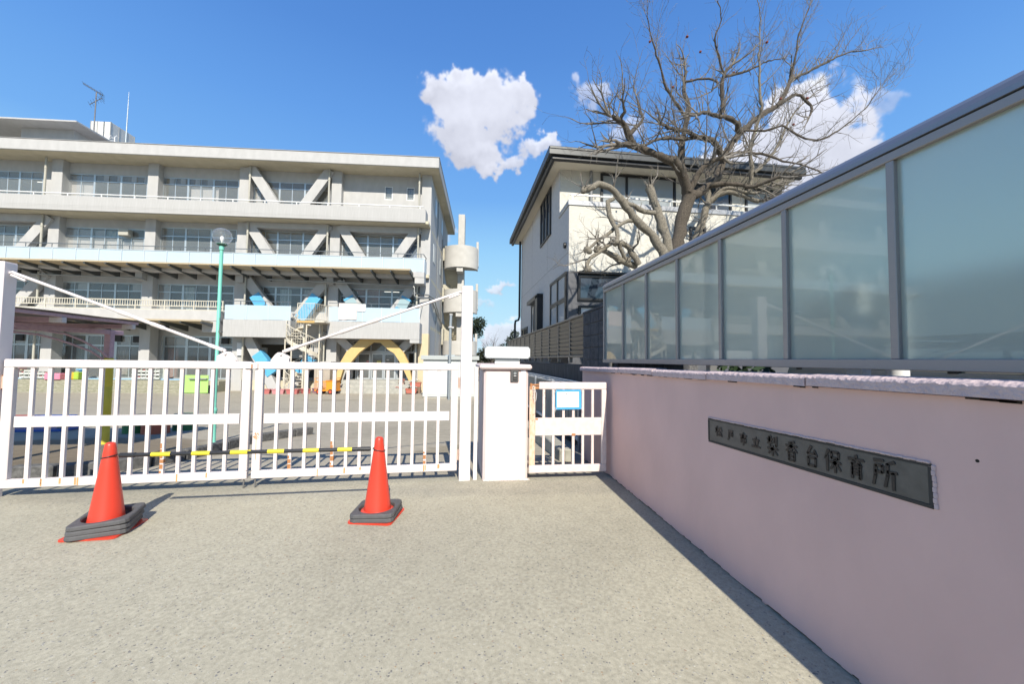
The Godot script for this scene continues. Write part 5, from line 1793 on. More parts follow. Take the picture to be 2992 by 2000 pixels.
func weight(label: String, at: Vector3, turn: float, tilt: Vector3) -> void:
	var o := thing("cone_weight", label, "cone weight", at, turn, "black rubber cone weights")
	o.rotation = Vector3(tilt.x, turn, tilt.z)
	var st := stool()
	var n := 48
	var R := 0.186
	var outer := []
	var inner := []
	for k in n:
		var a := TAU * k / n + PI / 4
		var d := Vector2(cos(a), sin(a))
		var sq: float = R / max(abs(d.x), abs(d.y))
		var p: Vector2 = d * min(sq, R * 1.31)
		outer.append(p)
		inner.append(d * 0.150)
	var H := 0.034
	for k in n:
		var k2 := (k + 1) % n
		var v := func(p: Vector2, y: float) -> Vector3: return Vector3(p.x, y, p.y)
		var o1: Vector2 = outer[k]
		var o2: Vector2 = outer[k2]
		var i1: Vector2 = inner[k]
		var i2: Vector2 = inner[k2]
		quad(st, v.call(o1 * 0.965, H), v.call(o2 * 0.965, H), v.call(i2 * 1.04, H), v.call(i1 * 1.04, H), Vector3.UP)
		quad(st, v.call(o1 * 0.965, H), v.call(o2 * 0.965, H), v.call(o2, H - 0.008), v.call(o1, H - 0.008), v.call(o1, 0.1))
		quad(st, v.call(o1, H - 0.008), v.call(o2, H - 0.008), v.call(o2 * 1.012, 0.006), v.call(o1 * 1.012, 0.006), v.call(o1, 0.0))
		quad(st, v.call(o1 * 1.012, 0.006), v.call(o2 * 1.012, 0.006), v.call(o2 * 0.99, 0.0), v.call(o1 * 0.99, 0.0), v.call(o1, -0.1))
		quad(st, v.call(i1 * 1.04, H), v.call(i2 * 1.04, H), v.call(i2, H - 0.01), v.call(i1, H - 0.01), v.call(-i1, 0.1))
		quad(st, v.call(i1, H - 0.01), v.call(i2, H - 0.01), v.call(i2, 0.0), v.call(i1, 0.0), v.call(-i1, 0.0))
		quad(st, v.call(o1 * 0.99, 0), v.call(o2 * 0.99, 0), v.call(i2, 0), v.call(i1, 0), Vector3.DOWN)
	put("rubber_ring", st, N("black_rubber", Color(0.070, 0.071, 0.075), Color(0.10, 0.10, 0.105), 2.0, 0.7, 0.03), o)

func cones() -> void:
	var a := Vector3(-2.80, gy(-3.68) + 0.003, -3.68)
	var b := Vector3(-0.70, gy(-3.76) + 0.003, -3.76)
	traffic_cone("red traffic cone in front of the left gate leaf, nearer the yellow pole", a, 0.05)
	traffic_cone("red traffic cone in front of the right gate leaf, nearer the pillar", b, -0.20)
	weight("lowest black rubber weight round the left cone", a + Vector3(0.0, 0.014, 0.0), 0.34, Vector3(0.02, 0, 0.01))
	weight("middle black rubber weight round the left cone", a + Vector3(0.004, 0.052, -0.004), 0.31, Vector3(0.035, 0, 0.03))
	weight("topmost tilted black rubber weight round the left cone", a + Vector3(0.008, 0.093, -0.008), 0.27, Vector3(0.05, 0, 0.05))
	weight("lower black rubber weight round the right cone", b + Vector3(0.0, 0.014, 0.0), -0.13, Vector3(0.015, 0, 0.015))
	weight("upper black rubber weight round the right cone", b + Vector3(-0.004, 0.052, 0.0), -0.10, Vector3(0.02, 0, 0.02))
	# black and yellow bar hooked over both cones
	var o := thing("cone_bar", "black and yellow striped bar linking the two traffic cones", "barrier bar", Vector3.ZERO)
	var black := M("bar_black", Color(0.022, 0.023, 0.026), 0.35)
	var yellow := M("bar_yellow", Color(0.72, 0.60, 0.035), 0.45)
	var pa := a + Vector3(0.075, 0.598, 0.0)
	var pb := b + Vector3(-0.075, 0.598, 0.0)
	var st := stool()
	rod(st, pa, pb, 0.0165, 16)
	put("pole", st, black, o)
	for q in [[0.0, 0.055], [0.945, 1.0]]:
		st = stool()
		rod(st, pa.lerp(pb, q[0]), pa.lerp(pb, q[1]), 0.0195, 16)
		put("end_sleeve", st, black, o)
	for q in [[0.115, 0.187], [0.268, 0.338], [0.418, 0.486], [0.566, 0.634], [0.712, 0.778], [0.858, 0.92]]:
		st = stool()
		rod(st, pa.lerp(pb, q[0]), pa.lerp(pb, q[1]), 0.0178, 16)
		put("yellow_band", st, yellow, o)
	for c in [a, b]:
		st = stool()
		var y: float = c.y + 0.592
		smooth_id += 1
		var pts := []
		var rr := []
		for k in 25:
			var t := TAU * k / 24.0
			pts.append(Vector3(c.x + cos(t) * 0.053, y + 0.012 * cos(t) * (1.0 if c == a else -1.0), c.z + sin(t) * 0.053))
			rr.append(0.004)
		tube(st, pts, rr, 6, false)
		put("hook_ring", st, black, o)
	# the kraft of the tape end
	st = stool()
	bx(st, pa.lerp(pb, 0.49) + Vector3(0.0, 0.012, 0.008), pa.lerp(pb, 0.50) + Vector3(0.0, 0.02, 0.016))
	put("tape_end", st, yellow, o)


# ---------------------------------------------------------------- lamp, pergola, yard
func lamp_post() -> void:
	var g := gy(-8.0)
	var o := thing("lamp_post", "mint green lamp post with clear globe standing in the yard", "lamp post", Vector3(-4.425, g, -8.0))
	var green := N("mint_paint", Color(0.16, 0.50, 0.40), Color(0.20, 0.58, 0.47), 0.8, 0.45)
	var st := stool()
	lathe(st, Vector3.ZERO, [[0.047, -0.1], [0.047, 0.02], [0.041, 0.03], [0.041, 0.56], [0.047, 0.57], [0.047, 0.60], [0.032, 0.64]], 20)
	put("sleeve", st, green, o)
	st = stool()
	lathe(st, Vector3.ZERO, [[0.030, 0.6], [0.030, 1.45], [0.033, 1.455], [0.033, 1.48], [0.030, 1.485], [0.030, 3.55], [0.042, 3.56], [0.042, 3.63], [0.028, 3.64]], 20)
	put("pole", st, green, o)
	st = stool()
	lathe(st, Vector3.ZERO, [[0.03, 3.62], [0.085, 3.66], [0.085, 3.675], [0.0, 3.675]], 24)
	put("collar", st, M("dark_green", Color(0.05, 0.13, 0.09), 0.5), o)
	var gl := M("globe_glass", Color(0.9, 0.93, 0.95), 0.03)
	gl.transparency = BaseMaterial3D.TRANSPARENCY_ALPHA
	gl.albedo_color.a = 0.07
	gl.metallic_specular = 0.8
	st = stool()
	var prof := []
	for k in 19:
		var a := -1.30 + (PI / 2 + 1.30) * k / 18.0
		prof.append([max(0.0, cos(a) * 0.158), 3.82 + sin(a) * 0.152])
	lathe(st, Vector3.ZERO, prof, 36)
	put("globe", st, gl, o)
	st = stool()
	lathe(st, Vector3.ZERO, [[0.012, 3.67], [0.014, 3.71], [0.030, 3.75], [0.034, 3.78], [0.026, 3.81], [0.0, 3.825]], 16)
	put("bulb", st, M("bulb_white", Color(0.82, 0.82, 0.80), 0.3), o)
	st = stool()
	tube(st, [Vector3(0.03, 2.28, 0.02), Vector3(0.05, 2.2, 0.04), Vector3(0.045, 2.05, 0.04), Vector3(0.06, 1.95, 0.04), Vector3(0.05, 1.80, 0.05), Vector3(0.075, 1.72, 0.05)], [0.006, 0.006, 0.006, 0.006, 0.006, 0.006], 6)
	bx(st, Vector3(0.03, 2.02, 0.0), Vector3(0.085, 2.04, 0.05))
	put("cable", st, M("cable_grey", Color(0.12, 0.13, 0.13), 0.6), o)

func pergola() -> void:
	var o := thing("pergola", "pink painted wooden pergola with a padded yellow post in the yard", "pergola", Vector3(-6.2, gy(-8.0), -8.0))
	var pk := N("pergola_pink", Color(0.46, 0.30, 0.37), Color(0.60, 0.42, 0.46), 1.2, 0.7, 0.1, 0.02, 5, 0.0, Vector3(1, 2, 1))
	var yel := N("yellow_pad", Color(0.60, 0.50, 0.05), Color(0.68, 0.58, 0.08), 0.8, 0.55)
	var g := gy(-8.0)
	var Y := func(y: float) -> float: return y - g
	for p in [Vector3(0, 0, 0), Vector3(0, 0, 2.25), Vector3(-3.0, 0, 0), Vector3(-3.0, 0, 2.25)]:
		var st := stool()
		bx(st, p + Vector3(-0.05, -0.1, -0.05), p + Vector3(0.05, Y.call(1.84), 0.05), 0.006)
		put("post", st, pk, o)
		st = stool()
		lathe(st, p, [[0.0755, -0.05], [0.0755, 0.50], [0.073, 0.505], [0.073, 0.512], [0.0755, 0.517], [0.0755, 1.0], [0.073, 1.005], [0.073, 1.012], [0.0755, 1.017], [0.0755, Y.call(1.33)], [0.06, Y.call(1.34)]], 20)
		put("post_padding", st, yel, o)
	for x in [0.0, -3.0]:
		var st := stool()
		bx(st, Vector3(x - 0.045, Y.call(1.76), -0.24), Vector3(x + 0.045, Y.call(1.84), 2.5), 0.006)
		put("beam", st, pk, o)
		for s in [0, 1]:
			st = stool()
			var pts := []
			var rr := []
			var up := [[0.04, 1.35], [0.20, 1.47], [0.53, 1.626], [0.83, 1.72], [1.19, 1.755], [1.62, 1.745]] if s == 0 else [[0.07, 1.33], [0.31, 1.467], [0.63, 1.569], [0.92, 1.649], [1.19, 1.70], [1.62, 1.722]]
			for q in up:
				pts.append(Vector3(x + 0.02 - 0.05 * s, Y.call(q[1]) - 0.012 * s, q[0]))
				rr.append(0.016)
			tube(st, pts, rr, 6)
			put("curved_brace", st, pk, o)
	for z in [0.31, 1.54, 2.4]:
		for k in 3:
			var st := stool()
			bx(st, Vector3(-3.4, Y.call(1.850 + k * 0.025), z - 0.03), Vector3(0.60, Y.call(1.873 + k * 0.025), z + 0.03), 0.003)
			put("rafter_board", st, pk, o)
		var st := stool()
		bx(st, Vector3(0.44, Y.call(1.846), z - 0.034), Vector3(0.61, Y.call(1.926), z + 0.034), 0.004)
		put("rafter_end", st, N("flaking_white", Color(0.60, 0.52, 0.50), Color(0.72, 0.68, 0.66), 4.0, 0.8, 0.0, 0.03), o)
	var st := stool()
	bx(st, Vector3(0.54, Y.call(1.928), 0.2), Vector3(0.60, Y.call(1.975), 2.6), 0.004)
	bx(st, Vector3(-3.4, Y.call(1.929), 0.2), Vector3(-3.34, Y.call(1.976), 2.6), 0.004)
	put("fascia", st, pk, o)
	st = stool()   # corrugated roof sheet
	var n := 90
	for i in n:
		var xa := -3.5 + 4.15 * i / n
		var xb := -3.5 + 4.15 * (i + 1) / n
		var ya: float = Y.call(1.985 + 0.010 * sin(i * 1.9))
		var yb: float = Y.call(1.985 + 0.010 * sin((i + 1) * 1.9))
		for z in 6:
			var z0 := 0.14 + z * 0.416
			quad(st, Vector3(xa, ya + 0.004 * sin(z * 2.1), z0), Vector3(xb, yb + 0.004 * sin(z * 2.1), z0), Vector3(xb, yb + 0.004 * sin(z * 2.1 + 2.1), z0 + 0.416), Vector3(xa, ya + 0.004 * sin(z * 2.1 + 2.1), z0 + 0.416), Vector3.UP)
	put("roof_sheet", st, M("sheet_grey", Color(0.20, 0.19, 0.19), 0.7), o)

func yard_things() -> void:
	# dark kerb stones round the sand pit
	var k := thing("sand_pit_kerb", "curved dark stone kerb round the sand pit behind the gate", "kerb", Vector3.ZERO)
	var km := N("kerb_stone", Color(0.055, 0.055, 0.055), Color(0.17, 0.17, 0.165), 1.2, 0.9, 0.4, 0.02)
	var c := Curve3D.new()
	for p in [[-5.05, -5.34], [-4.6, -5.38], [-4.2, -5.62], [-3.92, -6.1], [-3.80, -6.7], [-3.76, -7.4], [-3.66, -8.0], [-3.4, -8.6], [-3.1, -9.1]]:
		c.add_point(Vector3(p[0], 0, p[1]))
	var L := c.get_baked_length()
	var n := 11
	for i in n:
		var a := c.sample_baked(L * (i + 0.015) / n)
		var b := c.sample_baked(L * (i + 0.985) / n)
		a.y = gy(a.z) + 0.03
		b.y = gy(b.z) + 0.03
		var st := stool()
		bar(st, a, b, 0.13, 0.24, 0.015, Vector3.UP.cross(b - a))
		put("kerb_stone", st, km, k)
	for q in [["round green play stump beside the red one in the sand pit", "green", -6.92, -9.68, 0.20, Color(0.045, 0.19, 0.07)], ["round red play stump beyond the yellow pole", "red", -6.42, -9.55, 0.24, Color(0.50, 0.13, 0.07)], ["round green play stump behind the red one", "green", -6.25, -10.15, 0.2, Color(0.045, 0.19, 0.07)]]:
		var o := thing("play_stump", q[0], "play stump", Vector3(q[2], gy(q[3]), q[3]), 0.0, "painted play stumps in the sand pit")
		var st := stool()
		lathe(st, Vector3.ZERO, [[q[4], -0.1], [q[4], 0.36], [q[4] - 0.02, 0.38]], 24)
		put("side", st, M("stump_" + q[1], q[5], 0.6), o)
		st = stool()
		lathe(st, Vector3.ZERO, [[q[4] - 0.02, 0.38], [0.0, 0.385]], 24)
		put("top", st, M("stump_top_" + q[1], q[5].lerp(Color(0.6, 0.5, 0.4), 0.35), 0.7), o)
	var b := thing("painted_bench", "low bench with red and blue painted top behind the left gate leaf", "bench", Vector3(-9.4, gy(-10.3), -10.3))
	var st := stool()
	bx(st, Vector3(-1.0, 0.0, -0.2), Vector3(0.75, 0.06, 0.25), 0.01)
	put("base", st, M("bench_blue", Color(0.03, 0.10, 0.38), 0.5), b)
	st = stool()
	bx(st, Vector3(-1.0, 0.30, -0.15), Vector3(-0.1, 0.335, 0.15), 0.008)
	put("seat", st, M("bench_red", Color(0.45, 0.08, 0.06), 0.5), b)
	st = stool()
	bx(st, Vector3(-0.09, 0.30, -0.15), Vector3(0.75, 0.335, 0.15), 0.008)
	put("seat", st, M("bench_blue", Color.BLACK), b)
	for x in [-0.85, 0.6]:
		st = stool()
		bx(st, Vector3(x - 0.04, 0.05, -0.12), Vector3(x + 0.04, 0.30, 0.12), 0.006)
		put("leg", st, M("bench_leg", Color(0.2, 0.2, 0.2), 0.7), b)
	# grey shed and pole on the right
	var s := thing("storage_shed", "pale grey storage shed with flat overhanging roof behind the right gate leaf", "shed", Vector3(-0.52, -1.0, -24.6), -0.03)
	var sm := N("shed_grey", Color(0.50, 0.53, 0.54), Color(0.56, 0.59, 0.60), 0.4, 0.5)
	st = stool()
	bx(st, Vector3(-1.62, 0.1, -2.0), Vector3(1.62, 2.34, 0.0), 0.01)
	put("wall", st, sm, s)
	for i in 4:
		st = stool()
		bx(st, Vector3(-1.56 + i * 0.79, 0.22, 0.001), Vector3(-0.79 + i * 0.79 - 0.02, 2.20, 0.014), 0.004)
		put("door_panel", st, sm, s)
	st = stool()
	bx(st, Vector3(-1.75, 2.34, -2.15), Vector3(1.75, 2.60, 0.14), 0.02)
	put("roof", st, M("shed_roof", Color(0.40, 0.43, 0.43), 0.5), s)
	st = stool()
	bx(st, Vector3(-1.6, -0.2, -1.9), Vector3(1.6, 0.1, -0.05))
	put("base", st, M("shed_base", Color(0.36, 0.35, 0.32), 0.9), s)
	var p := thing("grey_pole", "slim grey metal pole with a clamp in front of the shed", "pole", Vector3(-0.53, -1.0, -23.6))
	st = stool()
	tube(st, [Vector3(0, -0.1, 0), Vector3(0, 4.3, 0), Vector3(0.02, 5.0, 0)], [0.075, 0.075, 0.075], 12)
	put("shaft", st, M("pole_grey", Color(0.32, 0.36, 0.39), 0.45, 0.4), p)
	st = stool()
	lathe(st, Vector3(0.02, 0, 0), [[0.10, 4.98], [0.10, 5.05], [0.0, 5.06]], 14)
	put("cap", st, M("pole_cap", Color(0.5, 0.5, 0.5), 0.5), p)
	st = stool()
	lathe(st, Vector3.ZERO, [[0.076, 4.2], [0.13, 4.22], [0.13, 4.30], [0.076, 4.32]], 14)
	bx(st, Vector3(0.1, 4.2, -0.02), Vector3(0.2, 4.3, 0.06), 0.01)
	put("clamp", st, M("pole_cap", Color.BLACK), p)

func terrace_things() -> void:
	var green := thing("green_panel", "lime green low board with grey ledge at the terrace end", "board", bw(-13.98, -0.95, -1.3), BROT)
	var st := stool()
	bx(st, Vector3(-0.8, 0.0, -0.05), Vector3(0.8, 1.12, 0.0), 0.01)
	put("board", st, M("lime", Color(0.36, 0.62, 0.17), 0.55), green)
	st = stool()
	bx(st, Vector3(-0.3, 0.86, 0.0), Vector3(0.78, 0.93, 0.14), 0.01)
	put("ledge", st, M("ledge_grey", Color(0.25, 0.26, 0.26), 0.5), green)
	for q in [["white rack of small open crates on the terrace, left of the yellow post", -26.65, -24.9, 2], ["white rack of small open crates on the terrace, left of the lamp post", -19.6, -17.8, 4]]:
		var o := thing("crate_rack", q[0], "rack", bw(q[1], -0.22, 0.9), BROT, "crate racks on the terrace")
		var cols := 6
		var w: float = (q[2] - q[1]) / cols
		rng.seed = int(q[3])
		for r in q[3]:
			for c in cols:
				st = stool()
				var x := c * w
				var y: float = r * 0.235
				bx(st, Vector3(x + 0.01, y, -0.3), Vector3(x + w - 0.01, y + 0.02, 0.0))
				bx(st, Vector3(x + 0.01, y + 0.02, 0.0 - 0.02), Vector3(x + w - 0.01, y + 0.11, 0.0))
				bx(st, Vector3(x + 0.01, y + 0.02, -0.3), Vector3(x + 0.03, y + 0.21, -0.02))
				bx(st, Vector3(x + w - 0.03, y + 0.02, -0.3), Vector3(x + w - 0.01, y + 0.21, -0.02))
				put("crate", st, M("crate_white", Color(0.55, 0.58, 0.55), 0.6), o)
				if rng.randf() < 0.8:
					st = stool()
					bx(st, Vector3(x + 0.06, y + 0.02, -0.25), Vector3(x + w - 0.06, y + rng.randf_range(0.1, 0.19), -0.05), 0.03)
					put("shoes", st, M("shoes_%d" % (rng.randi() % 4), [Color(0.3, 0.08, 0.08), Color(0.1, 0.12, 0.25), Color(0.4, 0.4, 0.38), Color(0.35, 0.28, 0.1)][rng.randi() % 4], 0.8), o)
		st = stool()
		bx(st, Vector3(-0.04, -0.03, -0.34), Vector3(q[2] - q[1] + 0.04, 0.235 * q[3] + 0.05, -0.31))
		put("back", st, M("crate_white", Color.BLACK), o)
	# soft blocks
	for q in [["pink soft play block on the terrace", -23.62, -0.9, 0.95, 0.42, Color(0.62, 0.22, 0.32)], ["red soft play block left of the pink one", -23.95, -0.75, 0.5, 0.42, Color(0.50, 0.03, 0.04)], ["yellow soft play block right of the pink one", -22.95, -0.4, 0.5, 0.48, Color(0.55, 0.38, 0.03)], ["lime green soft play block right of the yellow one", -22.62, -0.45, 0.3, 0.5, Color(0.35, 0.52, 0.06)]]:
		var o := thing("soft_block", q[0], "play block", bw(q[1], -0.27, 1.0 + q[2]), BROT, "soft play blocks on the terrace")
		st = stool()
		bx(st, Vector3(-q[3] * 0.5, 0, -0.2), Vector3(q[3] * 0.5, q[4], 0.2), 0.04)
		put("block", st, M("block_%d" % int(q[1] * 100), q[5], 0.6), o)
	var t := thing("blue_stool", "round pale blue stool behind the soft blocks", "stool", bw(-23.2, -0.28, 1.4))
	st = stool()
	lathe(st, Vector3.ZERO, [[0.22, 0.0], [0.16, 0.3], [0.16, 0.55], [0.30, 0.62], [0.30, 0.68], [0.0, 0.69]], 20)
	put("body", st, M("stool_blue", Color(0.16, 0.42, 0.68), 0.5), t)
	var sl := thing("pink_slide", "pale pink toddler slide at the left end of the terrace", "slide", bw(-27.5, -0.27, 1.3), BROT)
	st = stool()
	prism(st, [Vector2(-0.75, 0), Vector2(0.3, 0), Vector2(0.45, 1.3), Vector2(0.2, 1.3), Vector2(-0.1, 0.55), Vector2(-0.75, 0.1)], Vector3.ZERO, 0.5)
	put("chute", st, M("slide_pink", Color(0.62, 0.42, 0.48), 0.5), sl)
	st = stool()
	for k in 3:
		bx(st, Vector3(0.38 + k * 0.02, 0.25 + k * 0.3, -0.45), Vector3(0.55, 0.29 + k * 0.3, -0.05))
	put("ladder", st, M("slide_ladder", Color(0.5, 0.48, 0.3), 0.5), sl)
	# plant pots and troughs
	var terra := M("terracotta", Color(0.42, 0.13, 0.09), 0.7)
	var trough := func(label: String, at: Vector3, turn: float, m: Material) -> Node3D:
		var o := thing("plant_trough", label, "plant trough", at, turn, "plant troughs before the school")
		var q := stool()
		for e in [[0.0, 0.30, 0.13], [0.24, 0.38, 0.17]]:
			pass
		prism(q, [Vector2(-0.32, 0), Vector2(0.32, 0), Vector2(0.37, 0.27), Vector2(-0.37, 0.27)], Vector3(0, 0, 0.15), 0.3)
		put("body", q, m, o)
		q = stool()
		bx(q, Vector3(-0.40, 0.25, -0.18), Vector3(0.40, 0.31, 0.18), 0.012)
		put("rim", q, m, o)
		return o
	var pinkt := M("trough_pink", Color(0.48, 0.21, 0.22), 0.7)
	var redt := M("trough_red", Color(0.42, 0.13, 0.12), 0.7)
	var tr := [["red brown plant trough at the left end of the row before the spiral stair", -9.85, -1.0, 0.0, redt], ["pinkish plant trough second from left in the row before the spiral stair", -8.98, -1.0, 0.02, pinkt], ["red brown plant trough in the middle of the row before the spiral stair", -8.12, -0.95, -0.08, redt], ["red brown plant trough fourth in the row before the spiral stair", -7.48, -0.6, -0.7, redt], ["mauve plant trough at the right end of the row before the spiral stair", -7.0, -0.1, -0.9, M("trough_mauve", Color(0.36, 0.20, 0.25), 0.7)]]
	for q in tr:
		trough.call(q[0], bw(q[1], -1.0, q[2]), BROT + q[3], q[4])
	var flower := func(o: Node3D, top: float, w: float, d: float, sd: int, pale: bool) -> void:
		rng.seed = sd
		var q := stool()
		var q2 := stool()
		for i in 60:
			var p := Vector3(rng.randf_range(-w, w), top + rng.randf_range(0.0, 0.14), rng.randf_range(-d, d))
			var a := rng.randf() * TAU
			var e := Vector3(cos(a), rng.randf_range(-0.3, 0.8), sin(a)) * 0.06
			var f := Vector3(-sin(a), 0.2, cos(a)) * 0.03
			quad(q, p, p + e * 0.5 + f, p + e, p + e * 0.5 - f, Vector3.UP)
			if i < 16:
				var c := p + Vector3(0, 0.07, 0.02)
				lathe(q2, c, [[0.0, -0.03], [0.05, 0.0], [0.0, 0.03]], 6)
		var l := put("leaves", q, M("leaf_green", Color(0.05, 0.12, 0.025), 0.6), o)
		l.set_meta("kind", "stuff")
		var b := put("flowers", q2, M("petal_white", Color(0.72, 0.72, 0.66), 0.8) if pale else M("petal_red", Color(0.5, 0.1, 0.06), 0.8), o)
		b.set_meta("kind", "stuff")
	var a := trough.call("terracotta trough of white flowers on the ground beside the grey shed", bw(-0.62, -0.95, -0.35), BROT, terra) as Node3D
	flower.call(a, 0.3, 0.34, 0.14, 71, true)
	var a2 := trough.call("terracotta trough of white flowers raised behind the lower one", bw(-0.45, -0.55, 0.2), BROT, terra) as Node3D
	flower.call(a2, 0.3, 0.34, 0.14, 72, true)
	st = stool()
	bx(st, Vector3(-0.36, -0.45, -0.15), Vector3(0.36, 0.0, 0.15), 0.02)
	put("stand", st, M("stand_brown", Color(0.2, 0.14, 0.1), 0.8), a2)
	for q in [["small lime pot of yellow green plants before the entrance step", -1.55, -0.95, -0.2, Color(0.42, 0.48, 0.06), 0.14, 0.2], ["pale pink plant pot behind the lime pot", -1.42, -0.62, 0.25, Color(0.55, 0.36, 0.30), 0.2, 0.4], ["terracotta pot at the right end of the terrace", -15.5, -0.26, 0.8, Color(0.42, 0.13, 0.09), 0.18, 0.32]]:
		var o := thing("plant_pot", q[0], "plant pot", bw(q[1], q[2], q[3]), 0.0)
		st = stool()
		lathe(st, Vector3.ZERO, [[q[5] * 0.75, 0.0], [q[5] * 0.95, q[6] * 0.85], [q[5] * 1.1, q[6] * 0.86], [q[5] * 1.1, q[6]], [q[5], q[6]], [q[5] * 0.9, q[6] * 0.9], [0.0, q[6] * 0.9]], 18)
		put("pot", st, M("pot_%d" % int(q[1] * 100), q[4], 0.7), o)
		if q[1] > -5.0:
			flower.call(o, q[6], q[5], q[5], int(q[5] * 100), false)
			st = stool()
			bx(st, Vector3(-0.15, -0.5, -0.15), Vector3(0.15, -0.001, 0.15))
			if q[3] > 0.0:
				put("stand", st, M("stand_brown", Color.BLACK), o)
	var ba := thing("partition_wall", "low beige partition wall left of the orange cart", "wall", bw(-6.75, -1.0, 0.2), BROT)
	st = stool()
	bx(st, Vector3(-0.55, -0.1, -0.9), Vector3(0.5, 2.05, 0.0), 0.01)
	put("panel", st, N("beige_wall", Color(0.34, 0.30, 0.25), Color(0.42, 0.38, 0.32), 0.4, 0.9), ba)
	st = stool()
	bx(st, Vector3(-0.6, 2.05, -0.95), Vector3(0.55, 2.12, 0.05), 0.01)
	put("cap", st, M("cap_grey", Color(0.4, 0.4, 0.39), 0.7), ba)
	# orange hand cart
	var c := thing("hand_cart", "orange hand cart with a mesh cage beside the ochre arch", "cart", bw(-6.0, -1.0, -0.75), BROT - 0.1)
	var om := M("cart_orange", Color(0.72, 0.28, 0.02), 0.5)
	st = stool()
	bx(st, Vector3(-0.72, 0.20, -0.35), Vector3(0.72, 0.28, 0.35), 0.01)
	put("deck", st, om, c)
	st = stool()
	bx(st, Vector3(0.05, 0.28, -0.34), Vector3(0.68, 0.86, 0.34), 0.015)
	put("box", st, om, c)
	st = stool()
	bx(st, Vector3(0.02, 0.84, -0.37), Vector3(0.71, 0.90, 0.37), 0.01)
	put("box_rim", st, M("cart_orange_dark", Color(0.55, 0.20, 0.015), 0.5), c)
	for k in 11:
		st = stool()
		rod(st, Vector3(-0.70 + k * 0.07, 0.28, 0.33), Vector3(-0.70 + k * 0.07, 0.80, 0.33), 0.012, 5)
		rod(st, Vector3(-0.70 + k * 0.07, 0.28, -0.33), Vector3(-0.70 + k * 0.07, 0.80, -0.33), 0.012, 5)
		put("cage_bar", st, om, c)
	st = stool()
	for z in [-0.33, 0.33]:
		bar(st, Vector3(-0.72, 0.80, z), Vector3(0.05, 0.80, z), 0.03, 0.03)
	bar(st, Vector3(-0.72, 0.80, -0.33), Vector3(-0.72, 0.80, 0.33), 0.03, 0.03)
	tube(st, [Vector3(-0.6, 0.8, 0.3), Vector3(-0.75, 1.0, 0.3), Vector3(-0.78, 1.03, 0.0), Vector3(-0.75, 1.0, -0.3), Vector3(-0.6, 0.8, -0.3)], [0.018, 0.018, 0.018, 0.018, 0.018], 6)
	tube(st, [Vector3(0.6, 0.9, 0.3), Vector3(0.75, 1.05, 0.3), Vector3(0.75, 1.05, -0.3), Vector3(0.6, 0.9, -0.3)], [0.018, 0.018, 0.018, 0.018], 6)
	put("frame", st, om, c)
	for x in [-0.45, 0.35]:
		for z in [-0.33, 0.33]:
			st = stool()
			var B := Basis(Vector3.RIGHT, PI / 2)
			lathe(st, Vector3(x, 0.16, z), [[0.0, -0.04], [0.16, -0.04], [0.17, 0.0], [0.16, 0.04], [0.0, 0.04]], 18, B)
			var w := put("wheel", st, M("tyre", Color(0.02, 0.02, 0.02), 0.8), c)
			st = stool()
			lathe(st, Vector3(x, 0.16, z), [[0.0, -0.045], [0.10, -0.045], [0.10, 0.045], [0.0, 0.045]], 16, B)
			put("hub", st, M("hub_red", Color(0.5, 0.08, 0.03), 0.6), w)

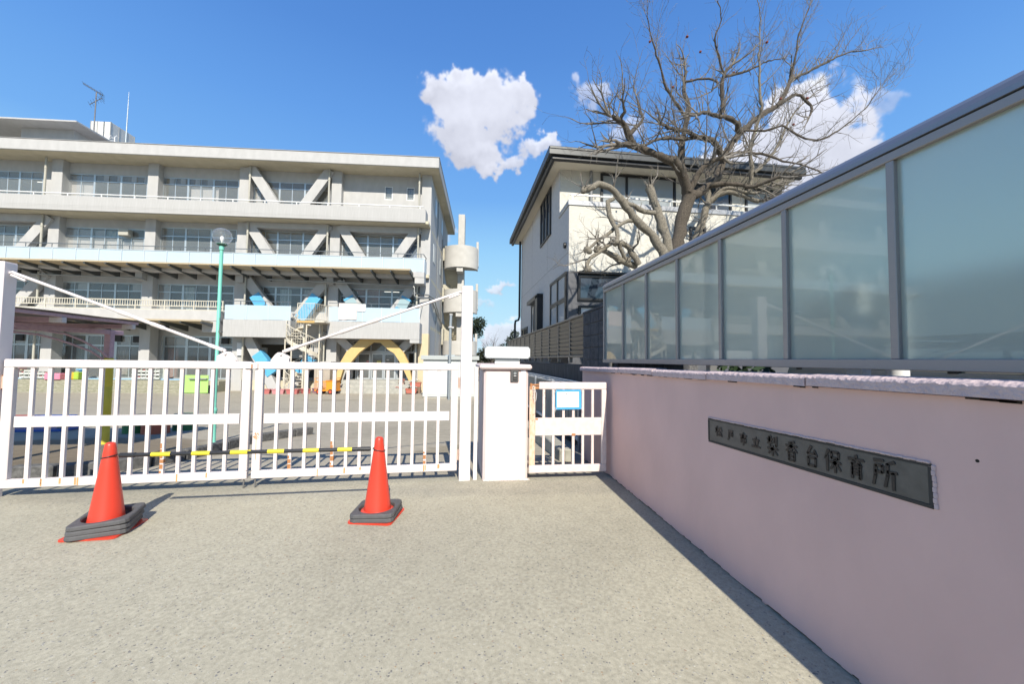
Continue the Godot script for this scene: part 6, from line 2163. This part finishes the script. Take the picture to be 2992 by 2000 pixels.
# ---------------------------------------------------------------- metal spiral stair
func spiral_stairs() -> void:
	var o := thing("spiral_staircase", "cream metal spiral staircase climbing to the school balcony", "staircase", bw(-8.02, 0, 0.15), BROT)
	var m := N("cream_metal", Color(0.54, 0.50, 0.41), Color(0.62, 0.58, 0.49), 0.8, 0.5)
	var st := stool()
	rod(st, Vector3(0.0, -1.05, 0.0), Vector3(0, 3.8, 0.0), 0.07, 12)
	put("centre_pole", st, m, o)
	var R := 1.08
	var N_ := 24
	var at := func(t: float, r: float, up: float) -> Vector3:
		var a := -PI / 2 - t * TAU * 1.5     # back, then left, front, right ...
		return Vector3(cos(a) * r, 3.72 - 4.7 * t + up, sin(a) * r)
	for i in N_:
		st = stool()
		var t0 := (i + 0.02) / N_
		var t1 := (i + 1.08) / N_
		var y := 3.72 - 4.7 * (i + 0.5) / N_
		var p := []
		for q in [[t0, 0.07], [t0, R], [t1, R], [t1, 0.07]]:
			var v: Vector3 = at.call(q[0], q[1], 0.0)
			p.append(Vector3(v.x, y, v.z))
		quad(st, p[0], p[1], p[2], p[3], Vector3.UP)
		var d := Vector3(0, -0.035, 0)
		quad(st, p[0] + d, p[1] + d, p[2] + d, p[3] + d, Vector3.DOWN)
		for k in 4:
			quad(st, p[k], p[(k + 1) % 4], p[(k + 1) % 4] + d, p[k] + d, (p[k] + p[(k + 1) % 4]) * 0.5 - (p[0] + p[2]) * 0.5)
		put("tread", st, m, o)
	for q in [[R, 1.0, 0.028, "handrail"], [R, 0.55, 0.012, "mid_rail"]]:
		st = stool()
		var pts := []
		var rr := []
		for i in 73:
			pts.append(at.call(i / 72.0, q[0], q[1]))
			rr.append(q[2])
		tube(st, pts, rr, 6)
		put(q[3], st, m, o)
	st = stool()   # outer stringer plate
	for i in 72:
		var a: Vector3 = at.call(i / 72.0, R, 0.12)
		var b: Vector3 = at.call((i + 1) / 72.0, R, 0.12)
		var d := Vector3(0, -0.28, 0)
		var out := Vector3(a.x, 0, a.z)
		quad(st, a, b, b + d, a + d, out)
		var i1 := a - out * 0.02
		var i2 := b - Vector3(b.x, 0, b.z) * 0.02
		quad(st, i1, i2, i2 + d, i1 + d, -out)
		quad(st, a, b, i2, i1, Vector3.UP)
		quad(st, a + d, b + d, i2 + d, i1 + d, Vector3.DOWN)
	put("stringer", st, m, o)
	for i in 66:
		st = stool()
		var t := (i + 0.5) / 66.0
		rod(st, at.call(t, R, 0.0), at.call(t, R, 1.0), 0.010, 5)
		put("baluster", st, m, o)
	for a in [0.2, 1.05, 1.85, 2.75, -0.6]:
		st = stool()
		var p := Vector3(cos(a) * (R + 0.04), 0, sin(a) * (R + 0.04))
		rod(st, p + Vector3(0, -1.05, 0), p + Vector3(0, 3.7 if a < 1.5 else 2.6, 0), 0.045, 10)
		put("post", st, m, o)
	# landing in front of the balcony gap
	st = stool()
	bx(st, Vector3(0.0, 3.70, -1.15), Vector3(1.75, 3.80, 1.12), 0.01)
	put("landing", st, m, o)
	st = stool()
	bx(st, Vector3(0.0, 3.66, 1.121), Vector3(1.12, 3.80, 1.14))
	put("landing_edge", st, M("rusty_edge", Color(0.50, 0.33, 0.12), 0.8), o)
	for q in [[Vector3(0.0, 0, 1.1), Vector3(1.12, 0, 1.1)], [Vector3(1.12, 0, 1.1), Vector3(1.7, 0, -0.9)]]:
		var n := 11
		for i in n + 1:
			var p: Vector3 = q[0].lerp(q[1], float(i) / n)
			st = stool()
			rod(st, p + Vector3(0, 3.8, 0), p + Vector3(0, 4.95, 0), 0.012 if i % n else 0.028, 6)
			put("baluster", st, m, o)
		st = stool()
		for y in [4.95, 3.9]:
			bar(st, q[0] + Vector3(0, y, 0), q[1] + Vector3(0, y, 0), 0.04, 0.04)
		put("landing_rail", st, m, o)

# ---------------------------------------------------------------- path behind the wicket
func ramp() -> void:
	var o := thing("ramp_railing", "silver barred railing along the path behind the wicket gate", "railing", Vector3(2.05, 0, 0))
	var m := M("rail_silver", Color(0.48, 0.51, 0.53), 0.35, 0.55)
	var wm := M("rail_white", Color(0.66, 0.67, 0.68), 0.4, 0.2)
	var st := stool()
	for k in 3:
		bx(st, Vector3(-0.05 + k * 0.03, 0.94 + k * 0.035, -15.0), Vector3(-0.02 + k * 0.03, 0.965 + k * 0.035, -5.9), 0.004)
	put("top_rail", st, wm, o)
	st = stool()
	bx(st, Vector3(-0.03, 0.03, -15.0), Vector3(0.02, 0.09, -5.9), 0.004)
	put("bottom_rail", st, wm, o)
	st = stool()
	bx(st, Vector3(-0.012, 0.08, -0.012), Vector3(0.012, 0.95, 0.012))
	st.generate_normals()
	var bm := st.commit()
	var z := -5.95
	while z > -15.0:
		share("bar", bm, m, o, Vector3(0, 0, z))
		z -= 0.105
	z = -6.4
	while z > -15.0:
		st = stool()
		bx(st, Vector3(-0.09, -0.7, z - 0.025), Vector3(-0.05, 0.99, z + 0.025), 0.004)
		put("post", st, M("rail_post", Color(0.34, 0.37, 0.41), 0.4, 0.4), o)
		z -= 1.9
	var k := thing("path_kerb", "pale concrete kerb beside the path behind the wicket gate", "kerb", Vector3(1.55, 0, 0))
	var km := N("kerb_concrete", Color(0.28, 0.28, 0.235), Color(0.42, 0.41, 0.36), 0.8, 0.9, 0.2)
	for i in 6:
		st = stool()
		var z0 := -5.65 - i * 1.2
		bx(st, Vector3(-0.09, gy(z0 - 0.6) - 0.2, z0 - 1.19), Vector3(0.09, gy(z0 - 0.6) + 0.20, z0), 0.015)
		put("kerb_block", st, km, k)

# ---------------------------------------------------------------- seen through the gap under the glass, and dimly through it
func behind_glass() -> void:
	var b := thing("white_down_pipe", "white square duct and round pipe standing behind the frosted glass", "pipe", Vector3(2.22, 0.55, -1.95))
	var st := stool()
	bx(st, Vector3(-0.03, 0.0, -0.06), Vector3(0.03, 1.3, 0.035), 0.004)
	put("square_duct", st, M("duct_white", Color(0.70, 0.71, 0.72), 0.5), b)
	st = stool()
	rod(st, Vector3(0.0, 0, 0.19), Vector3(0.0, 1.22, 0.19), 0.045, 18)
	put("round_pipe", st, M("duct_white", Color.BLACK), b)
	var w := thing("white_cabinet", "white cabinet beyond the far end of the glass screen", "cabinet", Vector3(3.2, 0.55, -7.2))
	st = stool()
	bx(st, Vector3(-0.5, 0, -0.4), Vector3(0.55, 1.1, 0.4), 0.01)
	put("body", st, M("cabinet_white", Color(0.58, 0.62, 0.56), 0.5), w)
	st = stool()
	bx(st, Vector3(0.03, 0.02, 0.4), Vector3(0.05, 1.08, 0.405))
	put("door_seam", st, M("gap_black", Color.BLACK), w)
	# parked car beyond the screen: its upper half shows under the bottom rail
	var c := thing("parked_car", "silver car parked beyond the frosted glass screen", "car", Vector3(3.55, 0.55, -1.4))
	var body := M("car_silver", Color(0.42, 0.44, 0.44), 0.25, 0.4)
	var cg := M("car_glass", Color(0.11, 0.17, 0.125), 0.03)
	cg.metallic_specular = 0.8
	st = stool()
	prism(st, [Vector2(-1.75, 0.25), Vector2(1.8, 0.25), Vector2(1.85, 0.55), Vector2(1.55, 0.78), Vector2(-1.7, 0.82), Vector2(-1.8, 0.6)], Vector3(-0.72, 0, 0), 1.44, Basis(Vector3(0, 0, 1), Vector3.UP, Vector3(-1, 0, 0)))
	put("body", st, body, c)
	st = stool()
	prism(st, [Vector2(-1.65, 0.80), Vector2(1.1, 0.77), Vector2(0.55, 1.32), Vector2(-1.5, 1.34)], Vector3(-0.70, 0, 0), 1.40, Basis(Vector3(0, 0, 1), Vector3.UP, Vector3(-1, 0, 0)))
	put("windows", st, cg, c)
	st = stool()
	bx(st, Vector3(-0.68, 1.32, -1.52), Vector3(0.68, 1.40, 0.58), 0.03)
	put("roof", st, body, c)
	for z in [-1.6, -0.55, 0.35]:
		st = stool()
		bar(st, Vector3(-0.71, 0.8, z), Vector3(-0.69, 1.33, z - 0.02), 0.03, 0.05)
		bar(st, Vector3(0.71, 0.8, z), Vector3(0.69, 1.33, z - 0.02), 0.03, 0.05)
		put("pillar", st, M("car_black", Color(0.02, 0.02, 0.02), 0.4), c)
	for x in [-0.66, 0.66]:
		for z in [-1.1, 1.15]:
			st = stool()
			lathe(st, Vector3(x, 0.28, z), [[0.0, -0.1], [0.27, -0.1], [0.28, 0.0], [0.27, 0.1], [0.0, 0.1]], 20, Basis(Vector3.BACK, PI / 2))
			put("wheel", st, M("tyre", Color(0.02, 0.02, 0.02), 0.8), c)
	st = stool()
	bx(st, Vector3(-0.86, 0.80, 0.72), Vector3(-0.72, 0.94, 0.84), 0.04)
	put("wing_mirror", st, body, c)
	var s := thing("garden_shrub", "dark leafy shrub behind the gap under the glass screen", "shrub", Vector3(2.75, 0.55, -3.55))
	leaf_ball(s, "foliage", [[Vector3(0, 0.55, 0), 0.42], [Vector3(0.1, 0.4, 0.45), 0.35]], 900, 0.06, M("shrub_green", Color(0.025, 0.05, 0.02), 0.6), 5)
	st = stool()
	tube(st, [Vector3.ZERO, Vector3(0.03, 0.6, 0.02)], [0.03, 0.015], 6)
	put("stem", st, M("stem_brown", Color(0.08, 0.06, 0.045), 0.9), s)

# leaf-sized faces spread through a crown
func leaf_ball(o: Node3D, called: String, balls: Array, count: int, size: float, m: Material, sd: int) -> void:
	rng.seed = sd
	var st := stool()
	var tot := 0.0
	for b in balls:
		tot += b[1] * b[1]
	for b in balls:
		for i in int(count * b[1] * b[1] / tot):
			var d := Vector3(rng.randfn(), rng.randfn(), rng.randfn()).normalized()
			var clump := 0.82 + 0.25 * sin(d.x * 7.0 + b[0].y) * sin(d.y * 6.0) * sin(d.z * 8.0 + b[0].x)
			var p: Vector3 = b[0] + d * b[1] * clump * pow(rng.randf(), 0.25)
			var a := Vector3(rng.randfn(), rng.randfn(), rng.randfn()).normalized() * size
			var c := a.cross(Vector3(rng.randfn(), rng.randfn(), rng.randfn())).normalized() * size * 0.5
			quad(st, p - a, p + c, p + a, p - c, d)
	var q := put(called, st, m, o)
	q.set_meta("kind", "stuff")


func twig(st: SurfaceTool, p: Vector3, dir: Vector3, length: float, r: float, depth: int, lift: float) -> void:
	var n: int = 5 if depth > 1 else (4 if depth > 0 else 3)
	var pts := [p]
	var rr := [r]
	var d := dir.normalized()
	for i in n:
		d = (d + Vector3(rng.randfn(), rng.randfn(), rng.randfn()) * 0.17 + Vector3(0, lift, 0)).normalized()
		p += d * length / n
		pts.append(p)
		rr.append(max(0.0022, r * (1.0 - 0.75 * (i + 1.0) / n)))
	tube(st, pts, rr, 5 if r > 0.012 else (4 if r > 0.006 else 3), false)
	if depth > 0:
		for i in range(1, n + 1):
			if rng.randf() < (0.9 if depth > 1 else 0.72):
				var ax := Vector3(rng.randfn(), rng.randfn(), rng.randfn()).normalized()
				var side := (ax - d * ax.dot(d)).normalized()
				twig(st, pts[i], d * rng.randf_range(0.5, 1.0) + side * rng.randf_range(0.5, 1.0) + Vector3(0, 0.15, 0), length * rng.randf_range(0.38, 0.62), rr[i] * rng.randf_range(0.55, 0.8), depth - 1, lift)

func bare_tree(called: String, label: String, limbs: Array, foot: Vector3, bark: Material, twig_m: Material, middle: Vector3, density: float, sd: int, knobs: bool) -> void:
	var o := thing(called, label, "tree", foot)
	rng.seed = sd
	var tw := stool()
	for l in limbs:
		var c := Curve3D.new()
		var v: Array = l[3]
		var raw := []
		for i in range(0, v.size(), 3):
			raw.append(Vector3(v[i], v[i + 1], v[i + 2]))
		for i in raw.size():
			var t: Vector3 = (raw[min(i + 1, raw.size() - 1)] - raw[max(i - 1, 0)]) * 0.17
			c.add_point(raw[i], -t, t)
		var L := c.get_baked_length()
		var trunk: bool = l[0] == "trunk" or l[0] == "p1" or l[0] == "p2" or l[0] == "q1"
		var pts := []
		var rr := []
		if trunk:
			var b: Vector3 = raw[0]
			pts = [foot, foot.lerp(b, 0.4) + Vector3(0.02, 0, 0.02)]
			rr = [l[1] * 1.35, l[1] * 1.08]
		var n: int = max(4, int(L / 0.11))
		for i in n + 1:
			var f := float(i) / n
			pts.append(c.sample_baked(L * f) + Vector3(rng.randfn(), rng.randfn(), rng.randfn()) * 0.008)
			rr.append(lerp(float(l[1]), float(l[2]), f) * (1.0 + 0.10 * rng.randfn()))
		for i in pts.size():
			pts[i] -= foot
		var st := stool()
		tube(st, pts, rr, 12 if l[1] > 0.06 else 9)
		if knobs:
			# swollen pollard head and cut stubs
			var e: Vector3 = pts[pts.size() - 1]
			for k in 3:
				lathe(st, e + Vector3(rng.randfn(), rng.randfn(), rng.randfn()) * 0.02, [[0.0, -0.05], [0.042, -0.03], [0.052, 0.0], [0.038, 0.035], [0.0, 0.05]], 8)
			for i in range(2, pts.size()):
				if rng.randf() < 0.3:
					var d := Vector3(rng.randfn(), rng.randfn(), rng.randfn()).normalized()
					lathe(st, pts[i] + d * rr[i] * 0.8, [[0.0, -0.03], [0.025, -0.015], [0.03, 0.0], [0.02, 0.02], [0.0, 0.028]], 7)
		put("trunk" if trunk else "limb", st, bark, o)
		# side branches
		if knobs:
			var e: Vector3 = pts[pts.size() - 1]
			for k in 9:
				var d := Vector3(rng.randfn(), rng.randfn() + 0.3, rng.randfn()).normalized()
				twig(tw, e, d, rng.randf_range(0.08, 0.32), 0.012, 0, 0.05)
		if l[0] == "trunk":
			continue
		var s := 0.25
		while s < L:
			var p := c.sample_baked(s)
			var d := (c.sample_baked(min(L, s + 0.05)) - c.sample_baked(max(0.0, s - 0.05))).normalized()
			var out := (p - middle)
			out = out.normalized() * 0.6
			var ax := Vector3(rng.randfn(), rng.randfn() * 0.7, rng.randfn()).normalized()
			var side := (ax - d * ax.dot(d)).normalized()
			var f := s / L
			var big := rng.randf() < 0.30
			var ln: float = (rng.randf_range(0.6, 1.15) if big else rng.randf_range(0.25, 0.7)) * (0.55 if knobs else 1.0)
			var r: float = clamp(lerp(float(l[1]), float(l[2]), f) * 0.5, 0.006, 0.022 if big else 0.012)
			twig(tw, p - foot, d * 0.5 + side * 0.9 + out + Vector3(0, 0.35, 0), ln, r, 2 if big else 1, 0.09)
			s += rng.randf_range(0.09, 0.26) / density
		if not knobs:
			var e := c.sample_baked(L) - foot
			for k in 3:
				twig(tw, e, (c.sample_baked(L) - c.sample_baked(L - 0.1)).normalized() + Vector3(rng.randfn(), rng.randfn() + 0.5, rng.randfn()) * 0.35, rng.randf_range(0.4, 0.85), l[2] * 0.8, 2, 0.06)
	var q := put("twigs", tw, twig_m, o)
	q.set_meta("kind", "stuff")
	if called == "forked_tree":
		var fr := stool()
		for k in 11:
			var a := rng.randf() * TAU
			lathe(fr, Vector3(rng.randf_range(3.4, 7.8), rng.randf_range(6.6, 8.8), -7.7 + rng.randf_range(-0.6, 0.4)) - foot, [[0.0, -0.03], [0.026, -0.015], [0.03, 0.005], [0.018, 0.026], [0.0, 0.03]], 8, Basis(Vector3(cos(a), 0, sin(a)), 0.6))
		var fm := put("dried_fruit", fr, M("dried_fruit", Color(0.16, 0.035, 0.02), 0.7), o)
		fm.set_meta("kind", "stuff")

func trees() -> void:
	var dark := N("dark_bark", Color(0.035, 0.028, 0.022), Color(0.17, 0.145, 0.115), 2.6, 0.95, 0.8, 0.03, 5, 0.0, Vector3(1.0, 0.55, 1.0))
	var pale := N("pale_bark", Color(0.10, 0.088, 0.07), Color(0.34, 0.31, 0.25), 2.4, 0.95, 0.8, 0.03, 5, 0.0, Vector3(1.0, 0.5, 1.0))
	var tm := N("twig_bark", Color(0.11, 0.098, 0.085), Color(0.27, 0.25, 0.222), 1.6, 0.9, 0.0, 0.02)
	bare_tree("forked_tree", "big bare tree with a thick dark forked trunk and wide crown", FORKED, Vector3(4.25, 0.5, -7.6), dark, tm, Vector3(5.2, 5.8, -7.7), 1.35, 101, false)
	bare_tree("pollarded_tree", "lower pollarded bare tree with knobbed stubs at the left of the big tree", PRUNED, Vector3(3.72, 0.5, -6.68), pale, tm, Vector3(3.2, 3.5, -6.6), 0.40, 202, true)
	bare_tree("rear_tree", "slimmer pale barked bare tree behind and right of the big trunk", REAR, Vector3(5.4, 0.5, -8.8), pale, tm, Vector3(5.9, 5.0, -8.8), 1.4, 303, false)

# ---------------------------------------------------------------- far trees beyond the school yard
func far_trees() -> void:
	var pine := N("pine_green", Color(0.012, 0.022, 0.012), Color(0.040, 0.060, 0.030), 0.6, 0.9)
	var dull := N("dull_green", Color(0.018, 0.026, 0.014), Color(0.055, 0.065, 0.035), 0.6, 0.9)
	var brown := N("brown_brush", Color(0.045, 0.035, 0.028), Color(0.12, 0.095, 0.075), 0.6, 0.95)
	var trunk_m := M("far_trunk", Color(0.05, 0.04, 0.032), 0.95)
	for q in [
		["pine_tree", "dark round pine crown seen beside the concrete stair tower", 1.6, -50.0, [[Vector3(0, 5.6, 0), 1.25], [Vector3(0.9, 5.9, 0.2), 1.0], [Vector3(-0.6, 5.1, 0), 1.1], [Vector3(0.7, 4.7, 0), 0.8], [Vector3(-1.5, 4.4, 0.3), 0.9]], pine, 2600],
		["pine_tree", "dark jagged pine against the left edge of the cream house", 6.95, -50.0, [[Vector3(0, 4.6, 0), 0.7], [Vector3(-0.5, 3.7, 0), 0.8], [Vector3(0.6, 3.5, 0), 0.9], [Vector3(-1.3, 2.6, 0), 1.0], [Vector3(0.3, 2.4, 0), 1.2], [Vector3(-2.2, 1.9, 0), 0.8]], pine, 2600],
		["bush", "dark rounded evergreen bush left of centre on the skyline", 3.0, -48.0, [[Vector3(0, 2.0, 0), 1.0], [Vector3(-0.8, 1.5, 0.3), 0.9], [Vector3(0.6, 1.2, 0.3), 0.9]], dull, 1800],
		["bush", "dark evergreen bush in the middle of the skyline, below the small clouds", 4.55, -47.0, [[Vector3(0, 1.7, 0), 0.95], [Vector3(0.5, 1.0, 0.2), 0.9], [Vector3(-0.7, 1.0, 0.2), 0.8]], dull, 1600],
		["brushwood", "brown winter brush below the skyline trees", 3.2, -44.0, [[Vector3(-1.2, 0.2, 0), 1.1], [Vector3(0.2, 0.3, 0), 1.2], [Vector3(1.4, 0.1, 0), 1.2], [Vector3(2.8, 0.2, 0), 1.2], [Vector3(-2.0, -0.2, 0.3), 1.2], [Vector3(0.9, -0.5, 0.3), 1.2]], brown, 2800],
	]:
		var o := thing(q[0], q[1], "tree" if q[0] == "pine_tree" else "bush", Vector3(q[2], -1.2, q[3]))
		var st := stool()
		tube(st, [Vector3.ZERO, Vector3(0.1, 2.0, 0), q[4][0][0] + Vector3(0, 1.2, 0)], [0.18, 0.14, 0.05], 8)
		put("trunk", st, trunk_m, o)
		var balls := []
		for b in q[4]:
			balls.append([b[0] + Vector3(0, 1.2, 0), b[1]])
		leaf_ball(o, "crown", balls, q[6], 0.13, q[5], int(q[2] * 100))
	var o := thing("bare_tree", "small bare tree standing among the skyline bushes", "tree", Vector3(3.7, -1.2, -46.0))
	rng.seed = 55
	var st := stool()
	tube(st, [Vector3.ZERO, Vector3(0, 1.8, 0), Vector3(0.1, 3.0, 0)], [0.12, 0.1, 0.07], 7)
	put("trunk", st, trunk_m, o)
	st = stool()
	for k in 12:
		var a := rng.randf() * TAU
		twig(st, Vector3(0.05, 2.0 + k * 0.1, 0), Vector3(cos(a) * 0.8, 0.9, sin(a) * 0.8), rng.randf_range(1.6, 2.8), 0.045, 2, 0.05)
	var t := put("twigs", st, M("far_twigs", Color(0.12, 0.10, 0.09), 0.95), o)
	t.set_meta("kind", "stuff")
	# a run of trees on the low ground to either side, so that the horizon is closed from other places too
	rng.seed = 77
	for i in 9:
		var x := [-75.0, -62.0, -50.0, 14.0, 20.0, 27.0, 36.0, 48.0, 62.0][i] as float
		var c := thing("hedge_tree", "", "tree", Vector3(x, -1.2, -64.0 + rng.randf_range(-4, 4)), 0.0, "far trees along the horizon")
		c.set_meta("label", "far evergreen tree on the horizon hidden behind the buildings")
		var balls := []
		for k in 5:
			balls.append([Vector3(rng.randf_range(-2, 2), rng.randf_range(2, 5), rng.randf_range(-1, 1)), rng.randf_range(1.3, 2.2)])
		st = stool()
		tube(st, [Vector3.ZERO, Vector3(0, 3, 0)], [0.2, 0.1], 7)
		put("trunk", st, trunk_m, c)
		leaf_ball(c, "crown", balls, 900, 0.25, dull, i + 500)
		rng.seed = 77 + i * 13

# ---------------------------------------------------------------- the person who holds the camera: only the shadow is in view
func photographer() -> void:
	var o := thing("person", "person in dark clothes whose shadow falls at the bottom edge, holding a camera", "person", Vector3(0.03, gy(0.2), 0.20))
	var J := {"pel": Vector3(0, 0.90, 0.06), "che": Vector3(0, 1.22, 0.05), "neck": Vector3(0, 1.40, 0.05), "head": Vector3(0, 1.52, 0.0), "crown": Vector3(0, 1.585, 0.01)}
	var caps := [[J.pel, J.che, 0.135, 0.145], [J.che, Vector3(0, 1.34, 0.05), 0.14, 0.10], [J.che + Vector3(-0.1, 0.07, 0), J.che + Vector3(0.1, 0.07, 0), 0.085, 0.085], [J.neck - Vector3(0, 0.05, 0), J.head, 0.055, 0.058], [J.head, J.crown, 0.088, 0.092], [J.head + Vector3(0, -0.03, -0.05), J.head + Vector3(0, 0.0, -0.07), 0.045, 0.03]]
	for s in [-1.0, 1.0]:
		caps.append_array([[Vector3(0.16 * s, 1.31, 0.05), Vector3(0.25 * s, 1.08, 0.06), 0.062, 0.047], [Vector3(0.25 * s, 1.08, 0.06), Vector3(0.075 * s, 1.36, -0.10), 0.046, 0.032], [Vector3(0.075 * s, 1.36, -0.10), Vector3(0.05 * s, 1.40, -0.13), 0.036, 0.03]])
		caps.append_array([[Vector3(0.09 * s, 0.88, 0.06), Vector3(0.10 * s, 0.48, 0.04), 0.088, 0.06], [Vector3(0.10 * s, 0.48, 0.04), Vector3(0.11 * s, 0.07, 0.07), 0.06, 0.04], [Vector3(0.11 * s, 0.045, 0.09), Vector3(0.12 * s, 0.035, -0.12), 0.042, 0.035]])
		for k in 4:
			caps.append([Vector3(0.05 * s + 0.008 * s * k, 1.42 - 0.014 * k, -0.14), Vector3(0.035 * s, 1.41 - 0.016 * k, -0.175), 0.009, 0.008])
	var h := 0.02
	var lo := Vector3(-0.36, 0.0, -0.22)
	var nx := 37
	var ny := 86
	var nz := 26
	var f := PackedFloat32Array()
	f.resize(nx * ny * nz)
	f.fill(1.0)
	for cp in caps:
		var a: Vector3 = cp[0]
		var b: Vector3 = cp[1]
		var rm: float = max(cp[2], cp[3]) + 0.07
		var l3 := Vector3(min(a.x, b.x), min(a.y, b.y), min(a.z, b.z)) - Vector3.ONE * rm - lo
		var h3 := Vector3(max(a.x, b.x), max(a.y, b.y), max(a.z, b.z)) + Vector3.ONE * rm - lo
		var ab := b - a
		var l2: float = max(ab.length_squared(), 1e-6)
		for i in range(max(0, int(l3.x / h)), min(nx, int(h3.x / h) + 2)):
			for j in range(max(0, int(l3.y / h)), min(ny, int(h3.y / h) + 2)):
				for k in range(max(0, int(l3.z / h)), min(nz, int(h3.z / h) + 2)):
					var p: Vector3 = lo + Vector3(i, j, k) * h
					var t: float = clamp((p - a).dot(ab) / l2, 0.0, 1.0)
					var d: float = (p - a - ab * t).length() - lerp(float(cp[2]), float(cp[3]), t)
					var id := (i * ny + j) * nz + k
					var e := f[id]
					var m: float = clamp(0.5 + 0.5 * (e - d) / 0.03, 0.0, 1.0)
					f[id] = lerp(e, d, m) - 0.03 * m * (1.0 - m)
	var st := SurfaceTool.new()
	st.begin(Mesh.PRIMITIVE_TRIANGLES)
	st.set_smooth_group(1)
	var vid := {}
	var verts := []
	var at := func(i: int, j: int, k: int) -> float: return f[(i * ny + j) * nz + k]
	for i in nx - 1:
		for j in ny - 1:
			for k in nz - 1:
				var s := Vector3.ZERO
				var n := 0
				var v := []
				for c in 8:
					v.append(f[((i + (c & 1)) * ny + j + ((c >> 1) & 1)) * nz + k + ((c >> 2) & 1)])
				for e in [[0, 1], [2, 3], [4, 5], [6, 7], [0, 2], [1, 3], [4, 6], [5, 7], [0, 4], [1, 5], [2, 6], [3, 7]]:
					if (v[e[0]] < 0.0) != (v[e[1]] < 0.0):
						var t: float = v[e[0]] / (v[e[0]] - v[e[1]])
						var pa := Vector3(e[0] & 1, (e[0] >> 1) & 1, (e[0] >> 2) & 1)
						var pb := Vector3(e[1] & 1, (e[1] >> 1) & 1, (e[1] >> 2) & 1)
						s += pa.lerp(pb, t)
						n += 1
				if n > 0:
					vid[(i * ny + j) * nz + k] = lo + (Vector3(i, j, k) + s / n) * h
	for i in range(1, nx - 1):
		for j in range(1, ny - 1):
			for k in range(1, nz - 1):
				var a: float = at.call(i, j, k)
				for ax in 3:
					var n3 := [i, j, k]
					n3[ax] += 1
					var b: float = at.call(n3[0], n3[1], n3[2])
					if (a < 0.0) != (b < 0.0):
						var u := (ax + 1) % 3
						var w := (ax + 2) % 3
						var q := []
						for off in [[0, 0], [-1, 0], [-1, -1], [0, -1]]:
							var c3 := [i, j, k]
							c3[u] += off[0]
							c3[w] += off[1]
							q.append(vid.get((c3[0] * ny + c3[1]) * nz + c3[2], Vector3.ZERO))
						var out := Vector3.ZERO
						out[ax] = 1.0 if a < 0.0 else -1.0
						for p in q:
							pass
						quad_c(st, q, out)
	var pm := M("person_cloth", Color(1, 1, 1), 0.9)
	pm.vertex_color_use_as_albedo = true
	put("body", st, pm, o)
	st = stool()
	lathe(st, Vector3(0, 1.535, 0.022), [[0.10, -0.05], [0.105, 0.0], [0.095, 0.05], [0.06, 0.085], [0.0, 0.10]], 18)
	put("hair", st, M("hair_black", Color(0.02, 0.017, 0.015), 0.6), o)
	st = stool()
	bx(st, Vector3(-0.055, 1.35, -0.185), Vector3(0.055, 1.425, -0.15), 0.008)
	put("camera_body", st, M("camera_black", Color(0.02, 0.02, 0.02), 0.5), o)

func quad_c(st: SurfaceTool, q: Array, out: Vector3) -> void:
	var c: Vector3 = (q[0] + q[2]) * 0.5
	var skin: bool = c.y > 1.40 or (c.z < -0.08 and c.y > 1.3)
	st.set_color(Color(0.45, 0.30, 0.22) if skin else (Color(0.05, 0.055, 0.07) if c.y > 0.86 else Color(0.08, 0.08, 0.085)))
	quad(st, q[0], q[1], q[2], q[3], out)
